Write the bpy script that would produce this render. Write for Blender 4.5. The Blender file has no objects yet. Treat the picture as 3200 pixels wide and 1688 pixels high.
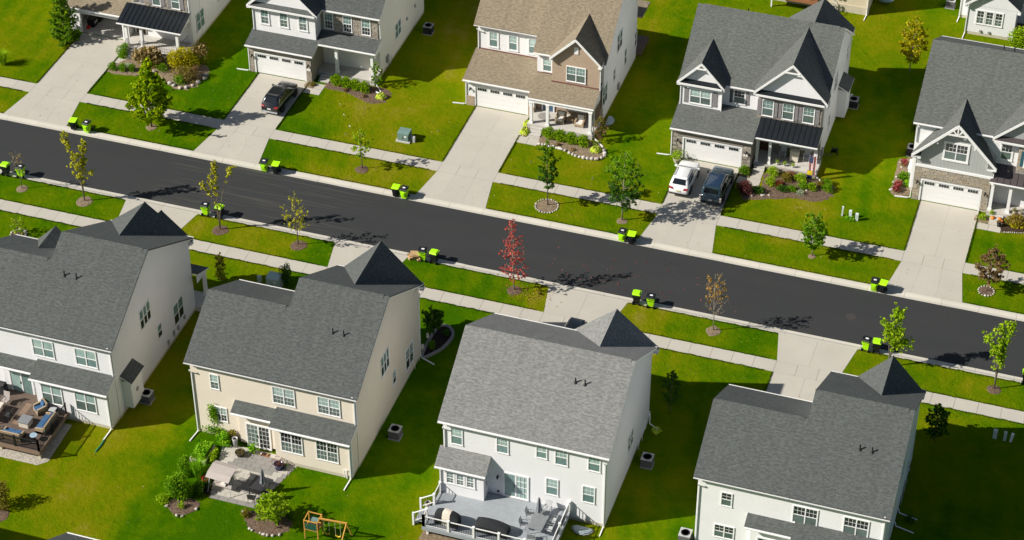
import bpy, math, random
import numpy as np
from mathutils import Matrix, Vector
random.seed(7)
NR = np.random.default_rng(11)
S = bpy.context.scene
COL = S.collection
RAD = math.radians

# ------------------------------------------------------------------ camera
CAM_LOC = (45.16631, -139.7595, 115.0)
F_PX, YAW, PITCH, ROLL = 7026.14, -0.319138, 0.674039, 0.0025968
def cam_matrix():
    fwd = Vector((math.sin(YAW)*math.cos(PITCH), math.cos(YAW)*math.cos(PITCH), -math.sin(PITCH)))
    right = Vector((math.cos(YAW), -math.sin(YAW), 0))
    down = fwd.cross(right)
    r2 = right*math.cos(ROLL) + down*math.sin(ROLL)
    d2 = -right*math.sin(ROLL) + down*math.cos(ROLL)
    m = Matrix((r2, -d2, -fwd)).transposed().to_4x4()
    m.translation = CAM_LOC
    return m
cd = bpy.data.cameras.new('camera'); cam = bpy.data.objects.new('camera', cd); COL.objects.link(cam)
cd.sensor_width = 36.0; cd.lens = F_PX/3200*36.0; cd.clip_start = 1.0; cd.clip_end = 2000
cam.matrix_world = cam_matrix(); S.camera = cam

# ------------------------------------------------------------------ light
SUN_AZ, SUN_EL = 29.0, 35.5          # shadows fall 29 deg from +X towards +Y
w = bpy.data.worlds.new('World'); S.world = w; w.use_nodes = True
nt = w.node_tree; sky = nt.nodes.new('ShaderNodeTexSky'); sky.sky_type = 'NISHITA'; sky.sun_disc = False
sky.sun_elevation = RAD(SUN_EL)
sx, sy = -math.cos(RAD(SUN_AZ)), -math.sin(RAD(SUN_AZ))     # direction towards the sun
sky.sun_rotation = math.atan2(sx, sy)
sky.air_density = 1.0; sky.dust_density = 1.0; sky.ozone_density = 1.0
nt.links.new(sky.outputs[0], nt.nodes['Background'].inputs[0]); nt.nodes['Background'].inputs[1].default_value = 0.05
sl = bpy.data.lights.new('sun', 'SUN'); sl.energy = 5.0; sl.angle = RAD(0.53); sl.color = (1.0, 0.95, 0.875)
so = bpy.data.objects.new('sun', sl); COL.objects.link(so); so.location = (-80, -60, 90)
so.rotation_euler = Vector((sx*math.cos(RAD(SUN_EL)), sy*math.cos(RAD(SUN_EL)), math.sin(RAD(SUN_EL)))).to_track_quat('Z', 'Y').to_euler()
S.view_settings.view_transform = 'Standard'; S.view_settings.look = 'None'; S.view_settings.gamma = 1
S.view_settings.exposure = 0.50
S.view_settings.use_curve_mapping = False

# ------------------------------------------------------------------ materials
MATS = {}
class NB:
    def __init__(s, name):
        s.m = bpy.data.materials.new(name); s.m.use_nodes = True; s.t = s.m.node_tree
        s.b = s.t.nodes['Principled BSDF']; s.out = s.t.nodes['Material Output']
    def n(s, typ, **k):
        x = s.t.nodes.new(typ)
        for a, v in k.items():
            if a.startswith('i_'): x.inputs[a[2:]].default_value = v
            else: setattr(x, a, v)
        return x
    def l(s, a, b): s.t.links.new(a, b)
    def math(s, op, a, b=None, c=None):
        x = s.n('ShaderNodeMath', operation=op)
        for i, v in enumerate((a, b, c)):
            if v is None: continue
            if isinstance(v, (int, float)): x.inputs[i].default_value = v
            else: s.l(v, x.inputs[i])
        return x.outputs[0]
    def mix(s, f, a, b, typ='MIX'):
        x = s.n('ShaderNodeMix', data_type='RGBA', blend_type=typ)
        for i, v in ((0, f), (6, a), (7, b)):
            if isinstance(v, (int, float)): x.inputs[i].default_value = v
            elif isinstance(v, tuple): x.inputs[i].default_value = v if len(v) == 4 else (*v, 1)
            else: s.l(v, x.inputs[i])
        return x.outputs[2]
    def noise(s, vec, scale, detail=3, rough=.55):
        x = s.n('ShaderNodeTexNoise'); x.inputs['Scale'].default_value = scale
        x.inputs['Detail'].default_value = detail; x.inputs['Roughness'].default_value = rough
        if vec is not None: s.l(vec, x.inputs['Vector'])
        return x.outputs[0]
    def ramp(s, f, stops, interp='LINEAR'):
        x = s.n('ShaderNodeValToRGB'); x.color_ramp.interpolation = interp
        e = x.color_ramp.elements
        while len(e) < len(stops): e.new(.5)
        for el, (p, c) in zip(e, stops):
            el.position = p; el.color = c if len(c) == 4 else (*c, 1)
        s.l(f, x.inputs[0]); return x.outputs[0]
    def bump(s, h, strength=.3, dist=.02):
        x = s.n('ShaderNodeBump'); x.inputs['Strength'].default_value = strength; x.inputs['Distance'].default_value = dist
        s.l(h, x.inputs['Height']); s.l(x.outputs[0], s.b.inputs['Normal'])
    def pos(s): return s.n('ShaderNodeNewGeometry').outputs['Position']
    def uv(s): return s.n('ShaderNodeUVMap').outputs[0]
    def done(s, col=None, rough=.7, spec=.3, metal=0):
        if col is not None:
            if isinstance(col, tuple): s.b.inputs['Base Color'].default_value = (*col, 1)
            else: s.l(col, s.b.inputs['Base Color'])
        s.b.inputs['Roughness'].default_value = rough; s.b.inputs['Specular IOR Level'].default_value = spec
        s.b.inputs['Metallic'].default_value = metal
        return s.m
def sc(c, k): return tuple(min(1, max(0, x*k)) for x in c)
def plain(name, c, rough=.6, spec=.3, var=.12, scale=3.0, bump=0, metal=0, coat=0, rnd=0):
    if name in MATS: return MATS[name]
    b = NB(name); p = b.n('ShaderNodeTexCoord').outputs['Object']
    f = b.noise(p, scale, 4)
    col = b.mix(f, sc(c, 1-var*1.6), sc(c, 1+var*1.4))
    if rnd:
        o = b.n('ShaderNodeObjectInfo').outputs['Random']
        col = b.mix(b.math('MULTIPLY', o, rnd), col, sc(c, .35))
    if bump: b.bump(b.noise(p, scale*6, 3), bump, .02)
    b.done(col, rough, spec, metal)
    if coat: b.b.inputs['Coat Weight'].default_value = coat; b.b.inputs['Coat Roughness'].default_value = .05
    MATS[name] = b.m; return b.m
def shingle(name, c, var=.3):
    b = NB(name); uv = b.uv()
    br = b.n('ShaderNodeTexBrick'); b.l(uv, br.inputs['Vector'])
    br.offset = .37; br.squash = 1.6; br.squash_frequency = 3
    for k, v in (('Scale', 1.0), ('Mortar Size', .011), ('Mortar Smooth', .6), ('Bias', -.1), ('Brick Width', .34), ('Row Height', .148)): br.inputs[k].default_value = v
    br.inputs['Color1'].default_value = (*sc(c, 1-var), 1); br.inputs['Color2'].default_value = (*sc(c, 1+var), 1); br.inputs['Mortar'].default_value = (*sc(c, .35), 1)
    p = b.pos(); f = b.noise(p, .55, 3); mg = b.n('ShaderNodeMapping'); b.l(uv, mg.inputs[0]); mg.inputs['Scale'].default_value = (3.3, 7.2, 1); g = b.noise(mg.outputs[0], 1.0, 2)
    # weathering streaks that run down the slope
    mp = b.n('ShaderNodeMapping'); b.l(uv, mp.inputs[0]); mp.inputs['Scale'].default_value = (1.1, .12, 1)
    st = b.noise(mp.outputs[0], 1.3, 3)
    col = b.mix(.42, br.outputs['Color'], b.mix(f, sc(c, .78), sc(c, 1.2)))
    col = b.mix(.5, col, b.mix(b.ramp(g, [(.42, (0, 0, 0)), (.58, (1, 1, 1))]), sc(c, .72), sc(c, 1.30)))
    col = b.mix(b.math('MULTIPLY', b.math('SUBTRACT', st, .45), 1.2), col, sc(c, .7))
    h = b.math('ADD', b.math('MULTIPLY', br.outputs['Fac'], -1.0), b.math('MULTIPLY', b.noise(uv, 40, 2), .5))
    b.bump(h, .55, .02); b.done(col, .92, .15); MATS[name] = b.m
def siding(name, c, pitch=.115):
    b = NB(name); uv = b.uv(); s = b.n('ShaderNodeSeparateXYZ'); b.l(uv, s.inputs[0])
    fr = b.math('FRACT', b.math('DIVIDE', s.outputs[1], pitch))
    line = b.math('LESS_THAN', fr, .14)
    p = b.pos(); f = b.noise(p, .7, 3)
    mp = b.n('ShaderNodeMapping'); b.l(uv, mp.inputs[0]); mp.inputs['Scale'].default_value = (.5, 9, 1)
    g = b.noise(mp.outputs[0], 2.0, 2)
    col = b.mix(f, sc(c, .93), sc(c, 1.04)); col = b.mix(b.math('MULTIPLY', g, .12), col, sc(c, .8))
    col = b.mix(b.math('MULTIPLY', line, .32), col, sc(c, .55))
    b.bump(b.math('MULTIPLY', fr, -1), .5, .02); b.done(col, .5, .3); MATS[name] = b.m
def batten(name, c, pitch=.3):
    b = NB(name); uv = b.uv(); s = b.n('ShaderNodeSeparateXYZ'); b.l(uv, s.inputs[0])
    fr = b.math('FRACT', b.math('DIVIDE', s.outputs[0], pitch)); st = b.math('LESS_THAN', fr, .2)
    col = b.mix(b.noise(b.pos(), .8, 3), sc(c, .92), sc(c, 1.06)); col = b.mix(b.math('MULTIPLY', st, .35), col, sc(c, 1.35))
    b.bump(st, .8, .03); b.done(col, .55, .3); MATS[name] = b.m
def bricks(name, c1, c2, mortar, bw=.215, rh=.07):
    b = NB(name); uv = b.uv(); br = b.n('ShaderNodeTexBrick'); b.l(uv, br.inputs['Vector'])
    for k, v in (('Scale', 1.0), ('Mortar Size', .008), ('Brick Width', bw), ('Row Height', rh), ('Bias', 0.0)): br.inputs[k].default_value = v
    br.inputs['Color1'].default_value = (*c1, 1); br.inputs['Color2'].default_value = (*c2, 1); br.inputs['Mortar'].default_value = (*mortar, 1)
    col = b.mix(b.noise(b.pos(), 1.2, 3), br.outputs['Color'], b.mix(.5, br.outputs['Color'], c1))
    b.bump(b.math('MULTIPLY', br.outputs['Fac'], -1), .6, .015); b.done(col, .85, .2); MATS[name] = b.m
def stone_mat(name, stops):
    b = NB(name); o = b.n('ShaderNodeObjectInfo').outputs['Random']; p = b.pos()
    col = b.ramp(o, stops, 'LINEAR'); f = b.noise(p, 9, 4); col = b.mix(b.math('MULTIPLY', f, .5), col, (.12, .105, .085))
    b.bump(f, .6, .03); b.done(col, .85, .2); MATS[name] = b.m
def glass(name, top, low, blind=0.0):
    """window glass: dark room behind, pale blind pulled down behind the upper part"""
    b = NB(name); p = b.pos(); o = b.n('ShaderNodeObjectInfo').outputs['Random']
    f = b.noise(p, 2.2, 2)
    col = b.mix(f, low, top)
    col = b.mix(b.math('MULTIPLY', o, .35), col, sc(low, .5))
    b.done(col, .06, .6); b.b.inputs['Coat Weight'].default_value = .4; b.b.inputs['Coat Roughness'].default_value = .02
    MATS[name] = b.m
def leaf(name, c1, c2, c3, trans=.45):
    b = NB(name); r = b.n('ShaderNodeNewGeometry').outputs['Random Per Island']
    p = b.n('ShaderNodeTexCoord').outputs['Object']; f = b.noise(p, 1.3, 2)
    v = b.math('ADD', b.math('MULTIPLY', r, .6), b.math('MULTIPLY', f, .4))
    col = b.ramp(v, [(.2, c1), (.5, c2), (.8, c3)])
    b.done(col, .8, .04)
    t = b.n('ShaderNodeBsdfTranslucent'); b.l(col, t.inputs[0]); mx = b.n('ShaderNodeMixShader'); mx.inputs[0].default_value = trans
    b.l(b.b.outputs[0], mx.inputs[1]); b.l(t.outputs[0], mx.inputs[2]); b.l(mx.outputs[0], b.out.inputs[0]); MATS[name] = b.m

shingle('shingle_charcoal', (.090, .098, .093), .30)
shingle('shingle_slate', (.112, .119, .110), .28)
shingle('shingle_grey', (.200, .202, .192), .34)
shingle('shingle_tan', (.235, .195, .135), .24)
siding('siding_white', (.765, .76, .75)); siding('siding_bright', (.755, .752, .752)); siding('siding_grey', (.74, .74, .745)); siding('siding_cream', (.76, .73, .65)); siding('siding_beige', (.72, .645, .535))
siding('siding_tan', (.60, .52, .38))
batten('batten_grey', (.36, .37, .355))
bricks('brick_tan', (.37, .265, .18), (.46, .34, .235), (.44, .38, .31))
bricks('brick_dark', (.28, .19, .13), (.36, .26, .18), (.38, .33, .27))
stone_mat('stone_greige', [(0, (.17, .145, .12)), (.3, (.27, .235, .20)), (.6, (.36, .315, .26)), (1, (.44, .40, .34))])
stone_mat('stone_gold', [(0, (.30, .25, .18)), (.35, (.44, .37, .27)), (.7, (.36, .325, .27)), (1, (.56, .48, .36))])
stone_mat('stone_buff', [(0, (.30, .255, .20)), (.4, (.42, .365, .29)), (.7, (.36, .33, .28)), (1, (.50, .45, .37))])
stone_mat('fieldstone', [(0, (.40, .34, .27)), (.4, (.58, .52, .44)), (.7, (.48, .45, .41)), (1, (.70, .66, .60))])
plain('mortar', (.30, .28, .25), .9, .1)
plain('trim', (.76, .755, .74), .45, .4, .04)
plain('foundation', (.52, .47, .36), .9, .1, .14, 2.0, .3)
plain('concrete_porch', (.46, .44, .40), .85, .2, .12, 1.5, .2)
plain('door_white', (.75, .745, .73), .45, .4, .03)
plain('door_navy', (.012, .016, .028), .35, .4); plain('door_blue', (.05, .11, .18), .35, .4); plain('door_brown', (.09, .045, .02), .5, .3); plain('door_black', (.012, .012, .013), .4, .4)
plain('shutter_grey', (.24, .225, .225), .7, .2); plain('shutter_dark', (.10, .10, .105), .6, .25)
plain('metal_black', (.018, .022, .026), .32, .5, .2, 1.0, 0, .35); plain('metal_brown', (.085, .07, .068), .4, .5, .15, 1.0, 0, .3)
plain('iron', (.012, .012, .013), .5, .4); plain('rubber', (.01, .01, .011), .8, .2); plain('chrome', (.7, .7, .7), .2, .5, .02, 1, 0, 1.0)
glass('glass_dark', (.035, .05, .05), (.010, .014, .015)); glass('glass_mid', (.16, .22, .20), (.07, .10, .09)); glass('glass_blind', (.42, .56, .52), (.24, .36, .33)); glass('glass_teal', (.22, .34, .32), (.10, .17, .16))
plain('curtain', (.34, .44, .38), .8, .1, .25, 5)
plain('lime', (.40, .80, .008), .45, .3, .10, 4, rnd=.10); plain('bin_black', (.010, .011, .012), .45, .4); plain('label_white', (.75, .75, .75), .5)
plain('kraft', (.45, .30, .16), .85, .1)
plain('cedar', (.56, .29, .06), .7, .2, .25, 4); plain('deck_brown', (.125, .092, .072), .75, .2, .2, 2); plain('deck_fascia', (.22, .15, .105), .7, .2); plain('deck_grey', (.30, .325, .345), .65, .25, .1, 2); plain('deck_rust', (.30, .13, .06), .7, .2, .2, 2)
plain('slat_dark', (.05, .03, .022), .7, .2)
plain('ac_grey', (.30, .30, .295), .6, .3); plain('ac_dark', (.03, .03, .032), .6, .3); plain('ac_top', (.42, .42, .41), .5, .3)
plain('utility_green', (.15, .235, .205), .5, .3, .08); plain('utility_pale', (.38, .50, .45), .5, .3, .08); plain('pedestal', (.52, .58, .55), .5, .3)
plain('pvc', (.80, .80, .80), .4, .4, .03); plain('hose_green', (.03, .22, .10), .5, .3)
plain('fabric_blue', (.05, .115, .22), .85, .1, .15, 6); plain('fabric_taupe', (.40, .355, .325), .85, .1, .08, 3); plain('fabric_white', (.70, .66, .60), .85, .1); plain('fabric_grey', (.18, .19, .21), .85, .1); plain('cover_black', (.02, .022, .024), .55, .3, .2, 4, .4); plain('cover_cream', (.62, .56, .47), .7, .2)
plain('wicker', (.33, .22, .115), .8, .2, .3, 20, .5); plain('wicker_tan', (.36, .275, .18), .8, .2, .3, 20, .5)
plain('table_grey', (.20, .21, .22), .4, .4); plain('table_dark', (.03, .03, .035), .3, .5); plain('alu', (.42, .43, .44), .4, .5)
plain('glazed_blue', (.02, .03, .12), .2, .6); plain('pot_dark', (.04, .035, .03), .7, .2); plain('plastic_red', (.6, .02, .02), .4, .4); plain('pumpkin', (.65, .20, .02), .5, .3); plain('plastic_white', (.72, .74, .74), .4, .4); plain('plastic_blue', (.30, .42, .50), .4, .4)
plain('bark', (.17, .14, .105), .9, .1, .3, 8, .5); plain('bark_pale', (.34, .29, .22), .9, .1, .2, 8, .4)
plain('flag_red', (.50, .03, .045), .8, .1); plain('flag_white', (.75, .73, .70), .8, .1); plain('flag_blue', (.02, .03, .12), .8, .1); plain('flag_yellow', (.75, .55, .02), .8, .1)
plain('paint_white', (.74, .74, .73), .28, .5, .02, 1, 0, 0, .8); plain('paint_black', (.012, .015, .016), .2, .5, .1, 1, 0, .3, 1.0); plain('paint_blue', (.018, .045, .095), .22, .5, .1, 1, 0, .4, 1.0)
plain('paint_slate', (.032, .06, .08), .25, .5, .1, 1, 0, .35, 1.0)
plain('car_glass', (.008, .010, .012), .05, .6, .1, 1, 0, 0, .5); plain('tail_red', (.25, .008, .012), .2, .5, .05, 1, 0, 0, .6); plain('tail_clear', (.6, .5, .46), .25, .5); plain('plate', (.6, .6, .58), .5); plain('plate_yellow', (.55, .55, .3), .5)
plain('well_glass', (.30, .36, .37), .15, .5, .2, 3); plain('paver_grey', (.265, .25, .23), .85, .15, .12, 2, .2, rnd=.14)
plain('light_black', (.01, .01, .01), .4, .4)

def m_concrete(name, c, rnd=.22):
    b = NB(name); p = b.pos(); o = b.n('ShaderNodeObjectInfo').outputs['Random']
    f = b.noise(p, .45, 4); g = b.noise(p, 7, 3)
    col = b.mix(f, sc(c, .86), sc(c, 1.08)); col = b.mix(b.math('MULTIPLY', g, .22), col, sc(c, .72))
    col = b.mix(b.math('MULTIPLY', o, rnd), col, sc(c, .72))
    st = b.noise(p, 1.1, 5, .7); col = b.mix(b.math('MULTIPLY', b.ramp(st, [(.60, (0, 0, 0)), (.78, (1, 1, 1))]), .35), col, sc((c[0], c[1]*.95, c[2]*.8), .66))
    b.bump(b.noise(p, 30, 3), .25, .01); b.done(col, .88, .2); MATS[name] = b.m
m_concrete('concrete', (.47, .440, .375), .16); m_concrete('concrete_kerb', (.52, .490, .420), .25); plain('joint', (.20, .18, .145), .9, .1); m_concrete('paver_pale', (.48, .45, .39), .2)

def m_asphalt():
    b = NB('asphalt'); p = b.pos()
    mp = b.n('ShaderNodeMapping'); b.l(p, mp.inputs[0]); mp.inputs['Scale'].default_value = (.10, .75, 1)
    f = b.noise(mp.outputs[0], 1.0, 4); g = b.noise(p, 22, 3); k = b.noise(p, .35, 4, .6)
    col = b.mix(f, (.029, .0315, .032), (.041, .0435, .042))
    col = b.mix(b.math('MULTIPLY', b.ramp(k, [(.5, (0, 0, 0)), (.72, (1, 1, 1))]), .5), col, (.043, .041, .038))
    # tyre scrubbing and dust streaks near the driveways on the left stretch
    s = b.n('ShaderNodeSeparateXYZ'); b.l(p, s.inputs[0])
    win = b.math('MULTIPLY', b.math('SMOOTH_MIN', b.math('MULTIPLY', b.math('ADD', s.outputs[0], 33.5), .5), 1.0, .3), b.math('SMOOTH_MIN', b.math('MULTIPLY', b.math('SUBTRACT', -13.0, s.outputs[0]), .25), 1.0, .3))
    win = b.math('MAXIMUM', win, 0.0)
    mp2 = b.n('ShaderNodeMapping'); b.l(p, mp2.inputs[0]); mp2.inputs['Scale'].default_value = (.09, 3.2, 1); mp2.inputs['Rotation'].default_value = (0, 0, .05)
    st = b.ramp(b.noise(mp2.outputs[0], 1.3, 4, .65), [(.52, (0, 0, 0)), (.70, (1, 1, 1))])
    col = b.mix(b.math('MULTIPLY', b.math('MULTIPLY', win, st), .75), col, (.095, .085, .070))
    col = b.mix(b.math('MULTIPLY', g, .25), col, (.012, .012, .013))
    b.bump(b.noise(p, 60, 2), .3, .01); b.done(col, .82, .25); MATS['asphalt'] = b.m
m_asphalt()

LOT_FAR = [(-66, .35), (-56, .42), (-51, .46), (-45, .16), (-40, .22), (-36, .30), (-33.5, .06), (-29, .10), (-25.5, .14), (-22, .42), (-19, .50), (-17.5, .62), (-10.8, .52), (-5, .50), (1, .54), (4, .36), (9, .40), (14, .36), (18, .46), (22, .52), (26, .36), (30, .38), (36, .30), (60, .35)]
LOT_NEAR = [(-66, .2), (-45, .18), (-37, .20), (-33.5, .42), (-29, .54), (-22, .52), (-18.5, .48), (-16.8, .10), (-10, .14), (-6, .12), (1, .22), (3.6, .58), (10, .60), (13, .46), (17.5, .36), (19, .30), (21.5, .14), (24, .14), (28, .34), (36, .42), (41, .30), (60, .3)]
def m_grass():
    b = NB('grass'); p = b.pos(); s = b.n('ShaderNodeSeparateXYZ'); b.l(p, s.inputs[0])
    wob = b.math('MULTIPLY', b.math('SUBTRACT', b.noise(p, .35, 3), .5), 3.0)
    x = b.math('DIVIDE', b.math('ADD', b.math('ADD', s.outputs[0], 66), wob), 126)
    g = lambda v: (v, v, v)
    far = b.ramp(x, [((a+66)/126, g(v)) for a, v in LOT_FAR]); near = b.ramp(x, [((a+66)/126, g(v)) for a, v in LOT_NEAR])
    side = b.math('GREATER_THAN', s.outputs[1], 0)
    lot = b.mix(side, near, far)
    sp = b.n('ShaderNodeSeparateColor'); b.l(lot, sp.inputs[0]); lot = sp.outputs[0]
    # back yards further from the street are drier
    n1 = b.noise(p, .11, 4, .55); n2 = b.noise(p, .42, 4, .6); n3 = b.noise(p, 2.2, 4, .65); n4 = b.noise(p, 11, 4, .7)
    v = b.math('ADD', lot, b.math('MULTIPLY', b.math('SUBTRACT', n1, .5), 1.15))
    v = b.math('ADD', v, b.math('MULTIPLY', b.math('SUBTRACT', n2, .5), .95))
    v = b.math('ADD', v, b.math('MULTIPLY', b.math('SUBTRACT', n3, .5), .42))
    v = b.math('ADD', v, b.math('MULTIPLY', b.math('SUBTRACT', n4, .5), .62))
    # faint mowing lanes
    mw = b.math('SINE', b.math('MULTIPLY', b.math('ADD', s.outputs[0], b.math('MULTIPLY', s.outputs[1], .12)), 3.6))
    msk = b.ramp(b.noise(p, .09, 2), [(.45, (0, 0, 0)), (.62, (1, 1, 1))])
    v = b.math('ADD', v, b.math('MULTIPLY', b.math('MULTIPLY', mw, msk), .07))
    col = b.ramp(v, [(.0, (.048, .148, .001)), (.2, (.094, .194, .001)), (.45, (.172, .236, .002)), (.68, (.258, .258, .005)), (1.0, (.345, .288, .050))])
    n5 = b.noise(p, 34, 3, .7)
    col = b.mix(b.math('MULTIPLY', b.ramp(n5, [(.38, (1, 1, 1)), (.60, (0, 0, 0))]), .60), col, (.028, .056, .001))
    clump = b.ramp(b.noise(p, 5.5, 3, .6), [(.60, (0, 0, 0)), (.74, (1, 1, 1))])
    col = b.mix(b.math('MULTIPLY', clump, .34), col, (.036, .090, .001))
    spots = b.ramp(b.noise(p, 2.6, 2, .5), [(.735, (0, 0, 0)), (.77, (1, 1, 1))]); col = b.mix(b.math('MULTIPLY', spots, .6), col, (.05, .045, .004))
    h = b.math('ADD', b.math('MULTIPLY', n5, .6), b.math('ADD', n4, b.math('MULTIPLY', n3, 1.5)))
    b.bump(h, 1.0, .09); b.done(col, 1.0, 0.0); MATS['grass'] = b.m
m_grass()
def m_mulch(name, c, c2):
    b = NB(name); p = b.pos(); f = b.noise(p, 6.5, 5, .8); g = b.noise(p, 1.6, 3)
    col = b.mix(b.ramp(f, [(.36, (0, 0, 0)), (.64, (1, 1, 1))]), c, c2); col = b.mix(b.math('MULTIPLY', g, .4), col, sc(c, .6))
    b.bump(f, 1.0, .06); b.done(col, .95, .1); MATS[name] = b.m
m_mulch('mulch', (.075, .048, .032), (.25, .175, .125)); m_mulch('mulch_dry', (.14, .10, .06), (.36, .28, .19)); m_mulch('gravel', (.30, .27, .22), (.62, .57, .48)); m_mulch('soil', (.03, .02, .013), (.09, .06, .04))
m_mulch('mulch_dark', (.016, .012, .010), (.055, .04, .034))
leaf('leaf_maple', (0.07, 0.2, 0.002), (0.26, 0.42, 0.004), (0.62, 0.66, 0.008)); leaf('leaf_dark', (0.02, 0.07, 0.01), (0.06, 0.16, 0.016), (0.14, 0.27, 0.03)); leaf('leaf_green', (0.05, 0.17, 0.005), (0.15, 0.33, 0.008), (0.32, 0.48, 0.02))
leaf('leaf_lime', (0.13, 0.28, 0.005), (0.32, 0.5, 0.01), (0.58, 0.68, 0.04)); leaf('leaf_yellow', (0.24, 0.28, 0.012), (0.48, 0.47, 0.02), (0.7, 0.64, 0.08)); leaf('leaf_gold', (0.2, 0.2, 0.004), (0.44, 0.4, 0.008), (0.68, 0.58, 0.02))
leaf('leaf_red', (.26, .03, .035), (.54, .085, .075), (.74, .26, .18)); leaf('leaf_orange', (0.24, 0.12, 0.03), (0.46, 0.27, 0.06), (0.6, 0.45, 0.14)); leaf('leaf_rust', (0.14, 0.07, 0.04), (0.3, 0.17, 0.09), (0.34, 0.3, 0.08))
leaf('leaf_brown', (0.2, 0.13, 0.05), (0.42, 0.3, 0.13), (0.62, 0.5, 0.26)); leaf('leaf_purple', (0.077, 0.022, 0.022), (0.169, 0.054, 0.052), (0.293, 0.123, 0.099)); leaf('leaf_hosta', (0.203, 0.386, 0.016), (0.568, 0.731, 0.049), (0.800, 0.800, 0.146)); leaf('leaf_hedge', (0.07, 0.2, 0.003), (0.22, 0.38, 0.006), (0.42, 0.54, 0.015))
leaf('leaf_arbor', (0.05, 0.15, 0.004), (0.13, 0.27, 0.008), (0.26, 0.4, 0.02)); leaf('leaf_silver', (0.244, 0.325, 0.211), (0.447, 0.548, 0.357), (0.650, 0.731, 0.471)); leaf('petal_pink', (.30, .03, .05), (.48, .08, .09), (.60, .22, .20)); leaf('petal_white', (.5, .42, .34), (.62, .56, .48), (.7, .66, .6))
leaf('leaf_olive', (0.102, 0.091, 0.013), (0.223, 0.203, 0.023), (0.386, 0.304, 0.049)); leaf('leaf_veg', (0.1, 0.3, 0.01), (0.22, 0.5, 0.015), (0.45, 0.68, 0.03)); leaf('petal_red', (.25, .008, .02), (.42, .02, .04), (.5, .08, .08))

# ------------------------------------------------------------------ mesh helpers
def tag(o, label=None, cat=None, group=None, kind=None):
    if label: o['label'] = label
    if cat: o['category'] = cat
    if group: o['group'] = group
    if kind: o['kind'] = kind
    return o
def thing(name, label, cat, loc=(0, 0, 0), rz=0, group=None, kind=None):
    o = bpy.data.objects.new(name, None); COL.objects.link(o); o.empty_display_size = .2
    o.location = loc; o.rotation_euler = (0, 0, rz)
    return tag(o, label, cat, group, kind)
def root_loc(o):
    v = Vector((0, 0, 0))
    while o is not None:
        v += o.location; o = o.parent
    return v
def link(name, me, parent=None, loc=None, rot=None, scale=None):
    o = bpy.data.objects.new(name, me); COL.objects.link(o); o.parent = parent
    if loc is not None: o.location = loc
    if rot is not None: o.rotation_euler = rot
    if scale is not None: o.scale = scale
    return o
def finish(me, mats, smooth=False):
    for m in (mats if isinstance(mats, (list, tuple)) else [mats]): me.materials.append(MATS[m] if isinstance(m, str) else m)
    if smooth: me.polygons.foreach_set('use_smooth', [True]*len(me.polygons))
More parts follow.
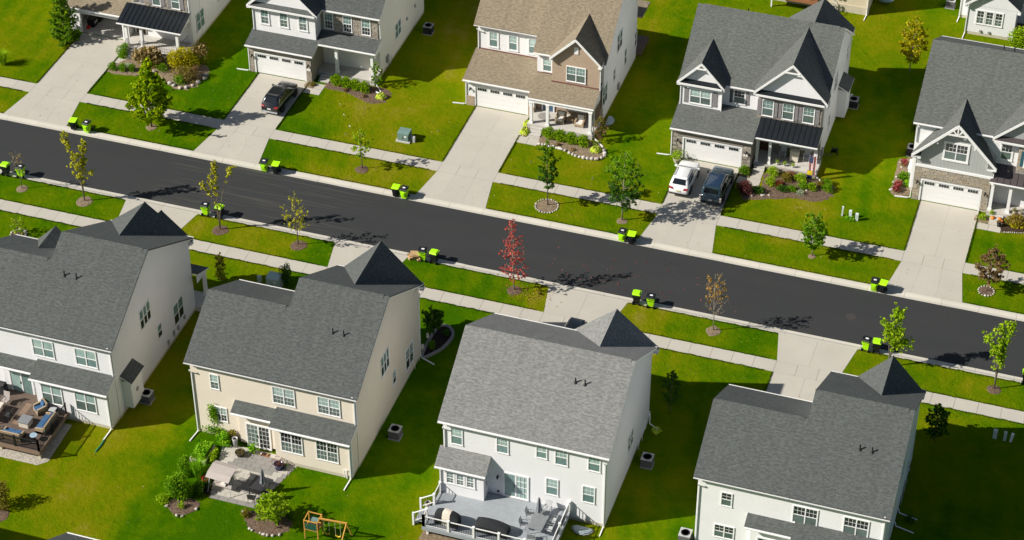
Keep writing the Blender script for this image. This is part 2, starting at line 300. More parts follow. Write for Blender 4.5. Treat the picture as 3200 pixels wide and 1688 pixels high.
class MB:
    def __init__(s): s.v = []; s.f = []; s.mi = []; s.cur = 0
    def poly(s, pts, m=None):
        n = len(s.v); s.v += [tuple(p) for p in pts]; s.f.append(tuple(range(n, n+len(pts)))); s.mi.append(s.cur if m is None else m)
    def box(s, x0, x1, y0, y1, z0, z1):
        n = len(s.v)
        s.v += [(x0, y0, z0), (x1, y0, z0), (x1, y1, z0), (x0, y1, z0), (x0, y0, z1), (x1, y0, z1), (x1, y1, z1), (x0, y1, z1)]
        for q in ((0, 3, 2, 1), (4, 5, 6, 7), (0, 1, 5, 4), (1, 2, 6, 5), (2, 3, 7, 6), (3, 0, 4, 7)):
            s.f.append(tuple(n+i for i in q)); s.mi.append(s.cur)
        return s
    def prism(s, pts, d, mtop=None):
        """closed polygon pts (3D) swept by vector d; first cap gets material mtop"""
        n = len(pts); a = [Vector(p) for p in pts]; d = Vector(d)
        nrm = Vector((0, 0, 0))
        for i in range(n): nrm += a[i].cross(a[(i+1) % n])
        if nrm.dot(d) > 0: a.reverse()
        k = len(s.v); s.v += [tuple(p) for p in a] + [tuple(p+d) for p in a]
        s.f.append(tuple(range(k, k+n))); s.mi.append(s.cur if mtop is None else mtop)
        s.f.append(tuple(range(k+2*n-1, k+n-1, -1))); s.mi.append(s.cur)
        for i in range(n):
            j = (i+1) % n; s.f.append((k+i, k+n+i, k+n+j, k+j)); s.mi.append(s.cur)
        return s
    def slab(s, pts, t): # roof: top face material 0, rest material 1
        c = s.cur; s.cur = 1; s.prism(pts, (0, 0, -t), 0); s.cur = c; return s
    def tube(s, path, r, n=6, r2=None):
        path = [Vector(p) for p in path]; m = len(path); k = len(s.v)
        for i, p in enumerate(path):
            t = (path[min(i+1, m-1)]-path[max(i-1, 0)]).normalized()
            a = t.cross(Vector((0, 0, 1))) if abs(t.z) < .95 else t.cross(Vector((1, 0, 0)))
            a.normalize(); b = t.cross(a)
            rr = r if r2 is None else r+(r2-r)*i/(m-1)
            for j in range(n):
                an = 2*math.pi*(j+.5)/n; s.v.append(tuple(p+a*rr*math.cos(an)+b*rr*math.sin(an)))
        for i in range(m-1):
            for j in range(n):
                s.f.append((k+i*n+j, k+i*n+(j+1) % n, k+(i+1)*n+(j+1) % n, k+(i+1)*n+j)); s.mi.append(s.cur)
        s.f.append(tuple(k+j for j in reversed(range(n)))); s.mi.append(s.cur)
        s.f.append(tuple(k+(m-1)*n+j for j in range(n))); s.mi.append(s.cur)
        return s
    def lathe(s, prof, c=(0, 0, 0), n=14, ax=None):
        k = len(s.v); ax = ax or (lambda x, y, z: (x, y, z))
        for r, z in prof:
            for j in range(n):
                an = 2*math.pi*j/n; p = ax(r*math.cos(an), r*math.sin(an), z); s.v.append((c[0]+p[0], c[1]+p[1], c[2]+p[2]))
        for i in range(len(prof)-1):
            for j in range(n):
                s.f.append((k+i*n+j, k+i*n+(j+1) % n, k+(i+1)*n+(j+1) % n, k+(i+1)*n+j)); s.mi.append(s.cur)
        if prof[0][0] > 1e-4: s.f.append(tuple(k+j for j in reversed(range(n)))); s.mi.append(s.cur)
        if prof[-1][0] > 1e-4: s.f.append(tuple(k+(len(prof)-1)*n+j for j in range(n))); s.mi.append(s.cur)
        return s
    def mesh(s, name, mats, off=(0, 0, 0), smooth=False):
        me = bpy.data.meshes.new(name)
        o = Vector(off); vs = [(x-o[0], y-o[1], z-o[2]) for x, y, z in s.v]
        me.from_pydata(vs, [], s.f); me.validate(); me.update()
        uv = me.uv_layers.new(name='UVMap'); dat = np.zeros(len(me.loops)*2, 'f')
        for p in me.polygons:
            n = p.normal
            if abs(n.z) > .97: u = Vector((1, 0, 0)); v = Vector((0, 1, 0))
            else: u = Vector((-n.y, n.x, 0)).normalized(); v = n.cross(u)
            for li in p.loop_indices:
                w_ = s.v[me.loops[li].vertex_index] if len(s.v) == len(me.vertices) else me.vertices[me.loops[li].vertex_index].co
                w_ = Vector(w_); dat[2*li] = w_.dot(u); dat[2*li+1] = w_.dot(v)
        uv.data.foreach_set('uv', dat)
        if len(s.mi) == len(me.polygons): me.polygons.foreach_set('material_index', s.mi)
        finish(me, mats, smooth); return me
    def build(s, name, mats, parent=None, smooth=False, **k):
        off = root_loc(parent) if parent is not None else (0, 0, 0)
        o = link(name, s.mesh(name, mats, off, smooth), parent)
        return tag(o, **k) if k else o
def bx(name, mat, parent, *c, **k): return MB().box(*c).build(name, mat, parent, **k)

def leaf_mesh(name, pts, size, mat, up=.0, aspect=.62, jit=.35):
    """pts (n,3): one small bent leaf face at each point"""
    n = len(pts); pts = np.asarray(pts, float)
    d = NR.normal(size=(n, 3)); d[:, 2] = d[:, 2]*(1-up)+up*np.abs(d[:, 2])*1.6; d /= np.linalg.norm(d, axis=1)[:, None]
    e = NR.normal(size=(n, 3)); e -= (e*d).sum(1)[:, None]*d; e /= np.linalg.norm(e, axis=1)[:, None]
    sz = size*(1+jit*NR.uniform(-1, 1, n))[:, None]
    a = d*sz*.5; b = e*sz*.5*aspect; k = np.cross(d, e)*sz*.08
    v = np.stack([pts-a, pts+b+k, pts+a, pts-b+k], 1).reshape(-1, 3)
    me = bpy.data.meshes.new(name); me.vertices.add(4*n); me.vertices.foreach_set('co', v.astype('f').ravel())
    me.loops.add(4*n); me.loops.foreach_set('vertex_index', np.arange(4*n, dtype='i'))
    me.polygons.add(n); me.polygons.foreach_set('loop_start', np.arange(0, 4*n, 4, dtype='i')); me.polygons.foreach_set('loop_total', np.full(n, 4, 'i'))
    me.update(calc_edges=True); finish(me, mat); return me

# ------------------------------------------------------------------ ground, road, kerbs, pavements
def ground():
    ys = [(-320, 0), (-4.17, 0), (-4.16, -.3), (4.16, -.3), (4.17, 0), (320, 0)]
    mb = MB()
    for (a, za), (b, zb) in zip(ys, ys[1:]): mb.poly([(-320, a, za), (320, a, za), (320, b, zb), (-320, b, zb)])
    mb.build('lawn', 'grass', None, kind='structure')
    mb = MB(); xs = (-320, 320)
    prof = [(-3.44, -.100), (-1.8, -.062), (0, -.045), (1.8, -.062), (3.44, -.100)]
    for (a, za), (b, zb) in zip(prof, prof[1:]): mb.poly([(-320, a, za), (320, a, za), (320, b, zb), (-320, b, zb)])
    mb.build('road', 'asphalt', None, kind='structure')
ground()
def kerb(sgn, label):
    root = thing('kerb', None, None, (0, 0, 0)); tag(root, kind='structure')
    prof = [(3.42, -.096), (3.70, -.108), (3.86, -.045), (4.0, .004), (4.16, .014), (4.16, -.3), (3.42, -.3)]
    mb = MB(); L = 2.985
    mb.prism([(-L/2, sgn*y, z) for y, z in prof], (L, 0, 0))
    me = mb.mesh('kerb_segment', 'concrete_kerb')
    for i in range(-23, 20):
        link('kerb_segment', me, root, (i*3.0-.35+(.9 if sgn < 0 else 0), 0, random.uniform(-.004, .004)), (0, random.uniform(-.0008, .0008), 0))
kerb(1, 'far'); kerb(-1, 'near')

DR_FAR = [(-49.85, -44.80, 18.5), (-31.20, -26.25, 17.32), (-10.45, -5.38, 18.40), (9.34, 14.42, 16.45), (30.12, 35.12, 16.72)]
DR_NEAR = [(-33.68, -28.30, -16.8), (-14.52, -9.35, -16.4), (4.12, 9.55, -17.2), (23.18, 28.27, -16.6)]
UNIT = MB().box(-.5, .5, -.5, .5, -1, 0).mesh('slab_unit', 'concrete')
def pslab(parent, x0, x1, y0, y1, z=.022, gap=.022, name='paving_slab', me=None):
    o = link(name, me or UNIT, parent, ((x0+x1)/2, (y0+y1)/2, z+random.uniform(-.004, .004)), (random.uniform(-.002, .002), random.uniform(-.002, .002), 0), (x1-x0-gap, y1-y0-gap, .09))
    return o
def sidewalk(y0, y1, drives):
    root = thing('pavement', None, None); tag(root, kind='structure')
    bx('joint_bed', 'joint', root, -70, 62, min(y0, y1)+.02, max(y0, y1)-.02, -.05, .004)
    xs = [-70]
    for a, b, _ in drives: xs += [a, b]
    xs.append(62)
    for i, (a, b) in enumerate(zip(xs, xs[1:])):
        n = 3 if i % 2 else max(1, round((b-a)/1.76))
        for k in range(n): pslab(root, a+(b-a)*k/n, a+(b-a)*(k+1)/n, y0, y1)
sidewalk(7.96, 9.38, DR_FAR); sidewalk(-8.80, -7.42, DR_NEAR)
def quadslab(parent, pts, z=.02, t=.09, name='concrete_panel', mat='concrete'):
    c = Vector((sum(p[0] for p in pts)/4, sum(p[1] for p in pts)/4, 0))
    q = []
    for p in pts:
        v = Vector((p[0], p[1], 0)); d = (c-v); q.append(v+d.normalized()*.009)
    MB().prism([(v.x, v.y, z+random.uniform(-.002, .002)) for v in q], (0, 0, -t)).build(name, mat, parent)
def driveway(a, b, yg, sgn, rows, label):
    root = thing('driveway', None, None); tag(root, kind='structure')
    ysw = 9.38 if sgn > 0 else -8.80; yf = 7.96 if sgn > 0 else -7.42; yk = sgn*4.17
    for r in range(rows):
        y0 = ysw+(yg-ysw)*r/rows; y1 = ysw+(yg-ysw)*(r+1)/rows
        for k in range(2): quadslab(root, [(a+(b-a)*k/2, y0), (a+(b-a)*(k+1)/2, y0), (a+(b-a)*(k+1)/2, y1), (a+(b-a)*k/2, y1)])
    fl = .62; n = 3 if sgn > 0 else 2
    for k in range(n):
        t0, t1 = k/n, (k+1)/n; A, B = a-fl, b+fl
        quadslab(root, [(a+(b-a)*t0, yf), (a+(b-a)*t1, yf), (A+(B-A)*t1, yk), (A+(B-A)*t0, yk)], .018)
    bx('joint_bed', 'joint', root, a+.05, b-.05, min(ysw, yg)+.05, max(ysw, yg)-.05, -.06, .002)
for d in DR_FAR: driveway(*d, 1, 2, 'far')
for d in DR_NEAR: driveway(*d, -1, 3, 'near')
def path(rects):
    root = thing('front_path', None, None); tag(root, kind='structure')
    for x0, x1, y0, y1, n in rects:
        for k in range(n):
            if x1-x0 > y1-y0: pslab(root, x0+(x1-x0)*k/n, x0+(x1-x0)*(k+1)/n, y0, y1, .03, name='concrete_panel')
            else: pslab(root, x0, x1, y0+(y1-y0)*k/n, y0+(y1-y0)*(k+1)/n, .03, name='concrete_panel')
path([(-44.78, -43.0, 14.75, 15.65, 1), (-43.95, -43.0, 15.67, 16.2, 1)])
path([(-26.22, -24.6, 15.62, 16.45, 1), (-25.5, -24.6, 16.47, 17.35, 1)])
path([(-5.36, -3.42, 14.2, 15.2, 2), (-4.65, -3.5, 15.22, 15.5, 1)])
path([(14.44, 16.55, 14.35, 15.35, 2), (15.55, 16.5, 15.37, 16.95, 1)])
path([(35.14, 37.25, 14.28, 15.15, 2), (36.1, 37.2, 15.17, 16.2, 1)])

# ------------------------------------------------------------------ house kit
UP = .15; RT = .13
WINC = {}
def win_mesh(w, h, units, grid, casing, frame='trim'):
    key = (round(w, 2), round(h, 2), units, grid, casing)
    if key in WINC: return WINC[key]
    c = casing; f = MB()
    f.box(-w/2-c, w/2+c, -.055, .02, h, h+c*1.15); f.box(-w/2-c-.02, w/2+c+.02, -.075, .02, -c, 0)
    f.box(-w/2-c, -w/2, -.055, .02, 0, h); f.box(w/2, w/2+c, -.055, .02, 0, h)
    u = w/units; up = MB(); lo = MB(); mu = .022; panes = []
    for i in range(units):
        x0 = -w/2+i*u; x1 = x0+u
        if i: f.box(x0-.045, x0+.045, -.05, .02, 0, h)
        s = .032
        f.box(x0, x1, -.035, .02, 0, s); f.box(x0, x1, -.035, .02, h-s, h); f.box(x0, x0+s, -.035, .02, s, h-s); f.box(x1-s, x1, -.035, .02, s, h-s)
        f.box(x0+s, x1-s, -.04, .02, h*.5-.035, h*.5+.03)
        nx = 3 if u > .75 else 2
        if grid in ('up', 'all'):
            for k in range(1, nx): f.box(x0+u*k/nx-mu/2, x0+u*k/nx+mu/2, -.026, .01, h*.5+.03, h-s)
            f.box(x0+s, x1-s, -.0262, .01, h*.75-mu/2, h*.75+mu/2)
        if grid == 'all':
            for k in range(1, nx): f.box(x0+u*k/nx-mu/2, x0+u*k/nx+mu/2, -.026, .01, s, h*.5-.035)
            f.box(x0+s, x1-s, -.0262, .01, h*.25-mu/2, h*.25+mu/2)
        panes.append(('u', MB().box(x0+s, x1-s, -.018, .0, h*.5+.03, h-s))); panes.append(('l', MB().box(x0+s, x1-s, -.018, .0, s, h*.5-.035)))
    r = (f, [(k, p) for k, p in panes]); out = (f.mesh('window', frame), r[1], {}); WINC[key] = out; return out
ROT = {'-y': 0, '+x': math.pi/2, '+y': math.pi, '-x': -math.pi/2}
def window(root, face, plane, a, z, w, h, units=1, grid='', up='glass_blind', lo='glass_mid', casing=.06):
    """a = centre along the wall, z = sill height"""
    fm, panes, cache = win_mesh(w, h, units, grid, casing)
    loc = Vector((a, plane, z)) if face[1] == 'y' else Vector((plane, a, z))
    o = link('window', fm, root, loc-root_loc(root), (0, 0, ROT[face]))
    for i, (k, p) in enumerate(panes):
        m = up if k == 'u' else lo
        if (i, m) not in cache: cache[(i, m)] = p.mesh('pane', m)
        link('pane', cache[(i, m)], o)
    return o
def slider(root, plane, x, z, w=1.85, h=2.15, grid=False, gl=('glass_teal', 'glass_mid')):
    f = MB(); c = .09
    f.box(-w/2-c, w/2+c, -.06, .02, h, h+c); f.box(-w/2-c, -w/2, -.06, .02, 0, h); f.box(w/2, w/2+c, -.06, .02, 0, h); f.box(-w/2-c, w/2+c, -.09, .02, -.06, 0)
    for i in range(2):
        x0 = -w/2+i*w/2; x1 = x0+w/2; y = -.045 if i else -.03; s = .06
        f.box(x0, x1, y, .01, 0, s); f.box(x0, x1, y, .01, h-s, h); f.box(x0, x0+s, y, .01, s, h-s); f.box(x1-s, x1, y, .01, s, h-s)
        if grid:
            for k in range(1, 3): f.box(x0+w/2*k/3-.011, x0+w/2*k/3+.011, -.026, 0, s, h-s)
            for k in range(1, 5): f.box(x0+s, x1-s, -.0262, 0, h*k/5-.011, h*k/5+.011)
    o = link('patio_door', f.mesh('patio_door', 'trim'), root, Vector((x, plane, z))-root_loc(root))
    for i in range(2):
        x0 = -w/2+i*w/2; link('pane', MB().box(x0+.06, x0+w/2-.06, -.018, 0, .06, h-.06).mesh('pane', gl[i]), o)
    link('handle', MB().box(-.10, -.07, -.09, -.03, .95, 1.2).mesh('handle', 'iron'), o)
def gdoor(root, plane, x0, x1, h=2.13, z=.02):
    d = MB(); n = 4; w = x1-x0
    d.box(x0, x1, plane+.07, plane+.12, z, h)
    for i in range(n): d.box(x0+.012, x1-.012, plane+.04, plane+.075, z+i*(h-z)/n+.008, z+(i+1)*(h-z)/n-.008)
    o = d.build('garage_door', 'door_white', root); pw = .93
    ts = MB(); ts.box(x0-.14, x0, plane-.03, plane+.1, z, h+.12); ts.box(x1, x1+.14, plane-.03, plane+.1, z, h+.12); ts.box(x0, x1, plane-.032, plane+.1, h, h+.125)
    ts.build('door_trim', 'trim', root)
    for i in range(4):
        cx = x0+w*(i+.5)/4; zz = z+3*(h-z)/4+.14
        ins = MB().box(cx-pw/2, cx+pw/2, plane+.025, plane+.05, zz-.04, zz+.33).build('window_insert', 'door_white', o)
        for k in range(4): MB().box(cx-pw/2+.04+k*.217, cx-pw/2+.04+k*.217+.185, plane+.012, plane+.03, zz, zz+.27).build('pane', 'glass_dark', o)
def lamp(root, x, y, z):
    m = MB(); m.box(x-.05, x+.05, y-.03, y, z-.02, z+.2); m.tube([(x, y-.03, z+.16), (x, y-.14, z+.2)], .015, 4); m.lathe([(.05, -.22), (.085, -.02), (.1, 0), (.02, .07)], (x, y-.16, z+.15), 8)
    m.build('wall_lamp', 'light_black', root)
def roofpart(root, name, pts, mat, t=RT, under='trim'):
    return MB().slab(pts, t).build(name, [mat, under], root)
def gutter(root, x0, x1, y, z, sgn):
    """along X at the eave edge y; sgn = outward direction in y"""
    m = MB(); o = y+sgn*.12
    m.box(x0, x1, min(o, o-sgn*.015), max(o, o-sgn*.015), z-.105, z-.015); m.box(x0, x1, min(y+sgn*.004, o), max(y+sgn*.004, o), z-.11, z-.095)
    m.build('gutter', 'trim', root)
def downspout(root, x, y, zt, off=(0, -.3), ext=None, zb=.15, mat='trim'):
    """vertical pipe against the wall at x, y; off leads up to the gutter; ext = ground extension vector"""
    p = [(x+off[0], y+off[1], zt), (x+off[0]*.9, y+off[1]*.9, zt-.12), (x, y, zt-.42), (x, y, zb)]
    if ext: p += [(x+ext[0]*.18, y+ext[1]*.18, .07), (x+ext[0], y+ext[1], .05)]
    MB().tube(p, .058, 4).build('downspout', mat, root)
def body(root, x0, x1, ya, yb, ze, m, wall, roof, rl=.28, rr=.28, ov=.36, z0=.3, ridge=True, cut=None, gut=(True, True), found=True, vents=(), ridge_trim=(.5, .5), under='trim'):
    yr = (ya+yb)/2; zr = ze+m*(yr-ya)
    wl = MB().prism([(x0, ya, z0), (x0, yb, z0), (x0, yb, ze), (x0, yr, zr), (x0, ya, ze)], (x1-x0, 0, 0)).build('wall', wall, root)
    if found: bx('foundation', 'foundation', root, x0+.03, x1-.03, ya+.03, yb-.03, -.3, z0+.0)
    A0, A1 = x0-rl, x1+rr
    f = lambda y: ze+m*(min(y-ya, yb-y))+UP
    ro = roofpart(root, 'roof', [(A0, ya-ov, f(ya-ov)), (A1, ya-ov, f(ya-ov)), (A1, yr, zr+UP), (A0, yr, zr+UP)], roof, RT, under)
    rb = roofpart(root, 'roof', [(A0, yr, zr+UP), (A1, yr, zr+UP), (A1, yb+ov, f(yb+ov)), (A0, yb+ov, f(yb+ov))], roof, RT, under)
    if ridge:
        c = MB(); e0, e1 = A0+ridge_trim[0], A1-ridge_trim[1]; d = .24
        n = max(2, int((e1-e0)/.31)); q = (e1-e0)/n
        for i in range(n):
            a, b = e0+i*q, e0+(i+1)*q+.0; hh = .055+.012*(i % 2)
            c.cur = 0
            c.prism([(a, yr-d, zr+UP-m*d+.012), (a, yr, zr+UP+hh), (a, yr+d, zr+UP-m*d+.012), (a, yr+d, zr+UP-m*d-.03), (a, yr, zr+UP-.02), (a, yr-d, zr+UP-m*d-.03)], (b-a-.004, 0, 0))
        c.build('ridge_cap', roof, ro)
    if gut[0]: gutter(root, A0+.02, A1-.02, ya-ov, f(ya-ov)-.01, -1)
    if gut[1]: gutter(root, A0+.02, A1-.02, yb+ov, f(yb+ov)-.01, 1)
    for vx, vy in vents:
        vz = f(vy); v = MB(); v.lathe([(.05, -.1), (.05, .42)], (vx, vy, vz), 8); v.lathe([(.16, -.06), (.10, .03), (.055, .10)], (vx, vy, vz), 8)
        v.build('vent_pipe', 'iron', ro)
    # rake boards under the gable edges
    for X, o_ in ((A0+.002, rl), (A1-.032, rr)):
        for s in ((0, 1) if o_ else ()):
            ye = ya-ov if s == 0 else yb+ov
            MB().prism([(X, ye, f(ye)-RT-.08), (X, ye, f(ye)-.05), (X, yr, zr+UP-.05), (X, yr, zr+UP-RT-.08)], (.03, 0, 0)).build('rake_board', 'trim', root)
    return wl, ro, rb
def cross_gable(root, xc, half, za, ze, yf, sgn, plane, roof, wall, wy, ov=.3, zb=None, vent=False, bracket=False, wall_depth=None, frieze=.24):
    """gable whose ridge runs along Y; sgn = direction it faces; plane = (y0, z0, m) of the main slope it dies into"""
    y0, z0, m = plane
    Y = lambda z: y0-sgn*(z-z0)/m
    k = (za-ze)/half
    for s in (-1, 1):
        pts = [(xc, yf, za+UP), (xc, Y(za)-sgn*.1, za+UP), (xc+s*half, Y(ze)-sgn*.1, ze+UP), (xc+s*half, yf, ze+UP)]
        if (Y(ze)-yf)*sgn > -.05: pts[2] = (xc+s*half, yf-sgn*.3, ze+UP)
        if s*sgn < 0: pts.reverse()
        r = roofpart(root, 'roof', pts, roof)
    cap = MB(); d = .16
    n = max(3, int(abs(Y(za)-yf)/.3)); q = (Y(za)-yf)/n
    for i in range(n):
        a = yf+i*q
        cap.prism([(xc-d, a, za+UP-k*d+.01), (xc, a, za+UP+.05), (xc+d, a, za+UP-k*d+.01), (xc+d, a, za+UP-k*d-.03), (xc, a, za+UP-.03), (xc-d, a, za+UP-k*d-.03)], (0, q-math.copysign(.004, q), 0))
    cap.build('ridge_cap', roof, r)
    hw = half-ov; zw = za-k*hw
    dp = wall_depth or 1.0
    wo = MB().prism([(xc-hw, wy, zb if zb is not None else zw-.3), (xc+hw, wy, zb if zb is not None else zw-.3), (xc+hw, wy, zw), (xc, wy, za), (xc-hw, wy, zw)], (0, -sgn*dp, 0)).build('gable_wall', wall, root)
    h = frieze; e = sgn*.012
    for s in (-1, 1):
        tr = MB(); tr.prism([(xc, yf+e, za+UP-.04), (xc+s*half, yf+e, ze+UP-.04), (xc+s*half, yf+e, ze+UP-.04-h), (xc, yf+e, za+UP-.04-h-.03)], (0, -sgn*.05, 0))
        # return soffit down to the wall
        tr.box(min(xc+s*half, xc+s*(hw-.02)), max(xc+s*half, xc+s*(hw-.02)), min(yf, wy), max(yf, wy), ze+UP-RT-.2, ze+UP-RT-.12)
        tr.build('rake_board', 'trim', root)
    if bracket:
        b = MB(); zt = za-k*half*.22
        b.box(xc-half*.2, xc+half*.2, yf-.04, yf+.03, zt-.06, zt+.06); 
        b.build('gable_bracket', 'trim', root)
    return wo
def pent(root, x0, x1, yw, yo, zt, zb, mat, sgn=-1):
    """thin skirt roof against a gable"""
    pts = [(x0, yo, zb), (x1, yo, zb), (x1-.0, yw, zt), (x0+.0, yw, zt)]
    roofpart(root, 'skirt_roof', pts, mat, .08)
    bx('skirt_fascia', 'trim', root, x0-.01, x1+.01, yo-.03, yo+.0, zb-.2, zb-.02)
def shed(root, x0, x1, yw, zt, ye, ze, mat, cheek=None, cheek_mat='trim', gut=True, name='roof'):
    pts = [(x0, ye, ze), (x1, ye, ze), (x1, yw, zt), (x0, yw, zt)] if ye < yw else [(x0, yw, zt), (x1, yw, zt), (x1, ye, ze), (x0, ye, ze)]
    r = roofpart(root, name, pts, mat, .15)
    if gut: gutter(root, x0, x1, ye, ze-.01, -1 if ye < yw else 1)
    if cheek:
        for x in cheek: MB().prism([(x, ye+(.3 if ye < yw else -.3), ze-.1), (x, yw, zt-.16), (x, yw, ze-.24), (x, ye+(.3 if ye < yw else -.3), ze-.24)], (.06, 0, 0)).build('cheek_wall', cheek_mat, root)
    return r
def metal_shed(root, x0, x1, yw, zt, ye, ze, mat, pitch=.46):
    n = max(1, round((x1-x0)/pitch)); p = (x1-x0)/n
    base = MB(); base.cur = 1; base.prism([(x0, ye, ze-.02), (x1, ye, ze-.02), (x1, yw, zt-.02), (x0, yw, zt-.02)], (0, 0, -.13)); r = base.build('roof', [mat, 'trim'], root)
    pm = MB(); pm.prism([(0, ye, ze), (p-.01, ye, ze), (p-.01, yw, zt), (0, yw, zt)], (0, 0, -.03)); pm.prism([(p-.028, ye-.01, ze+.001), (p+.012, ye-.01, ze+.001), (p+.012, yw, zt+.001), (p-.028, yw, zt+.001)], (0, 0, .045))
    me = pm.mesh('roof_panel', mat, root_loc(root))
    for i in range(n): link('roof_panel', me, r, (x0+i*p, 0, 0))
    gutter(root, x0, x1, ye, ze-.01, -1); return r
def post(root, x, y, z0, z1, s=.13):
    m = MB(); m.box(x-s, x+s, y-s, y+s, z0+.18, z1-.12); m.box(x-s-.04, x+s+.04, y-s-.04, y+s+.04, z0, z0+.18); m.box(x-s-.04, x+s+.04, y-s-.04, y+s+.04, z1-.12, z1)
    m.build('post', 'trim', root)
STONE = {}
def stones(wall, y, x0, x1, z0, z1, mat, holes=(), rh=(.11, .24), rl=(.22, .62), face='-y', joined=False):
    """each veneer stone a small block on the wall plane"""
    if mat not in STONE:
        m = MB(); a, b = .5, .44
        v = [(-a, 0, -a), (a, 0, -a), (a, 0, a), (-a, 0, a)]; u = [(-b, -1, -b), (b, -1, -.46), (.45, -1, b), (-b, -1, .46)]
        m.poly(u)
        for i in range(4): j = (i+1) % 4; m.poly([v[i], v[j], u[j], u[i]])
        STONE[mat] = m.mesh('stone', mat)
    me = STONE[mat]; base = root_loc(wall); z = z0; J = MB()
    while z < z1-.03:
        h = random.uniform(*rh); h = min(h, z1-z)
        if z1-z-h < .06: h = z1-z
        x = x0
        while x < x1-.02:
            L = random.uniform(*rl); L = min(L, x1-x)
            if x1-x-L < .1: L = x1-x
            segs = [(x, x+L)]
            for hx0, hx1, hz0, hz1 in holes:
                if z+h*.5 > hz0 and z+h*.5 < hz1:
                    ns = []
                    for a, b in segs:
                        if b <= hx0 or a >= hx1: ns.append((a, b)); continue
                        if a < hx0: ns.append((a, hx0))
                        if b > hx1: ns.append((hx1, b))
                    segs = ns
            for a, b in segs:
                if b-a < .05: continue
                dpt = random.uniform(.02, .05)
                if face == '-y': loc = Vector(((a+b)/2, y, z+h/2)); rot = (0, 0, 0)
                else: loc = Vector((y, (a+b)/2, z+h/2)); rot = (0, 0, math.pi/2)
                if joined:
                    if face == '-y': J.box(a+.007, b-.007, y-dpt, y-.001, z+.007, z+h-.007)
                    else: J.box(y+.001, y+dpt, a+.007, b-.007, z+.007, z+h-.007)
                else: link('stone', me, wall, loc-base, rot, (b-a-.014, dpt, h-.014))
            x += L
        z += h
    if joined: J.build('stone_facing', mat, wall, kind='stuff')
def shutter(root, x, y, z, w, h, mat):
    m = MB(); n = 3
    for i in range(n): m.box(x-w/2+i*w/n+.004, x-w/2+(i+1)*w/n-.004, y-.045, y-.005, z, z+h)
    for zz in (z+h*.14, z+h*.86): m.box(x-w/2, x+w/2, y-.065, y-.04, zz-.05, zz+.05)
    m.build('shutter', mat, root)
def door(root, x, y, z, w, h, mat, trim=True):
    o = bx('front_door', mat, root, x-w/2, x+w/2, y-.03, y+.02, z, z+h)
    m = MB(); m.box(x-w/2-.12, x-w/2, y-.06, y+.02, z, z+h+.12); m.box(x+w/2, x+w/2+.12, y-.06, y+.02, z, z+h+.12); m.box(x-w/2, x+w/2, y-.058, y+.02, z+h, z+h+.12); m.build('door_frame', 'trim', root)
    MB().lathe([(.03, 0), (.035, .03), (0, .06)], (x+w*.38, y-.09, z+1.0), 8).build('handle', 'chrome', o)
def steps(root, x0, x1, y, zt, n=3, d=.3):
    for i in range(n): bx('step', 'concrete_porch', root, x0, x1, y-d*(i+1), y-d*i-.004, -.1, zt*(n-i)/(n+1)-.0)
def corner(root, x, y, z0, z1, s=.07):
    bx('corner_trim', 'trim', root, x-s, x+s, y-s, y+s, z0, z1)

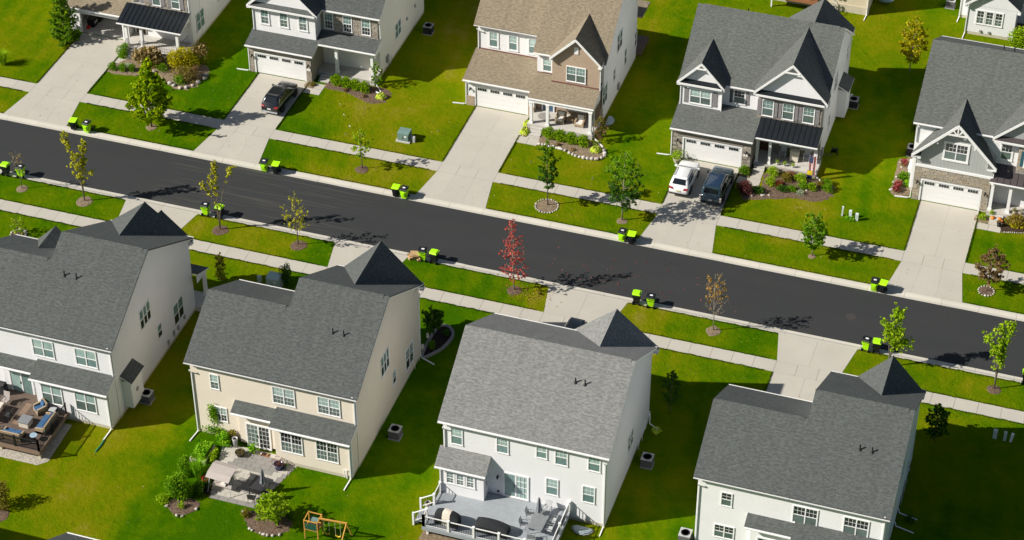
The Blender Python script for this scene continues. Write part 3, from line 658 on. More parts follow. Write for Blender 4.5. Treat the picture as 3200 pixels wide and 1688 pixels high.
# ------------------------------------------------------------------ houses across the street (fronts towards the camera)
def house_tan_left():   # tan roof, open garage, dark metal porch roof
    R = thing('house', 'white house with tan garage roof, open garage and dark metal porch roof', 'house', (-45, 25, 0))
    body(R, -51.0, -38.75, 21.5, 31.2, 6.3, .72, 'siding_white', 'shingle_tan')
    # projecting upper storey on the right
    u = bx('wall', 'siding_white', R, -43.3, -38.78, 19.3, 21.7, .3, 6.35)
    bx('foundation', 'foundation', R, -43.2, -38.82, 19.35, 21.6, -.2, .3)
    fw = bx('wall', 'mortar', R, -43.28, -38.86, 19.262, 19.4, 3.5, 6.3)
    stones(fw, 19.262, -43.25, -38.88, 3.75, 6.2, 'stone_buff', [(-42.75, -41.15, 3.9, 6), (-40.85, -39.2, 3.9, 6)], (.1, .2))
    cross_gable(R, -41.05, 2.75, 9.1, 6.3, 18.9, -1, (21.5, 6.3, .72), 'shingle_tan', 'siding_white', 19.25, bracket=True)
    for x in (-41.97, -40.03):
        window(R, '-y', 19.235, x, 4.1, .74, 1.5, 1, '', 'glass_teal', 'glass_mid')
        for s in (-1, 1): shutter(R, x+s*.64, 19.24, 4.1, .36, 1.5, 'shutter_grey')
    # garage shell, open
    bx('garage_wall', 'siding_white', R, -50.95, -50.75, 18.65, 21.6, 0, 2.72); bx('garage_wall', 'siding_white', R, -45.05, -44.9, 18.65, 21.6, 0, 2.72)
    f = MB(); f.box(-50.96, -49.86, 18.55, 18.72, 0, 2.72); f.box(-45.5, -44.88, 18.55, 18.72, 0, 2.72); f.box(-49.86, -45.5, 18.55, 18.72, 2.2, 2.72); f.build('garage_front', 'siding_white', R)
    t = MB(); t.box(-49.98, -49.84, 18.50, 18.74, 0, 2.3); t.box(-45.52, -45.38, 18.50, 18.74, 0, 2.3); t.box(-49.84, -45.52, 18.502, 18.74, 2.16, 2.3); t.build('door_trim', 'trim', R)
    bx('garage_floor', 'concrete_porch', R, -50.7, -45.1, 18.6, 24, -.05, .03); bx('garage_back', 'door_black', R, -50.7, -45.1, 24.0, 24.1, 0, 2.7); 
    shed(R, -51.25, -45.0, 21.5, 3.85, 18.2, 2.86, 'shingle_tan'); lamp(R, -50.35, 18.55, 1.75); downspout(R, -51.02, 18.6, 2.8, (-.0, -.3), (-1.0, -.2))
    # porch
    bw = bx('wall', 'mortar', R, -44.9, -38.8, 19.55, 19.7, .4, 3.7)
    stones(bw, 19.55, -44.8, -38.85, .5, 3.1, 'stone_buff', [(-44.7, -43.5, .4, 2.7), (-42.6, -41.4, 1.0, 2.6), (-40.6, -39.4, 1.0, 2.6)], (.12, .22), (.3, .7))
    door(R, -44.1, 19.53, .5, .95, 2.05, 'door_brown')
    for x in (-42.0, -40.05): window(R, '-y', 19.52, x, 1.1, .8, 1.35, 1, '', 'glass_teal', 'glass_mid')
    bx('porch_floor', 'concrete_porch', R, -44.75, -38.72, 16.85, 19.6, -.1, .5)
    for x in (-44.35, -42.8, -39.15): post(R, x, 17.15, .5, 2.88)
    bx('porch_beam', 'trim', R, -44.9, -38.85, 17.02, 17.28, 2.75, 3.0)
    metal_shed(R, -45.1, -38.6, 19.24, 3.85, 16.85, 3.08, 'metal_black')
    MB().prism([(-38.85, 17.1, 3.02), (-38.85, 19.3, 3.7), (-38.85, 19.3, 2.95), (-38.85, 17.1, 2.9)], (.06, 0, 0)).build('cheek_wall', 'trim', R)
    rl = MB()
    for a, b in (((-42.7, 17.0), (-39.3, 17.0)), ((-39.1, 17.2), (-39.1, 19.4)), ((-44.3, 17.0), (-44.3, 16.0)), ((-43.0, 17.0), (-43.0, 16.0))):
        n = 14 if a[1] == b[1] else 8
        drop = .55 if b[1] == 16.0 else 0
        rl.tube([(a[0], a[1], 1.4), (b[0], b[1], 1.4-drop)], .018, 4); rl.tube([(a[0], a[1], .6), (b[0], b[1], .6-drop)], .012, 4)
        for i in range(n+1): t = i/n; rl.tube([(a[0]+(b[0]-a[0])*t, a[1]+(b[1]-a[1])*t, .55-drop*t), (a[0]+(b[0]-a[0])*t, a[1]+(b[1]-a[1])*t, 1.4-drop*t)], .009, 4)
    rl.build('porch_railing', 'iron', R)
    steps(R, -44.2, -43.1, 16.85, .5)
    window(R, '+x', -38.75, 21.3, 1.0, 1.55, 1.85, 2, '', 'glass_teal', 'glass_teal')
    window(R, '+x', -38.75, 25.6, 1.6, .75, 1.2, 1, '', 'glass_teal', 'glass_mid')
    corner(R, -38.81, 19.33, .3, 6.3); downspout(R, -38.72, 19.4, 6.2, (0, -.3))
house_tan_left()

def house_stone_garage():  # H2
    R = thing('house', 'white house with charcoal roof, narrow-stone garage front and navy door', 'house', (-26, 25, 0))
    body(R, -32.1, -20.3, 20.2, 31.8, 6.55, .72, 'siding_cream', 'shingle_charcoal', ridge_trim=(.5, .5))
    u = bx('wall', 'siding_white', R, -32.12, -25.97, 18.87, 20.4, 3.0, 6.28)
    cross_gable(R, -29.05, 3.45, 9.6, 6.3, 18.5, -1, (20.2, 6.55, .72), 'shingle_charcoal', 'siding_bright', 18.875, bracket=True)
    pent(R, -32.3, -25.8, 18.87, 18.42, 6.72, 6.45, 'shingle_charcoal')
    for x in (-30.9, -29.03, -27.15): window(R, '-y', 18.87, x, 4.5, .7, 1.5, 1, 'all', 'glass_teal', 'glass_mid', .12)
    sw = bx('wall', 'mortar', R, -25.95, -20.34, 20.163, 20.3, 3.6, 6.24)
    holes = [(x-.5, x+.5, 4.2, 6.1) for x in (-25.16, -23.32, -21.52)]
    stones(sw, 20.163, -25.9, -20.38, 4.0, 6.1, 'stone_buff', holes, (.09, .16), (.3, .8))
    for x in (-25.16, -23.32, -21.52): window(R, '-y', 20.14, x, 4.35, .78, 1.6, 1, 'all', 'glass_teal', 'glass_dark')
    # garage
    g = MB(); g.box(-32.08, -31.45, 17.37, 20.4, 0, 3.0); g.box(-26.6, -25.92, 17.37, 20.6, 0, 3.0); g.box(-31.45, -26.6, 17.37, 17.6, 2.2, 3.0); g.box(-31.45, -26.6, 17.6, 20.4, 0, 2.9); gw = g.build('garage_wall', 'mortar', R)
    stones(gw, 17.37, -32.06, -25.94, .02, 2.85, 'stone_buff', [(-31.6, -26.5, 0, 2.34)], (.09, .17), (.3, .8)); stones(gw, -25.92, 17.4, 20.1, .02, 3.1, 'stone_buff', (), (.1, .18), (.4, .9), '+x', True)
    gdoor(R, 17.37, -31.45, -26.6); lamp(R, -31.8, 17.34, 1.75); lamp(R, -26.25, 17.34, 1.75); bx('number_plaque', 'fabric_white', R, -26.42, -26.02, 17.30, 17.35, 1.25, 1.47)
    shed(R, -32.28, -25.66, 20.2, 4.05, 17.0, 3.1, 'shingle_charcoal'); downspout(R, -32.12, 17.35, 3.0, (0, -.3), (-1.3, -.05))
    MB().prism([(-25.72, 17.02, 3.0), (-25.72, 20.2, 3.95), (-25.72, 20.2, 3.7), (-25.72, 17.02, 2.78)], (.04, 0, 0)).build('rake_board', 'trim', R)
    shed(R, -25.64, -20.08, 20.2, 4.12, 18.5, 3.56, 'shingle_charcoal')
    MB().prism([(-20.16, 18.55, 3.42), (-20.16, 20.25, 4.0), (-20.16, 20.25, 3.1), (-20.16, 18.55, 3.1)], (.05, 0, 0)).build('cheek_wall', 'trim', R)
    bx('porch_beam', 'trim', R, -25.6, -20.3, 18.82, 19.08, 3.12, 3.36)
    bw = bx('wall', 'mortar', R, -25.9, -20.33, 20.55, 20.7, .3, 4.0)
    # wall below the upper storey stands behind the porch
    stones(bw, 20.55, -25.85, -20.36, .5, 3.2, 'stone_buff', [(-25.9, -24.55, 0, 2.8), (-24.1, -22.95, 1.2, 2.6), (-22.2, -21.2, 1.2, 2.6)], (.1, .18), (.3, .8), joined=True)
    door(R, -25.2, 20.52, .5, .98, 2.1, 'door_navy')
    for x in (-23.5, -21.7): window(R, '-y', 20.52, x, 1.35, .8, 1.2, 1, '', 'glass_teal', 'glass_dark')
    bx('porch_floor', 'concrete_porch', R, -25.9, -20.35, 18.62, 20.6, -.1, .5); post(R, -24.07, 18.95, .5, 3.15); post(R, -20.6, 18.95, .5, 3.15); steps(R, -25.5, -24.5, 18.6, .5)
    window(R, '+x', -20.3, 24.85, 1.65, 1.4, 1.5, 2, '', 'glass_teal', 'glass_teal'); window(R, '+x', -20.3, 30.3, 4.6, .8, 1.4)
    downspout(R, -20.24, 20.25, 6.1, (0, -.3), None, 3.9); downspout(R, -20.4, 19.0, 3.45, (0, -.45), (1.0, -1.2)); downspout(R, -32.05, 18.82, 6.3, (-.05, -.25), None, 3.7)
    m = MB(); m.box(-20.28, -20.1, 21.6, 22.0, .7, 1.4); m.tube([(-20.15, 21.8, 0), (-20.15, 21.8, .9)], .03); m.tube([(-20.12, 22.4, 0), (-20.12, 22.4, 1.0)], .025); m.build('gas_meter', 'ac_grey', R)
    for y, z in ((27.0, 2.0), (29.2, 2.1)): MB().box(-20.3, -20.2, y, y+.22, z, z+.3).build('wall_vent', 'ac_grey', R)
house_stone_garage()

def house_brick_gable():   # H3
    R = thing('house', 'white house with brown shingle roof and tall tan brick gable', 'house', (-5, 25, 0))
    body(R, -5.05, 1.1, 19.5, 30.4, 6.5, .76, 'siding_white', 'shingle_tan', rl=.3)
    body(R, -11.4, -5.07, 21.9, 30.4, 6.72, .72, 'siding_white', 'shingle_tan', rr=.0, under='shingle_tan')
    bw = bx('wall', 'brick_tan', R, -3.45, .87, 18.8, 19.6, 3.6, 6.5)
    cross_gable(R, -1.23, 2.4, 8.86, 6.45, 18.4, -1, (19.5, 6.5, .76), 'shingle_tan', 'brick_tan', 18.795, zb=6.0)
    window(R, '-y', 18.78, -1.24, 4.3, 1.68, 1.5, 2, 'up', 'glass_teal', 'glass_mid'); bx('gable_vent', 'trim', R, -1.44, -1.06, 18.74, 18.8, 7.2, 7.9)
    for x in (-9.92, -8.08, -6.22): window(R, '-y', 21.9, x, 4.35, .72, 1.5, 1, 'up', 'glass_blind', 'glass_teal', .13)
    window(R, '-y', 19.5, -4.1, 4.42, .74, 1.25, 1, 'up', 'glass_blind', 'glass_teal', .1)
    g = MB(); g.box(-11.38, -10.5, 18.45, 22.0, 0, 2.72); g.box(-5.68, -5.0, 18.45, 22, 0, 2.72); g.box(-10.5, -5.68, 18.45, 18.65, 2.2, 2.72); g.box(-10.5, -5.68, 18.65, 22, 0, 2.7); g.build('garage_wall', 'siding_white', R)
    g = MB(); g.box(-11.43, -10.64, 18.39, 18.6, 0, .95); g.box(-5.54, -4.98, 18.39, 18.6, 0, .95); g.box(-11.46, -10.63, 18.36, 18.6, .95, 1.02); g.box(-5.55, -4.96, 18.36, 18.6, .95, 1.02); g.build('brick_wainscot', 'brick_tan', R)
    gdoor(R, 18.45, -10.5, -5.68); lamp(R, -11.0, 18.42, 1.75)
    shed(R, -11.6, -5.08, 21.9, 3.92, 18.08, 2.9, 'shingle_tan'); downspout(R, -11.4, 18.4, 2.82, (0, -.3), (-1.25, -.15)); downspout(R, -11.36, 21.84, 6.2, (0, -.3), None, 3.9)
    # porch
    r = roofpart(R, 'roof', [(-5.06, 16.72, 3.18), (1.02, 16.72, 3.18), (1.02, 19.5, 4.18), (-5.06, 19.5, 4.18)], 'shingle_tan', .15); gutter(R, -5.06, 1.02, 16.72, 3.17, -1)
    roofpart(R, 'roof', [(-5.1, 18.0, 2.92), (-5.05, 18.0, 2.92), (-5.05, 21.9, 4.2), (-5.1, 21.9, 4.2)], 'shingle_tan', .3)
    fl = MB(); fl.box(-3.5, .9, 18.74, 18.8, 3.86, 4.02); fl.box(-5.05, -3.5, 19.44, 19.5, 4.1, 4.22); fl.box(-11.4, -5.1, 21.84, 21.9, 3.9, 4.0); fl.build('flashing', 'plastic_dull_red', R) if 'plastic_dull_red' in MATS else fl.build('flashing', plain('plastic_dull_red', (.16, .07, .06), .6), R)
    MB().prism([(.93, 16.9, 3.0), (.93, 18.9, 3.72), (.93, 18.9, 2.8), (.93, 16.9, 2.8)], (.05, 0, 0)).build('cheek_wall', 'trim', R); bx('porch_beam', 'trim', R, -4.95, .93, 16.7, 16.95, 2.76, 3.0)
    bx('wall', 'brick_dark', R, -5.0, .95, 19.05, 19.6, 0, 4.0); door(R, -3.85, 19.02, .5, .95, 2.05, 'door_blue'); window(R, '-y', 19.03, -1.25, 1.05, 1.7, 1.35, 2, '', 'glass_dark', 'glass_dark')
    bx('porch_floor', 'concrete_porch', R, -5.05, .98, 16.55, 19.1, -.1, .5); steps(R, -4.62, -3.52, 16.53, .5, 3, .34)
    for x in (-4.74, -3.22, .72): post(R, x, 16.83, .5, 2.78)
    for y, z, w, h, n in ((24.4, 4.75, 1.55, 1.75, 2), (26.6, 1.75, .65, 1.65, 1), (22.9, 2.4, .55, 1.1, 1), (19.9, 1.8, 1.4, 1.85, 2), (30.0, 1.6, .6, 1.5, 1)): window(R, '+x', 1.1, y, z, w, h, n, '', 'glass_teal', 'glass_dark')
    downspout(R, .98, 18.74, 6.3, (.1, -.25), None, 3.9); downspout(R, 1.02, 16.9, 3.1, (0, -.1), (1.2, -1.1)); bx('deck_stub', 'deck_brown', R, -1.5, 1.6, 30.45, 33, .4, .9); bx('deck_roof', 'shingle_tan', R, -.5, 1.55, 30.5, 33.2, 4.4, 4.6)
    MB().box(1.1, 1.3, 24.0, 24.4, .6, 1.2).build('electric_meter', 'ac_grey', R)
house_brick_gable()

def house_two_gables():   # H4
    R = thing('house', 'white house with grey stone, twin pointed gables and shutters', 'house', (14.5, 25, 0))
    body(R, 8.25, 20.75, 19.5, 30.3, 6.6, .71, 'siding_bright', 'shingle_slate', vents=((12.2, 26.2),))
    plane = (19.5, 6.6, .71)
    bx('wall', 'siding_white', R, 8.27, 11.85, 18.8, 19.7, 3.4, 6.5)
    cross_gable(R, 10.05, 2.12, 8.66, 6.36, 18.42, -1, plane, 'shingle_slate', 'siding_bright', 18.805, bracket=True); pent(R, 8.15, 11.95, 18.8, 18.36, 6.72, 6.5, 'metal_black')
    window(R, '-y', 18.8, 10.03, 4.35, 1.8, 1.42, 2, 'up', 'glass_blind', 'glass_mid', .1)
    for x in (8.75, 11.31): shutter(R, x, 18.8, 4.3, .38, 1.5, 'shutter_grey')
    window(R, '-y', 19.5, 13.3, 4.65, .95, 1.3, 1, 'up', 'glass_dark', 'glass_mid', .1)
    for x in (12.62, 13.98): shutter(R, x, 19.5, 4.6, .36, 1.35, 'shutter_dark' if x < 13 else 'shutter_grey')
    # stone bay
    sw = bx('wall', 'mortar', R, 15.1, 20.72, 18.8, 19.7, 3.9, 6.62)
    wx = (16.0, 17.78, 19.57)
    stones(sw, 18.8, 15.12, 20.7, 4.12, 6.55, 'stone_greige', [(x-.6, x+.6, 4.3, 6.1) for x in wx], (.12, .26), (.25, .55))
    cross_gable(R, 17.93, 3.22, 10.1, 6.72, 18.4, -1, plane, 'shingle_slate', 'siding_bright', 18.806, zb=6.6, bracket=True); pent(R, 14.95, 20.9, 18.8, 18.34, 6.95, 6.72, 'metal_black')
    for x in wx:
        window(R, '-y', 18.77, x, 4.4, .92, 1.55, 1, 'up', 'glass_teal', 'glass_mid')
        for s in (-1, 1): shutter(R, x+s*.76, 18.765, 4.38, .34, 1.6, 'shutter_grey')
    # garage
    g = MB(); g.box(8.25, 9.3, 16.5, 19.7, 0, 3.1); g.box(14.35, 15.28, 16.5, 19.7, 0, 3.1); g.box(9.3, 14.35, 16.5, 16.7, 2.2, 3.1); g.box(9.3, 14.35, 16.7, 19.7, 0, 3.0); gw = g.build('garage_wall', 'mortar', R)
    stones(gw, 16.5, 8.27, 15.26, .02, 2.55, 'stone_greige', [(9.16, 14.5, 0, 2.36)], (.14, .28), (.28, .6)); stones(gw, 16.5, 8.27, 15.26, 2.58, 3.0, 'stone_greige', (), (.13, .2), (.28, .6))
    ln = MB()
    for i in range(36): ln.box(9.1+i*.152, 9.1+i*.152+.135, 16.43, 16.5, 2.33, 2.56)
    ln.build('stone_lintel', 'stone_greige', R)
    gdoor(R, 16.5, 9.3, 14.35); lamp(R, 8.72, 16.46, 1.75); lamp(R, 14.85, 16.46, 1.75); bx('number_plaque', 'fabric_white', R, 14.62, 15.05, 16.42, 16.47, 1.4, 1.6)
    shed(R, 8.08, 15.42, 19.5, 4.26, 16.14, 3.2, 'shingle_slate'); downspout(R, 8.2, 16.46, 3.1, (0, -.3), (-1.25, -.1)); downspout(R, 8.24, 18.76, 6.3, (0, -.2), None, 3.95); downspout(R, 11.9, 18.74, 6.3, (0, -.2), None, 4.0)
    # porch
    metal_shed(R, 15.44, 20.9, 18.78, 4.18, 16.82, 3.36, 'metal_black'); bx('porch_beam', 'trim', R, 15.5, 20.85, 16.98, 17.24, 2.95, 3.2)
    MB().prism([(20.78, 16.95, 3.22), (20.78, 18.85, 4.0), (20.78, 18.85, 3.0), (20.78, 16.95, 3.0)], (.05, 0, 0)).build('cheek_wall', 'trim', R)
    bw = bx('wall', 'mortar', R, 15.3, 20.74, 19.22, 19.45, 0, 4.1)
    stones(bw, 19.22, 15.35, 20.7, .46, 2.9, 'stone_greige', [(15.3, 16.55, 0, 2.75), (17.1, 18.35, 1.2, 2.7), (18.95, 20.15, 1.2, 2.7)], (.15, .26), (.3, .6), joined=True)
    door(R, 15.95, 19.19, .46, .95, 2.1, 'door_brown')
    for x in (17.72, 19.55): window(R, '-y', 19.19, x, 1.3, .95, 1.3, 1, '', 'glass_teal', 'glass_dark')
    pf = bx('porch_floor', 'concrete_porch', R, 15.4, 20.95, 17.12, 19.3, -.1, .45); stones(bx('porch_skirt', 'mortar', R, 16.6, 20.95, 17.06, 17.118, -.1, .36), 17.06, 16.6, 20.95, .0, .36, 'stone_greige', (), (.1, .16), (.3, .6))
    for x in (15.62, 16.72, 20.68): post(R, x, 17.38, .45, 2.98, .11)
    steps(R, 15.55, 16.5, 17.1, .45, 2)
    # side bay, rear wing
    bx('side_bay', 'siding_bright', R, 20.75, 21.55, 26.2, 28.2, .45, 3.3); roofpart(R, 'bay_roof', [(20.75, 26.0, 3.85), (21.75, 26.0, 3.35), (21.75, 28.4, 3.35), (20.75, 28.4, 3.85)], 'shingle_charcoal', .1)
    bx('wall', 'siding_bright', R, 15.25, 20.7, 30.0, 31.1, .3, 6.5)
    cross_gable(R, 17.95, 2.95, 9.0, 6.5, 31.42, 1, (30.3, 6.5, .72), 'shingle_slate', 'siding_bright', 31.1)
    for y, z, w, h in ((21.6, 4.6, .8, 1.4), (24.3, 4.7, 1.4, 1.5), (22.5, 1.8, .7, 1.3), (29.3, 4.6, .7, 1.4)): window(R, '+x', 20.75, y, z, w, h, 2 if w > 1 else 1)
    downspout(R, 20.84, 30.2, 6.2, (.05, .2), (.6, .5)); downspout(R, 20.85, 17.3, 3.2, (0, -.3), (1.15, -.95))
    m = MB(); m.box(20.75, 20.95, 19.6, 20.0, .6, 1.3); m.tube([(20.9, 19.8, 0), (20.9, 19.8, .8)], .03); m.build('gas_meter', 'ac_grey', R)
house_two_gables()

def house_grey_gable():   # H5
    R = thing('house', 'grey board and batten gable house with tan stone garage at right edge', 'house', (35, 25, 0))
    body(R, 28.85, 41.8, 17.9, 31.1, 7.32, .56, 'siding_white', 'shingle_slate', ridge_trim=(.6, .5), vents=((34.4, 26.4), (35.3, 26.4)))
    plane = (17.9, 7.32, .56)
    g = MB(); g.box(29.3, 30.05, 16.77, 18.2, 0, 3.55); g.box(34.95, 35.72, 16.77, 18.2, 0, 3.55); g.box(30.05, 34.95, 16.77, 16.97, 2.2, 3.55); g.box(30.05, 34.95, 16.97, 18.2, 0, 3.5); gw = g.build('garage_wall', 'mortar', R)
    stones(gw, 16.77, 29.32, 35.7, .02, 3.5, 'stone_gold', [(29.9, 35.1, 0, 2.36)], (.11, .22), (.3, .7))
    gdoor(R, 16.77, 30.05, 34.95); lamp(R, 29.62, 16.73, 1.85); lamp(R, 35.35, 16.73, 1.85)
    bx('trim_band', 'trim', R, 29.25, 35.77, 16.68, 16.9, 3.5, 3.72); bx('wall', 'batten_grey', R, 29.3, 35.72, 16.77, 18.2, 3.6, 5.0)
    cross_gable(R, 32.46, 3.56, 8.55, 4.83, 16.22, -1, plane, 'shingle_slate', 'batten_grey', 16.775, ov=.36, zb=4.5, wall_depth=2.0, frieze=.3)
    # braced peak
    b = MB(); k = (8.55-4.83)/3.56; zt = 7.55
    b.box(32.46-.85, 32.46+.85, 16.2, 16.27, zt-.07, zt+.07); b.box(32.40, 32.52, 16.195, 16.265, zt, 8.5)
    for s in (-1, 1): b.prism([(32.46, 16.2, zt+.05), (32.46+s*.12, 16.2, zt+.05), (32.46+s*.5, 16.2, zt+.52), (32.46+s*.4, 16.2, zt+.6)], (0, .06, 0))
    b.build('gable_bracket', 'trim', R)
    for s in (-1, 1): bx('eave_return', 'trim', R, 32.46+s*3.12-.36, 32.46+s*3.12+.36, 16.3, 16.8, 4.55, 4.75); roofpart(R, 'return_roof', [(32.46+s*3.12-.34, 16.28, 4.8), (32.46+s*3.12+.34, 16.28, 4.8), (32.46+s*3.12+.34, 16.77, 5.05), (32.46+s*3.12-.34, 16.77, 5.05)], 'shingle_slate', .05); bx('corbel', 'trim', R, 32.46+s*1.55-.06, 32.46+s*1.55+.06, 16.3, 16.77, 6.35, 6.6)
    window(R, '-y', 16.77, 32.5, 4.72, 1.85, 1.6, 2, 'up', 'glass_dark', 'glass_mid', .16)
    window(R, '-y', 17.9, 36.5, 4.95, .85, 1.5, 1, 'up', 'glass_dark', 'glass_mid', .13)
    cross_gable(R, 38.7, 3.45, 10.4, 7.2, 17.2, -1, plane, 'shingle_slate', 'batten_grey', 17.55, wall_depth=1.2); pent(R, 35.4, 42, 17.55, 17.1, 7.45, 7.2, 'metal_brown')
    bw = bx('wall', 'mortar', R, 37.5, 40.5, 17.4, 18.2, 3.9, 7.0); stones(bw, 17.4, 37.52, 40.48, 4.4, 6.9, 'stone_gold', [(38.0, 40.0, 4.8, 6.5)]); window(R, '-y', 17.38, 39.0, 4.9, 1.7, 1.5, 2, 'up', 'glass_dark', 'glass_mid', .13); MB().box(37.75, 38.0, 17.34, 17.4, 4.9, 6.4).build('shutter', plain('shutter_teal', (.03, .10, .13), .5), R)
    metal_shed(R, 35.62, 41.6, 17.88, 4.42, 16.45, 3.46, 'metal_brown', .55); bx('porch_beam', 'trim', R, 35.65, 41.5, 16.66, 16.92, 3.06, 3.3)
    bx('wall', 'siding_white', R, 35.72, 41.7, 18.4, 18.7, .3, 4); door(R, 36.6, 18.38, .45, 1.0, 2.15, 'door_black'); bx('porch_floor', 'concrete_porch', R, 35.72, 41.6, 16.4, 18.6, -.1, .42); window(R, '-y', 18.38, 39.0, 1.1, 1.6, 1.5, 2)
    for x in (35.92, 37.42, 41.2): post(R, x, 16.78, .42, 3.08)
    steps(R, 36.1, 37.2, 16.38, .42, 2); downspout(R, 29.2, 16.74, 4.75, (-.25, -.2), (-1.3, -.1)); downspout(R, 35.8, 16.74, 4.75, (.15, -.2), None, 3.6); downspout(R, 28.9, 17.8, 7.1, (0, -.2), None, 5.2)
house_grey_gable()

# ------------------------------------------------------------------ houses on this side of the street (backs towards the camera)
def side_fit(R, x, y0, wall='ac_grey'):
    for i, (dy, z, s) in enumerate(((0, .75, .18), (1.0, .9, .22), (1.8, .8, .2), (3.0, 1.0, .16))):
        m = MB().box(x, x+.14, y0+dy, y0+dy+s, z-.2, z+.2)
        if i < 2: m.tube([(x+.1, y0+dy+.1, 0), (x+.1, y0+dy+.1, z)], .025, 5)
        m.build('utility_meter', wall, R)
def model_a(label, xl, xb, xr, ya, yfL, yfR, wall, roof, ze, m, gables, kind, vents, grid, wz=4.72):
    R = thing('house', label, 'house', ((xl+xr)/2, (ya+yfR)/2, 0))
    body(R, xl, xb, ya, yfL, ze, m, wall, roof, rr=.0, ridge_trim=(.5, .25), under=roof)
    body(R, xb+.002, xr, ya, yfR, ze, m, wall, roof, rl=.0, vents=vents, ridge_trim=(.2, .4), under=roof)
    for xc, half, za, eave, yf, w_, pl in gables:
        p = (yfR, ze, m) if pl == 'R' else (yfL, ze, m)
        if isinstance(pl, tuple): p = pl
        cross_gable(R, xc, half, za, eave, yf, 1, p, roof, w_, yf-.35, wall_depth=1.3)
    # garage in front of the shorter wing, porch in front of the other
    bx('garage_wall', wall, R, xl+.1, xb+.3, yfL-.2, yfL+2.0, 0, 2.7); shed(R, xl-.15, xb+.4, yfL, 3.7, yfL+2.35, 2.85, roof); 
    yb = ya-1.3; xs = xb+.75
    bx('wall', wall, R, xs, xr-.05, yb, ya+.2, .3, 3.7); bx('foundation', 'foundation', R, xs+.03, xr-.08, yb+.03, ya+.1, -.2, .3)
    shed(R, xs-.25, xr+.05, ya+.0, 4.32, yb-.36, 3.74, roof)
    MB().prism([(xr-.06, yb-.02, 3.5), (xr-.06, ya, 4.16), (xr-.06, ya, 3.5)], (.05, 0, 0)).build('cheek_wall', wall, R)
    ys = ya-.35
    bx('wall', wall, R, xb-2.5, xs, ys, ya+.1, .3, 3.3); shed(R, xb-2.85, xs+.02, ya, 4.1, ys-.6, 3.62, roof)
    br = MB(); br.tube([(xb-2.55, ya, 3.0), (xb-2.6, ys-.45, 3.5)], .05, 4); br.build('eave_brace', 'trim', R)
    for x in ((xb+1.15), (xb+4.7)): window(R, '-y', ya, x, wz, 1.66, 1.54, 2, grid, kind[0], kind[1])
    for x in ((xs+1.35), (xs+4.15)): window(R, '-y', yb, x, 1.36, 1.62, 1.85, 2, grid, kind[2], kind[3])
    slider(R, ys, xb-1.0, .75 if kind[4] else .15, 1.8, 2.15, kind[5], kind[6])
    corner(R, xr-.05, yb+.05, .3, 3.5); corner(R, xr-.05, ya+.05, 3.6, ze)
    downspout(R, xr-.12, ya-.04, ze+.0, (0, -.25), None, 4.25); downspout(R, xr-.15, yb-.05, 3.66, (0, -.25), (-.05, -1.25))
    return R, yb, ys
A_UP = ('glass_blind', 'glass_teal', 'glass_blind', 'glass_mid', True, False, ('glass_blind', 'glass_teal'))
R1, yb1, ys1 = model_a('white house with two-peaked dark gable beside the brown furnished deck', -35.4, -29.4, -22.5, -29.4, -19.8, -15.8, 'siding_grey', 'shingle_charcoal', 7.22, .575,
    [(-26.05, 3.55, 9.6, 6.75, -15.45, 'siding_white', 'R'), (-25.2, 2.5, 8.35, 6.0, -14.55, 'siding_white', (-15.5, 5, 40)), (-32.0, 1.8, 8.55, 6.85, -19.2, 'siding_white', 'L')], A_UP, ((-27.9, -25.5), (-26.9, -25.5)), '')
for y, z, w_, h, n in ((-23.85, 5.0, 1.7, 1.7, 3), (-18.65, 1.25, 1.65, 1.9, 2), (-21.95, 2.15, .65, 1.25, 1)): window(R1, '+x', -22.5, y, z, w_, h, n, '', 'glass_teal', 'glass_dark')
bx('side_bay', 'siding_white', R1, -22.5, -21.75, -28.55, -26.75, .55, 3.1); roofpart(R1, 'bay_roof', [(-22.5, -28.75, 3.75), (-21.55, -28.75, 3.2), (-21.55, -26.55, 3.2), (-22.5, -26.55, 3.75)], 'shingle_charcoal', .1); bx('wall_vent', 'ac_grey', R1, -21.75, -21.66, -27.85, -27.6, 1.75, 2.05)
side_fit(R1, -22.5, -21.0)
# its front porch seen past the side wall
bx('porch_floor', 'concrete_porch', R1, -28.9, -21.95, -15.9, -14.1, -.1, .5); post(R1, -22.2, -14.35, .5, 3.0); roofpart(R1, 'porch_roof', [(-28.9, -15.95, 3.9), (-21.9, -15.95, 3.9), (-21.9, -14.0, 3.15), (-28.9, -14.0, 3.15)], 'shingle_charcoal', .12); MB().prism([(-22.05, -15.95, 3.75), (-22.05, -14.1, 3.0), (-22.05, -15.95, 3.0)], (.06, 0, 0)).build('cheek_wall', 'trim', R1)

R2, yb2, ys2 = model_a('beige house with charcoal roof behind the shaded paver patio', -16.45, -10.2, -3.4, -28.8, -19.5, -15.5, 'siding_beige', 'shingle_charcoal', 7.18, .59,
    [(-6.45, 3.4, 10.2, 6.75, -15.1, 'siding_beige', 'R')], ('glass_blind', 'glass_mid', 'glass_dark', 'glass_mid', False, True, ('glass_mid', 'glass_dark')), ((-6.4, -25.25), (-5.55, -25.25)), 'all')
window(R2, '-y', -28.8, -14.55, 4.75, .6, 1.35, 1, 'all', 'glass_blind', 'glass_mid'); window(R2, '-y', -28.8, -14.33, 1.65, .95, 1.3, 2, 'all', 'glass_blind', 'glass_dark')
for y, z, w_, h, n in ((-22.95, 4.6, 1.6, 1.8, 3), (-18.0, 1.1, 1.55, 1.9, 2), (-21.25, 2.0, .62, 1.22, 1)): window(R2, '+x', -3.4, y, z, w_, h, n, '' if n == 3 else 'up', 'glass_teal', 'glass_dark')
downspout(R2, -16.36, -28.86, 6.35, (0, -.25), (-.15, -1.2)); downspout(R2, -3.36, -15.7, 6.3, (0, .25), (1.3, -.5)); side_fit(R2, -3.4, -17.2, 'siding_beige')
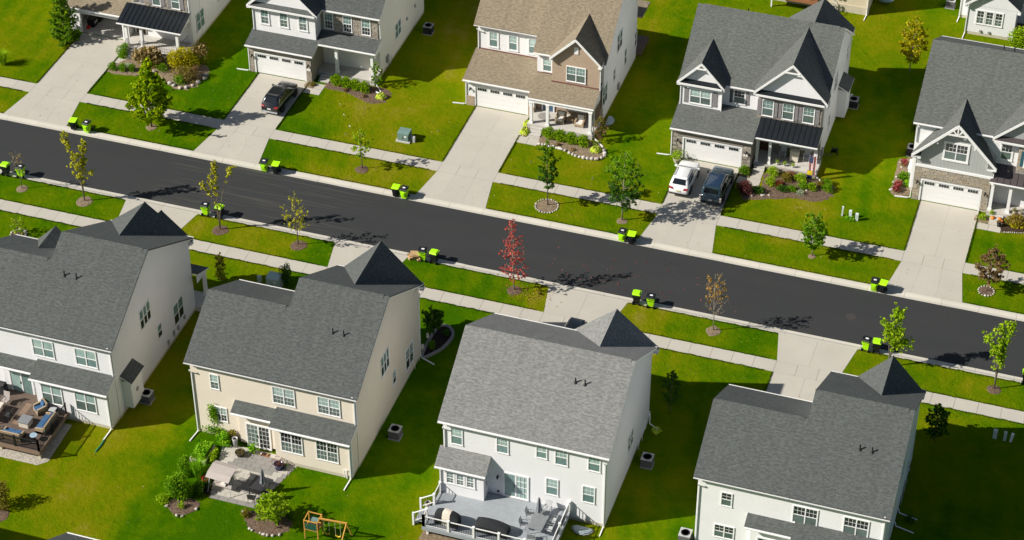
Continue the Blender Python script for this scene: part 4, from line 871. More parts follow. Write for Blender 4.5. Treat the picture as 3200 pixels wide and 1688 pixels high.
MB().tube([(-4.0, -30.2, .15), (-4.0, -30.2, .9), (-3.8, -30.22, .95), (-3.8, -30.25, .1)], .04, 5).build('vent_pipe', 'trim', R2)

R4, yb4, ys4 = model_a('white house with charcoal roof at lower right, cut by the photo edge', 22.0, 28.5, 35.2, -28.55, -19.25, -15.5, 'siding_white', 'shingle_charcoal', 6.82, .585,
    [(32.8, 2.62, 9.15, 6.25, -15.0, 'siding_white', 'R')], ('glass_dark', 'glass_mid', 'glass_dark', 'glass_mid', False, False, ('glass_dark', 'glass_dark')), ((32.4, -25.1), (33.25, -25.1)), 'up', 4.22)
window(R4, '-y', -28.55, 24.1, 4.3, .7, 1.2, 1, 'up', 'glass_dark', 'glass_mid'); window(R4, '-y', -28.55, 24.1, 1.15, 1.35, 1.15, 2, 'up', 'glass_dark', 'glass_mid')
downspout(R4, 22.1, -28.6, 6.1, (0, -.25), (-.1, -1.0)); side_fit(R4, 35.2, -20.5)
for y in (-21.2, -22.6): MB().tube([(35.25, y, .5), (35.35, y, .12), (36.7, y-.25, .06)], .05, 5).build('drain_extension', 'pvc', R4)
for y, z in ((-18.0, 1.2), (-22.0, 4.7), (-25.5, 1.5)): window(R4, '+x', 35.2, y, z, 1.4, 1.7, 2)

def house_white_deck():   # N3
    R = thing('house', 'bright white house with light grey roof above the pale grey deck', 'house', (9.5, -23, 0))
    body(R, 3.4, 15.55, -29.1, -17.3, 7.22, .615, 'siding_bright', 'shingle_grey', vents=((12.05, -25.3), (12.75, -25.3)), ridge_trim=(.3, .3))
    cross_gable(R, 12.55, 3.32, 9.45, 6.6, -16.45, 1, (-17.3, 7.22, .615), 'shingle_grey', 'siding_bright', -16.85, wall_depth=1.0)
    bx('garage_wall', 'siding_bright', R, 3.6, 9.8, -17.6, -16.2, 0, 2.7)
    for x, z, w_, h in ((4.43, 4.95, .8, 1.5), (7.87, 5.1, .8, 1.42), (10.78, 5.45, .72, 1.2), (12.24, 5.2, .84, 1.48), (14.65, 5.32, .82, 1.42), (11.58, 2.1, .82, 1.5), (14.3, 2.15, .82, 1.5)): window(R, '-y', -29.1, x, z, w_, h, 1, 'up', 'glass_blind', 'glass_teal')
    slider(R, -29.1, 8.85, 1.0, 1.8, 2.2, False, ('glass_teal', 'glass_blind'))
    g = MB()
    o = [c for c in R.children if c.name.startswith('patio_door')][0]
    for k in range(1, 3): g.box(.04+k*.28, .06+k*.28, -.05, -.02, .1, 2.1)
    for k in range(1, 4): g.box(.08, .84, -.0502, -.02, 2.2*k/4-.01, 2.2*k/4+.01)
    link('muntin', g.mesh('muntin', 'trim'), o)
    bx('wall', 'siding_bright', R, 3.43, 6.75, -30.1, -29.0, .3, 3.45); shed(R, 3.15, 6.98, -29.1, 4.5, -30.42, 3.62, 'shingle_grey'); MB().prism([(6.7, -30.08, 3.4), (6.7, -29.1, 4.3), (6.7, -29.1, 3.4)], (.05, 0, 0)).build('cheek_wall', 'siding_bright', R)
    for x in (4.22, 4.99, 5.76): window(R, '-y', -30.1, x, 1.98, .5, 1.02, 1, 'all', 'glass_teal', 'glass_mid', .11)
    window(R, '+x', 6.75, -29.6, 2.0, .4, 1.0, 1, '', 'glass_teal', 'glass_mid'); lamp(R, 7.5, -29.1, 2.6); bx('outlet_box', 'iron', R, 7.45, 7.6, -29.16, -29.1, 1.15, 1.3)
    window(R, '+x', 15.55, -22.7, 2.1, 1.45, 1.5, 2, 'up', 'glass_teal', 'glass_mid'); corner(R, 15.5, -29.05, .3, 6.6)
    downspout(R, 15.45, -29.16, 6.6, (0, -.25), (.0, -.95)); downspout(R, 3.5, -29.16, 6.6, (0, -.25), None, 4.4); downspout(R, 3.48, -30.16, 3.6, (0, -.2), None, .9); side_fit(R, 15.55, -20.6, 'siding_bright'); MB().tube([(15.6, -17.8, 1.2), (15.75, -17.8, 1.2), (15.75, -17.8, .3), (16.5, -18.1, .15)], .05, 5).build('drain_extension', 'pvc', R)
house_white_deck()

# ------------------------------------------------------------------ houses at the picture's edges
def back_beige():
    R = thing('house', 'beige-sided house behind the stone-gabled house, rust deck at its back', 'house', (13, 50, 0))
    body(R, 6.5, 20.1, 44.45, 56, 6.4, .7, 'siding_tan', 'shingle_charcoal', z0=.8)
    bx('exposed_foundation', 'foundation', R, 6.45, 20.13, 44.38, 45, -.1, .8)
    for x in (17.0, 17.45): bx('dryer_vent', 'ac_grey', R, x, x+.25, 44.3, 44.45, 1.3, 1.55)
    downspout(R, 20.0, 44.36, 6.3, (0, -.25), (-.05, -1.0)); window(R, '-y', 44.45, 16, 2.2, 1.6, 1.5, 2)
    window(R, '+x', 20.1, 50, 2, .9, 1.4)
back_beige()
def back_white():
    R = thing('house', 'pale grey house with triple window at the top right corner', 'house', (34, 52, 0))
    body(R, 28.4, 41, 46.8, 57, 6.4, .7, 'siding_grey', 'shingle_charcoal')
    bx('wall', 'siding_grey', R, 29.45, 33.9, 44.15, 47, .3, 3.4); bx('foundation', 'foundation', R, 29.5, 33.85, 44.18, 47, -.2, .32)
    cross_gable(R, 31.7, 2.6, 5.4, 3.3, 43.75, -1, (46.8, 6.4, 4.0), 'shingle_charcoal', 'siding_grey', 44.12, wall_depth=2.4)
    for x in (30.65, 31.5, 32.35): window(R, '-y', 44.15, x, 1.35, .62, 1.35, 1, 'all', 'glass_dark', 'glass_mid', .1)
    for x in (30.7, 31.5): bx('dryer_vent', 'ac_grey', R, x, x+.2, 44.03, 44.15, .45, .65)
    downspout(R, 29.4, 44.1, 3.3, (-.1, -.2), (-.05, -1.0)); downspout(R, 28.45, 46.75, 6.3, (-.1, -.2), (-.05, -.9))
back_white()
def edge_house(label, x0, x1, ya, yb, wall, roof, ze=6.45):
    R = thing('house', label, 'house', ((x0+x1)/2, (ya+yb)/2, 0)); body(R, x0, x1, ya, yb, ze, .68, wall, roof); window(R, '+x', x1, (ya+yb)/2, 1.4, 1.5, 1.7, 2); window(R, '+x', x1, (ya+yb)/2+3, 4.4, .9, 1.4, 1); window(R, '+y', yb, (x0+x1)/2, 4.4, 1.6, 1.5, 2); window(R, '-y', ya, (x0+x1)/2, 4.4, 1.6, 1.5, 2)
    return R
edge_house('house whose slate roof corner shows at the bottom left edge', -17.0, -4.6, -59.2, -47.35, 'siding_white', 'shingle_slate')
edge_house('house out of frame at far left whose shadow darkens the lawn', -75, -62.5, 20, 31, 'siding_white', 'shingle_charcoal')
edge_house('house below the frame whose shadow crosses the lower left lawn', -42.5, -29.5, -59.2, -47.35, 'siding_beige', 'shingle_charcoal')

# ------------------------------------------------------------------ plants
def limb_leaves(path, n, sig, t0=.25):
    path = np.array(path); seg = len(path)-1
    # leaves bunch into clumps along the twig instead of spreading evenly
    k = max(2, n//11); c = NR.uniform(t0, 1.0, k)*seg; i = np.minimum(c.astype(int), seg-1); f = (c-i)[:, None]
    cen = path[i]*(1-f)+path[i+1]*f+NR.normal(size=(k, 3))*sig*.8
    return cen[NR.integers(0, k, n)]+NR.normal(size=(n, 3))*sig*.45*NR.uniform(.4, 1, (n, 1))
def tree(label, base, H, th, R, shape, mat, n, size=.17, bark='bark', limbs=26, sig=.16, tips=None, tr=.06, bare=0, rise=.5, name='tree', mat2=None, group=None, up=.25):
    b = Vector(base); T = thing(name, label, 'tree', b, group=group); n = int(n*(1.75 if n > 900 else 1.35)); size *= 1.1
    if tips: tips = [(a_, b_, c_, int(d_*1.1), e_) for a_, b_, c_, d_, e_ in tips]
    tk = MB(); pts = []; pts2 = []
    prof = {'oval': lambda t: math.sin(math.pi*min(1, .12+.86*t))**.75, 'cone': lambda t: (1-t)**.85*.95+.06, 'vase': lambda t: .35+.65*math.sin(math.pi*min(1, .25+.6*t)), 'column': lambda t: .75*math.sin(math.pi*min(1, .15+.8*t))**.5+.1, 'maple': lambda t: .12+.95*math.sin(math.pi*min(1, .16+.9*t**.62))**1.1, 'round': lambda t: math.sqrt(max(0, 1-(2*t-1)**2))}[shape]
    if tips:
        for dx, dy, z, nn, st in tips:
            q = [(0, 0, 0), (dx*.05, dy*.05, th*.9), (dx*.35, dy*.35, th+(z-th)*.45), (dx*.8, dy*.8, th+(z-th)*.82), (dx, dy, z)]
            tk.tube(q, tr, 6, .012)
            path_ = [q[1], q[2], q[3], q[4]]
            pts.append(limb_leaves(path_, nn, sig, st))
            for k in range(max(3, nn//26)):
                t = random.uniform(.25, .98)*3; i = min(2, int(t)); a = Vector(path_[i]).lerp(Vector(path_[i+1]), t-i)
                an = random.uniform(0, 6.28); l = random.uniform(.15, .5)*R
                e = a+Vector((math.cos(an)*l, math.sin(an)*l, l*.9)); tk.tube([a, e], .012, 3, .004); pts.append(limb_leaves([a, e], max(4, nn//30), sig*.5, .2))
    else:
        lean = (random.uniform(-.12, .12), random.uniform(-.12, .12))
        lead = [(lean[0]*t*H*.3, lean[1]*t*H*.3, H*t) for t in (0, .3, .6, .85, 1)]
        tk.tube(lead, tr, 7, .012)
        for i in range(limbs):
            t = (i+.5)/limbs; az = i*2.399+random.uniform(-.3, .3); r = R*prof(t)*random.uniform(.72, 1.12)
            z1 = th+(H-th)*t; z0 = max(th*.8, z1-r*rise-.12)
            sx_ = lean[0]*z0*.3; sy_ = lean[1]*z0*.3
            a = Vector((sx_, sy_, z0)); e = Vector((sx_+math.cos(az)*r, sy_+math.sin(az)*r, z1)); mid = a.lerp(e, .55)+Vector((0, 0, -.06*r))
            tk.tube([a, mid, e], max(.012, tr*.4*(1-t*.6)), 4, .006)
            nb = n//limbs
            dest = pts
            if bare and t < bare:
                if random.random() < .75: nb = int(nb*.03)
                else: nb = int(nb*.2)
            if mat2 and t > .55: dest = pts2
            w_ = max(.35, prof(t)); nb = int(nb*w_*1.35)
            if nb: dest.append(limb_leaves([a, mid, e], nb//2+1, sig*R*.7, .3))
            for k in range(3):
                s0 = a.lerp(e, random.uniform(.4, .9)); an = az+random.choice((-1, 1))*random.uniform(.4, 1.1); l = r*random.uniform(.25, .5)
                s1 = s0+Vector((math.cos(an)*l, math.sin(an)*l, l*random.uniform(.1, .9))); tk.tube([s0, s1], .009, 3, .004)
                if nb: dest.append(limb_leaves([s0, s1], max(1, nb//6), sig*R*.6, .2))
    me = tk.mesh('trunk', bark, (0, 0, 0), True); link('trunk', me, T)
    if pts: link('crown', leaf_mesh('crown', np.concatenate(pts), size, mat, up), T)
    if pts2: link('crown', leaf_mesh('crown', np.concatenate(pts2), size, mat2, up), T)
    return T
def shrub(label, loc, rx, ry, h, mat, n, size=.11, cat='shrub', name='shrub', lobes=7, z0=.0, bloom=None, nb=0, shape='dome', group=None, bsize=.12):
    T = thing(name, label, cat, (loc[0], loc[1], loc[2] if len(loc) > 2 else 0), group=group)
    st = MB()
    for k in range(5): an = k*1.26; st.tube([(0, 0, -.02), (math.cos(an)*rx*.3, math.sin(an)*ry*.3, h*.45)], .014, 4, .006)
    link('stem', st.mesh('stem', 'bark'), T)
    P_ = []
    if shape == 'grass':
        me = MB()
        for k in range(n):
            an = random.uniform(0, 6.28); r = random.uniform(.1, 1); l = h*random.uniform(.6, 1.05); bx_, by_ = math.cos(an)*rx*.25*r, math.sin(an)*ry*.25*r
            tx, ty = bx_+math.cos(an)*rx*r, by_+math.sin(an)*ry*r; w_ = .018; px_, py_ = -math.sin(an)*w_, math.cos(an)*w_
            m1 = ((bx_+tx)/2*.8, (by_+ty)/2*.8, l*.72)
            me.poly([(bx_-px_, by_-py_, 0), (bx_+px_, by_+py_, 0), (m1[0]+px_, m1[1]+py_, m1[2]), (m1[0]-px_, m1[1]-py_, m1[2])]); me.poly([(m1[0]-px_, m1[1]-py_, m1[2]), (m1[0]+px_, m1[1]+py_, m1[2]), (tx, ty, l)])
        link('foliage', me.mesh('foliage', mat), T); return T
    if shape == 'hosta':
        me = MB()
        for k in range(n):
            an = k*2.399; f = math.sqrt((k+.5)/n); r = f*.75*rx; z = h*(1-f*.75); L = rx*.55; w_ = L*.32
            c, s_ = math.cos(an), math.sin(an); a = (c*r*.6, s_*r*.6, z*.9); m1 = (c*(r*.6+L*.5), s_*(r*.6+L*.5), z+.05); e = (c*(r*.6+L), s_*(r*.6+L), z-.12)
            me.poly([a, (m1[0]-s_*w_, m1[1]+c*w_, m1[2]), e, (m1[0]+s_*w_, m1[1]-c*w_, m1[2])])
        link('foliage', me.mesh('foliage', mat), T); return T
    for k in range(lobes):
        an = k*2.399; f = math.sqrt((k+.3)/lobes)*.62; cz = h*(.5+.18*math.cos(k*1.9)) if lobes > 1 else h*.52
        c = np.array([math.cos(an)*rx*f, math.sin(an)*ry*f, cz]); q = NR.normal(size=(n//lobes, 3)); q /= np.linalg.norm(q, axis=1)[:, None]
        q *= NR.uniform(.62, 1.06, (len(q), 1)); s_ = np.array([rx, ry, h*.92])*(.52 if lobes > 1 else .95)*np.array([1, 1, 1.0 if lobes > 1 else .5]); q = q*s_*(1-.25*f)+c
        P_.append(q[q[:, 2] > .02])
    P_ = np.concatenate(P_)
    if shape == 'cone': t = np.clip(P_[:, 2]/h, 0, 1); P_[:, :2] *= (1.1-.85*t)[:, None]
    link('foliage', leaf_mesh('foliage', P_+np.array([0, 0, z0]), size, mat, .2), T)
    if bloom:
        top = P_[P_[:, 2] > h*.5]; sel = top[NR.integers(0, len(top), nb)]*np.array([1.05, 1.05, 1.04])
        link('flowers', leaf_mesh('flowers', sel+np.array([0, 0, z0]), bsize, bloom, .5, .9), T)
    return T
def rock_mesh(seed):
    import bmesh
    bm = bmesh.new(); bmesh.ops.create_icosphere(bm, subdivisions=2, radius=.5); r = random.Random(seed)
    for v in bm.verts:
        k = 1+.16*math.sin(v.co.x*7+seed)+.12*math.sin(v.co.y*9+2*seed)+r.uniform(-.07, .07); v.co *= k; v.co.z *= .8
    me = bpy.data.meshes.new('stone'); bm.to_mesh(me); bm.free(); finish(me, 'fieldstone', True); return me
ROCKS = [rock_mesh(i+1) for i in range(4)]
def rocks(parent, pts, s=.34):
    b = root_loc(parent)
    for p in pts:
        k = s*random.uniform(.75, 1.25); link('stone', random.choice(ROCKS), parent, Vector((p[0], p[1], k*.22))-b, (random.uniform(-.2, .2), random.uniform(-.2, .2), random.uniform(0, 6.3)), (k*random.uniform(.9, 1.3), k, k*random.uniform(.75, 1)))
def smooth_loop(pts, n=6):
    out = []; m = len(pts)
    for i in range(m):
        p0, p1, p2, p3 = (Vector((*pts[(i+k-1) % m][:2], 0)) for k in range(4))
        for j in range(n):
            t = j/n; out.append(.5*((2*p1)+(-p0+p2)*t+(2*p0-5*p1+4*p2-p3)*t*t+(-p0+3*p1-3*p2+p3)*t**3))
    return out
def bed(label, pts, mat, stones_=(), s=.32, edge=None, name='garden_bed', sm=True, jag=.09):
    c = Vector((sum(p[0] for p in pts)/len(pts), sum(p[1] for p in pts)/len(pts), 0)); T = thing(name, label, 'garden bed', c)
    L = smooth_loop(pts) if sm else [Vector((*p, 0)) for p in pts]
    mb = MB(); n = len(L)
    rings = []
    for f, z in ((1.0, .006), (.93, .03), (.6, .05), (.25, .06)):
        rings.append([(c.x+(p.x-c.x)*f*(1+(random.uniform(-jag, jag) if f > .98 else 0)), c.y+(p.y-c.y)*f*(1+(random.uniform(-jag, jag) if f > .98 else 0)), z) for p in L])
    for a, b in zip(rings, rings[1:]):
        for i in range(n): j = (i+1) % n; mb.poly([a[i], a[j], b[j], b[i]])
    mb.poly(rings[-1]); mb.build('mulch', mat, T)
    if stones_: rocks(T, stones_, s)
    if edge:
        for i in range(n):
            a, b = L[i], L[(i+1) % n]; m_ = (a+b)/2; d = b-a; link('edging_block', edge, T, m_-c+Vector((0, 0, .05)), (0, 0, math.atan2(d.y, d.x)), (d.length*.97, 1, 1))
    return T
def ring(cx, cy, r, label, mat='mulch_dry', stones_=0, s=.2):
    pts = [(cx+math.cos(a)*r*random.uniform(.88, 1.1), cy+math.sin(a)*r*random.uniform(.88, 1.1)) for a in [k*math.pi/4 for k in range(8)]]
    st = [(cx+math.cos(a)*r*1.02, cy+math.sin(a)*r*1.02) for a in [k*2*math.pi/stones_ for k in range(stones_)]] if stones_ else ()
    return bed(label, pts, mat, st, s, name='mulch_ring')

# street trees, far side
tree('full yellow-green maple by the far pavement at left', (-36.9, 6.37, 0), 6.8, 1.5, 1.95, 'maple', 'leaf_maple', 6200, .21, limbs=38, sig=.15, tr=.085)
tree('thin pale green sapling on the far verge with tan mulch square', (-16.76, 6.31, 0), 4.2, 1.5, .85, 'oval', 'leaf_lime', 700, .15, limbs=16, sig=.2, tr=.045)
tree('narrow dark green tree in a white stone ring on the far verge', (.14, 6.25, 0), 6.4, 2.1, 1.0, 'column', 'leaf_dark', 2100, .16, limbs=28, sig=.2, tr=.06, mat2='leaf_arbor')
tree('broad dark green tree with bright feathery top, far verge', (6.71, 6.15, 0), 6.9, 1.6, 1.6, 'oval', 'leaf_dark', 2900, .15, 'bark_pale', limbs=30, sig=.2, tr=.07, mat2='leaf_green')
tree('round bright green tree below the stone-gabled house', (22.96, 6.39, 0), 4.1, 1.2, 1.2, 'round', 'leaf_green', 2400, .15, 'bark_pale', limbs=26, sig=.2, tr=.05)
tree('reddish-brown tree in a red stone ring at far right', (37.36, 6.23, 0), 4.35, 1.3, 1.15, 'oval', 'leaf_rust', 2300, .15, 'bark_pale', limbs=26, sig=.2, tr=.05)
# street trees, near side
tree('bare little sapling beside the leftmost bins', (-43.5, -5.45, 0), 4.1, 1.9, .55, 'vase', 'leaf_brown', 130, .12, limbs=14, sig=.25, tr=.04, bare=.6, rise=1.6)
tree('tall V-shaped yellow-green sapling at left of the near kerb', (-37.59, -5.4, 0), 6.8, 1.7, .7, 'vase', 'leaf_yellow', 0, .19, limbs=0, sig=.17, tips=[(-1.15, -.1, 6.85, 330, .12), (.62, .1, 6.35, 420, .12), (-.15, -.3, 5.2, 200, .1), (1.15, .1, 3.3, 60, .3), (-1.0, .1, 3.4, 16, .85)], tr=.05)
tree('sparse yellow forked sapling in front of two near bins', (-24.96, -5.5, 0), 7.1, 1.5, .7, 'vase', 'leaf_yellow', 0, .18, limbs=0, sig=.15, tips=[(-.05, .1, 7.15, 330, .1), (1.55, .1, 6.9, 130, .5), (-1.15, -.1, 4.7, 130, .45), (-.6, .1, 5.6, 110, .4)], tr=.05, mat2=None)
tree('thin sapling with few yellow leaves over the near kerb', (-17.94, -5.38, 0), 5.4, 1.9, 1.15, 'oval', 'leaf_yellow', 330, .17, limbs=20, sig=.17, tr=.045, rise=1.2)
tree('red autumn tree on the near verge', (.98, -5.5, 0), 7.0, 1.6, 1.45, 'cone', 'leaf_red', 1000, .15, 'bark_pale', limbs=30, sig=.15, tr=.055, rise=.55, mat2='leaf_red')
tree('orange-topped tree with bare lower twigs, near verge', (17.57, -5.43, 0), 5.9, 2.1, .95, 'vase', 'leaf_orange', 620, .15, 'bark_pale', limbs=26, sig=.17, tr=.045, bare=.42, rise=1.4, mat2='leaf_orange')
tree('fresh green tree peeking over the lower right gable', (31.55, -5.45, 0), 5.7, 1.3, 1.0, 'oval', 'leaf_lime', 0, .19, sig=.27, tips=[(.3, .1, 5.7, 420, .15), (-.6, .0, 4.4, 260, .3), (1.35, .1, 2.9, 220, .4), (.7, -.2, 3.9, 260, .3), (.2, .3, 3.6, 260, .3)], tr=.05)
tree('fresh green forked sapling at the right end of the near verge', (39.78, -5.5, 0), 6.7, 1.6, .8, 'vase', 'leaf_lime', 0, .19, sig=.24, tips=[(.45, .1, 6.75, 420, .1), (-1.15, .0, 5.1, 220, .35), (-.35, -.2, 6.2, 330, .2), (.1, .2, 4.0, 260, .15)], tr=.05)
for x, y, r, l, m, ns in ((-36.9, 6.3, .62, 'dry mulch circle under the yellow-green maple', 'mulch_dry', 0), (-16.76, 6.15, .72, 'mulch patch under the thin pale sapling', 'mulch', 0), (.1, 6.1, .95, 'tan mulch ring edged with white stones under the narrow dark tree', 'mulch_dry', 26), (6.75, 6.05, .55, 'bare soil circle under the broad dark green tree', 'mulch_dry', 0), (22.96, 6.3, .4, 'small soil circle under the round bright green tree', 'mulch_dry', 0), (37.36, 6.2, .62, 'red stone ring under the reddish-brown tree', 'mulch', 16),
        (-43.5, -5.5, .65, 'mulch circle under the bare sapling', 'mulch_dry', 0), (-37.55, -5.5, .85, 'mulch circle under the V-shaped sapling', 'mulch_dry', 0), (-24.9, -5.6, .85, 'brown mulch circle under the forked yellow sapling', 'mulch', 0), (-17.9, -5.45, .85, 'brown mulch circle under the few-leaved sapling', 'mulch', 0), (1.0, -5.55, .75, 'leaf-strewn mulch circle under the red tree', 'mulch', 0), (17.57, -5.5, .75, 'grey mulch circle under the orange-topped tree', 'mulch_dry', 0), (39.8, -5.6, .65, 'mulch circle under the rightmost green sapling', 'mulch', 0)):
    ring(x, y, r*(1 if ns else .82), l, m, ns, .17)
# yard trees
tree('yellow-green young tree with bronze top on the back lawn', (25.66, 35.87, 0), 5.7, 1.5, 1.4, 'oval', 'leaf_gold', 2300, .17, 'bark_pale', limbs=28, sig=.18, tr=.055, mat2='leaf_gold')
tree('dark little tree in shade beside the bright white house', (16.85, -16.0, 0), 4.4, 1.4, .8, 'oval', 'leaf_dark', 1100, .15, limbs=20, sig=.2, tr=.04)
tree('dark green young tree right of the lower right house', (36.4, -12.7, 0), 3.5, .7, .95, 'oval', 'leaf_dark', 2000, .15, limbs=24, sig=.2, tr=.045)
tree('tiny yellow-green tree in a pale stone ring on the left lawn', (-40.75, -11.3, 0), 1.75, .35, .7, 'vase', 'leaf_lime', 360, .13, limbs=14, sig=.2, tr=.03, rise=.9)
ring(-40.75, -11.35, .62, 'pale stone ring around the tiny yellow-green tree', 'mulch', 14, .26)
tree('upright olive-brown shrub tree near the white porch column', (-22.05, -11.8, 0), 2.75, .25, .5, 'column', 'leaf_olive', 800, .13, limbs=20, sig=.3, tr=.03)
tree('weeping dark tree in the kerbed bed beside the beige house', (-3.25, -12.9, 0), 2.5, 1.0, .9, 'round', 'leaf_dark', 2600, .13, limbs=24, sig=.2, tr=.06)
shrub('dark evergreen shrub beside the pale transformer', (-16.9, -10.45), .58, .5, 1.9, 'leaf_dark', 1500, .12, lobes=6)
EDG = MB().box(-.5, .5, -.12, .12, -.1, .09).mesh('edging_block', 'paver_grey')  # concrete edging given a darker grey, partial shade put into its colour
bed('dark bed with curved concrete edging beside the beige house', [(-3.3, -15.6), (-2.3, -14.6), (-1.85, -13.2), (-1.95, -12.1), (-2.7, -11.5), (-3.35, -12.2)], 'mulch_dark', (), edge=EDG)
shrub('low green shrub under the weeping tree', (-2.95, -14.3), .4, .4, .6, 'leaf_green', 400); shrub('leafy ground plant at the tip of the edged bed', (-2.4, -12.5), .4, .4, .45, 'leaf_dark', 300)
shrub('yellow hosta beside the bright white house wall', (16.4, -18.2), .5, .5, .45, 'leaf_hosta', 26, shape='hosta', name='hosta'); shrub('small shaded shrub beside the lower right house wall', (36.2, -21.7), .5, .45, .5, 'leaf_dark', 260)
shrub('yellow-green round shrub by the brown deck at top right', (34.45, 42.9), 1.05, .9, 2.2, 'leaf_lime', 1700, .16)
shrub('leafy shrub cut by the lower left photo edge', (-26.6, -40.6), .9, .9, 2.1, 'leaf_olive', 1500, .15); bed('mulch patch at the lower left photo edge', [(-27.5, -42), (-26.2, -42.2), (-25.6, -41.4), (-26.2, -40.6), (-27.4, -40.6)], 'mulch')

# garden of the tan-roofed house
bed('planted bed with curved stone rim below the metal-roofed porch', [(-44.8, 13.2), (-42.3, 13.25), (-40.3, 14.4), (-38.6, 13.0), (-37.1, 12.6), (-36.0, 13.3), (-35.55, 15.1), (-36.3, 16.8), (-38.4, 16.75), (-43, 16.4), (-44.7, 14.5)], 'mulch_dry', [(-38.24, 13.14), (-37.79, 12.95), (-37.04, 12.7), (-36.54, 13.0), (-36.15, 13.5), (-35.85, 14.1), (-35.6, 14.85), (-35.7, 15.43), (-40.4, 14.3), (-41, 14.0)], .44)
T = tree('tall green arborvitae at the corner of the open garage', (-50.75, 16.9, 0), 6.4, .15, 1.55, 'cone', 'leaf_arbor', 7500, .16, limbs=60, sig=.14, tr=.06, rise=.7, name='arborvitae')
shrub('low dark bushes at the arborvitae foot', (-49.95, 17.6), .5, .5, .9, 'leaf_dark', 500)
shrub('tan ornamental grass clump at the left photo edge', (-54.3, 11.3), .8, .8, 1.5, 'leaf_lime', 420, shape='grass', name='ornamental_grass', cat='grass')
shrub('brown-headed hydrangea in front of the porch railing', (-41.5, 15.45), 1.75, 1.0, 1.6, 'leaf_olive', 2200, .15, bloom='leaf_brown', nb=700, bsize=.24, lobes=9)
shrub('golden feathery shrub right of the porch', (-38.2, 15.8), 1.6, 1.2, 2.0, 'leaf_gold', 3600, .16, lobes=9)
shrub('rusty hydrangea at the white house corner', (-37.3, 17.6), 1.15, 1.0, 1.6, 'leaf_olive', 1000, .14, bloom='leaf_brown', nb=260, bsize=.2)
shrub('green clipped shrub beside the porch steps', (-44.4, 16.1), .65, .95, 1.1, 'leaf_green', 1500); 
shrub('leftmost small boxwood by the pale path', (-44.3, 13.7), .5, .45, .7, 'leaf_green', 700); shrub('middle small boxwood by the pale path', (-43.35, 13.75), .48, .45, .7, 'leaf_green', 700); shrub('rightmost small boxwood by the pale path', (-42.5, 14.0), .45, .42, .65, 'leaf_arbor', 600)
shrub('silvery ground plant behind the three boxwoods', (-43.2, 14.5), .7, .3, .35, 'leaf_silver', 420, .09); shrub('dark low shrub left of the golden shrub', (-39.8, 14.9), .75, .6, .7, 'leaf_arbor', 600)
shrub('loose brown-green shrub inside the stone rim', (-37.3, 14.2), 1.4, 1.0, 1.2, 'leaf_olive', 1300, .13, bloom='leaf_brown', nb=160); shrub('sage green shrub at the front of the stone rim', (-37.5, 13.5), .7, .5, .75, 'leaf_green', 700); shrub('bronze shrub at the right of the stone rim', (-36.5, 14.6), .7, .7, 1.2, 'leaf_rust', 800)
# garden of the stone garage house
bed('brown mulch bed below the charcoal porch roof', [(-24.5, 17.0), (-22.2, 16.75), (-20.1, 15.9), (-18.8, 16.2), (-18.4, 17.3), (-19.2, 18.4), (-24.4, 18.4)], 'mulch'); bed('small soil corner beside the stone garage pier', [(-26.4, 16.5), (-25.55, 16.5), (-25.6, 17.3), (-26.45, 17.3)], 'mulch_dry', jag=.02)
for i, (x, y, l) in enumerate(((-23.75, 17.75, 'leftmost'), (-22.8, 17.65, 'second'), (-21.85, 17.55, 'third'), (-20.9, 17.45, 'rightmost'))): shrub(l+' bright green shrub of the hedge row before the charcoal porch', (x, y), .66, .55, 1.0, 'leaf_hedge', 1500, group='hedge row before the charcoal porch')
tree('slender dark shrub tree at the charcoal porch corner', (-20.0, 18.5, 0), 2.7, .4, .6, 'column', 'leaf_green', 700, .13, limbs=16, sig=.25, tr=.03); shrub('yellow hosta at the end of the brown mulch bed', (-19.1, 17.0), .6, .6, .55, 'leaf_hosta', 34, shape='hosta', name='hosta'); shrub('dry dark tuft left in the brown mulch bed', (-22.5, 17.0), .28, .28, .3, 'leaf_rust', 150); shrub('dry dark tuft right in the brown mulch bed', (-20.6, 16.6), .25, .25, .28, 'leaf_rust', 130); shrub('small russet plant beside the stone garage pier', (-25.75, 16.9), .35, .3, .35, 'leaf_olive', 220)
MB().tube([(-19.8, 17.6, .12), (-18.7, 17.2, .1)], .055, 5).build('drain_pipe', 'pvc', None, label='white downspout extension lying by the yellow hosta', cat='drain pipe')
# garden of the brick gable house
ST3 = [(-3.25, 14.5), (-2.94, 14.48), (-2.62, 14.46), (-2.29, 14.44), (-1.97, 14.42), (-1.6, 14.4), (-1.26, 14.36), (-.82, 14.26), (-.33, 14.02), (0, 13.93), (.32, 13.8), (.68, 13.74), (1.09, 13.72), (1.44, 13.72), (1.79, 13.78), (2.2, 13.88), (2.58, 14.15), (2.72, 14.6), (2.62, 15.0), (2.45, 15.36)]
bed('tan mulch bed with a curved row of pale boulders', [(-3.35, 14.55), (-1.3, 14.45), (.4, 13.85), (1.8, 13.8), (2.65, 14.3), (2.4, 15.5), (1.6, 16.3), (-3.3, 16.3)], 'mulch_dry', ST3, .36)
bed('narrow planting strip between driveway and porch steps', [(-5.35, 15.3), (-4.7, 15.3), (-4.7, 16.5), (-5.3, 17.5)], 'mulch', [(-5.3, 15.35), (-5.0, 15.3), (-5.3, 16.2), (-5.3, 16.8)], .2)
for i, (x, y, l) in enumerate(((-2.8, 15.75, 'leftmost'), (-1.75, 15.65, 'second'), (-.7, 15.6, 'third'), (.4, 15.5, 'rightmost'))): shrub(l+' bright green shrub of the hedge row before the furnished porch', (x, y), .72, .55, 1.0, 'leaf_hedge', 1600, group='hedge row before the furnished porch')
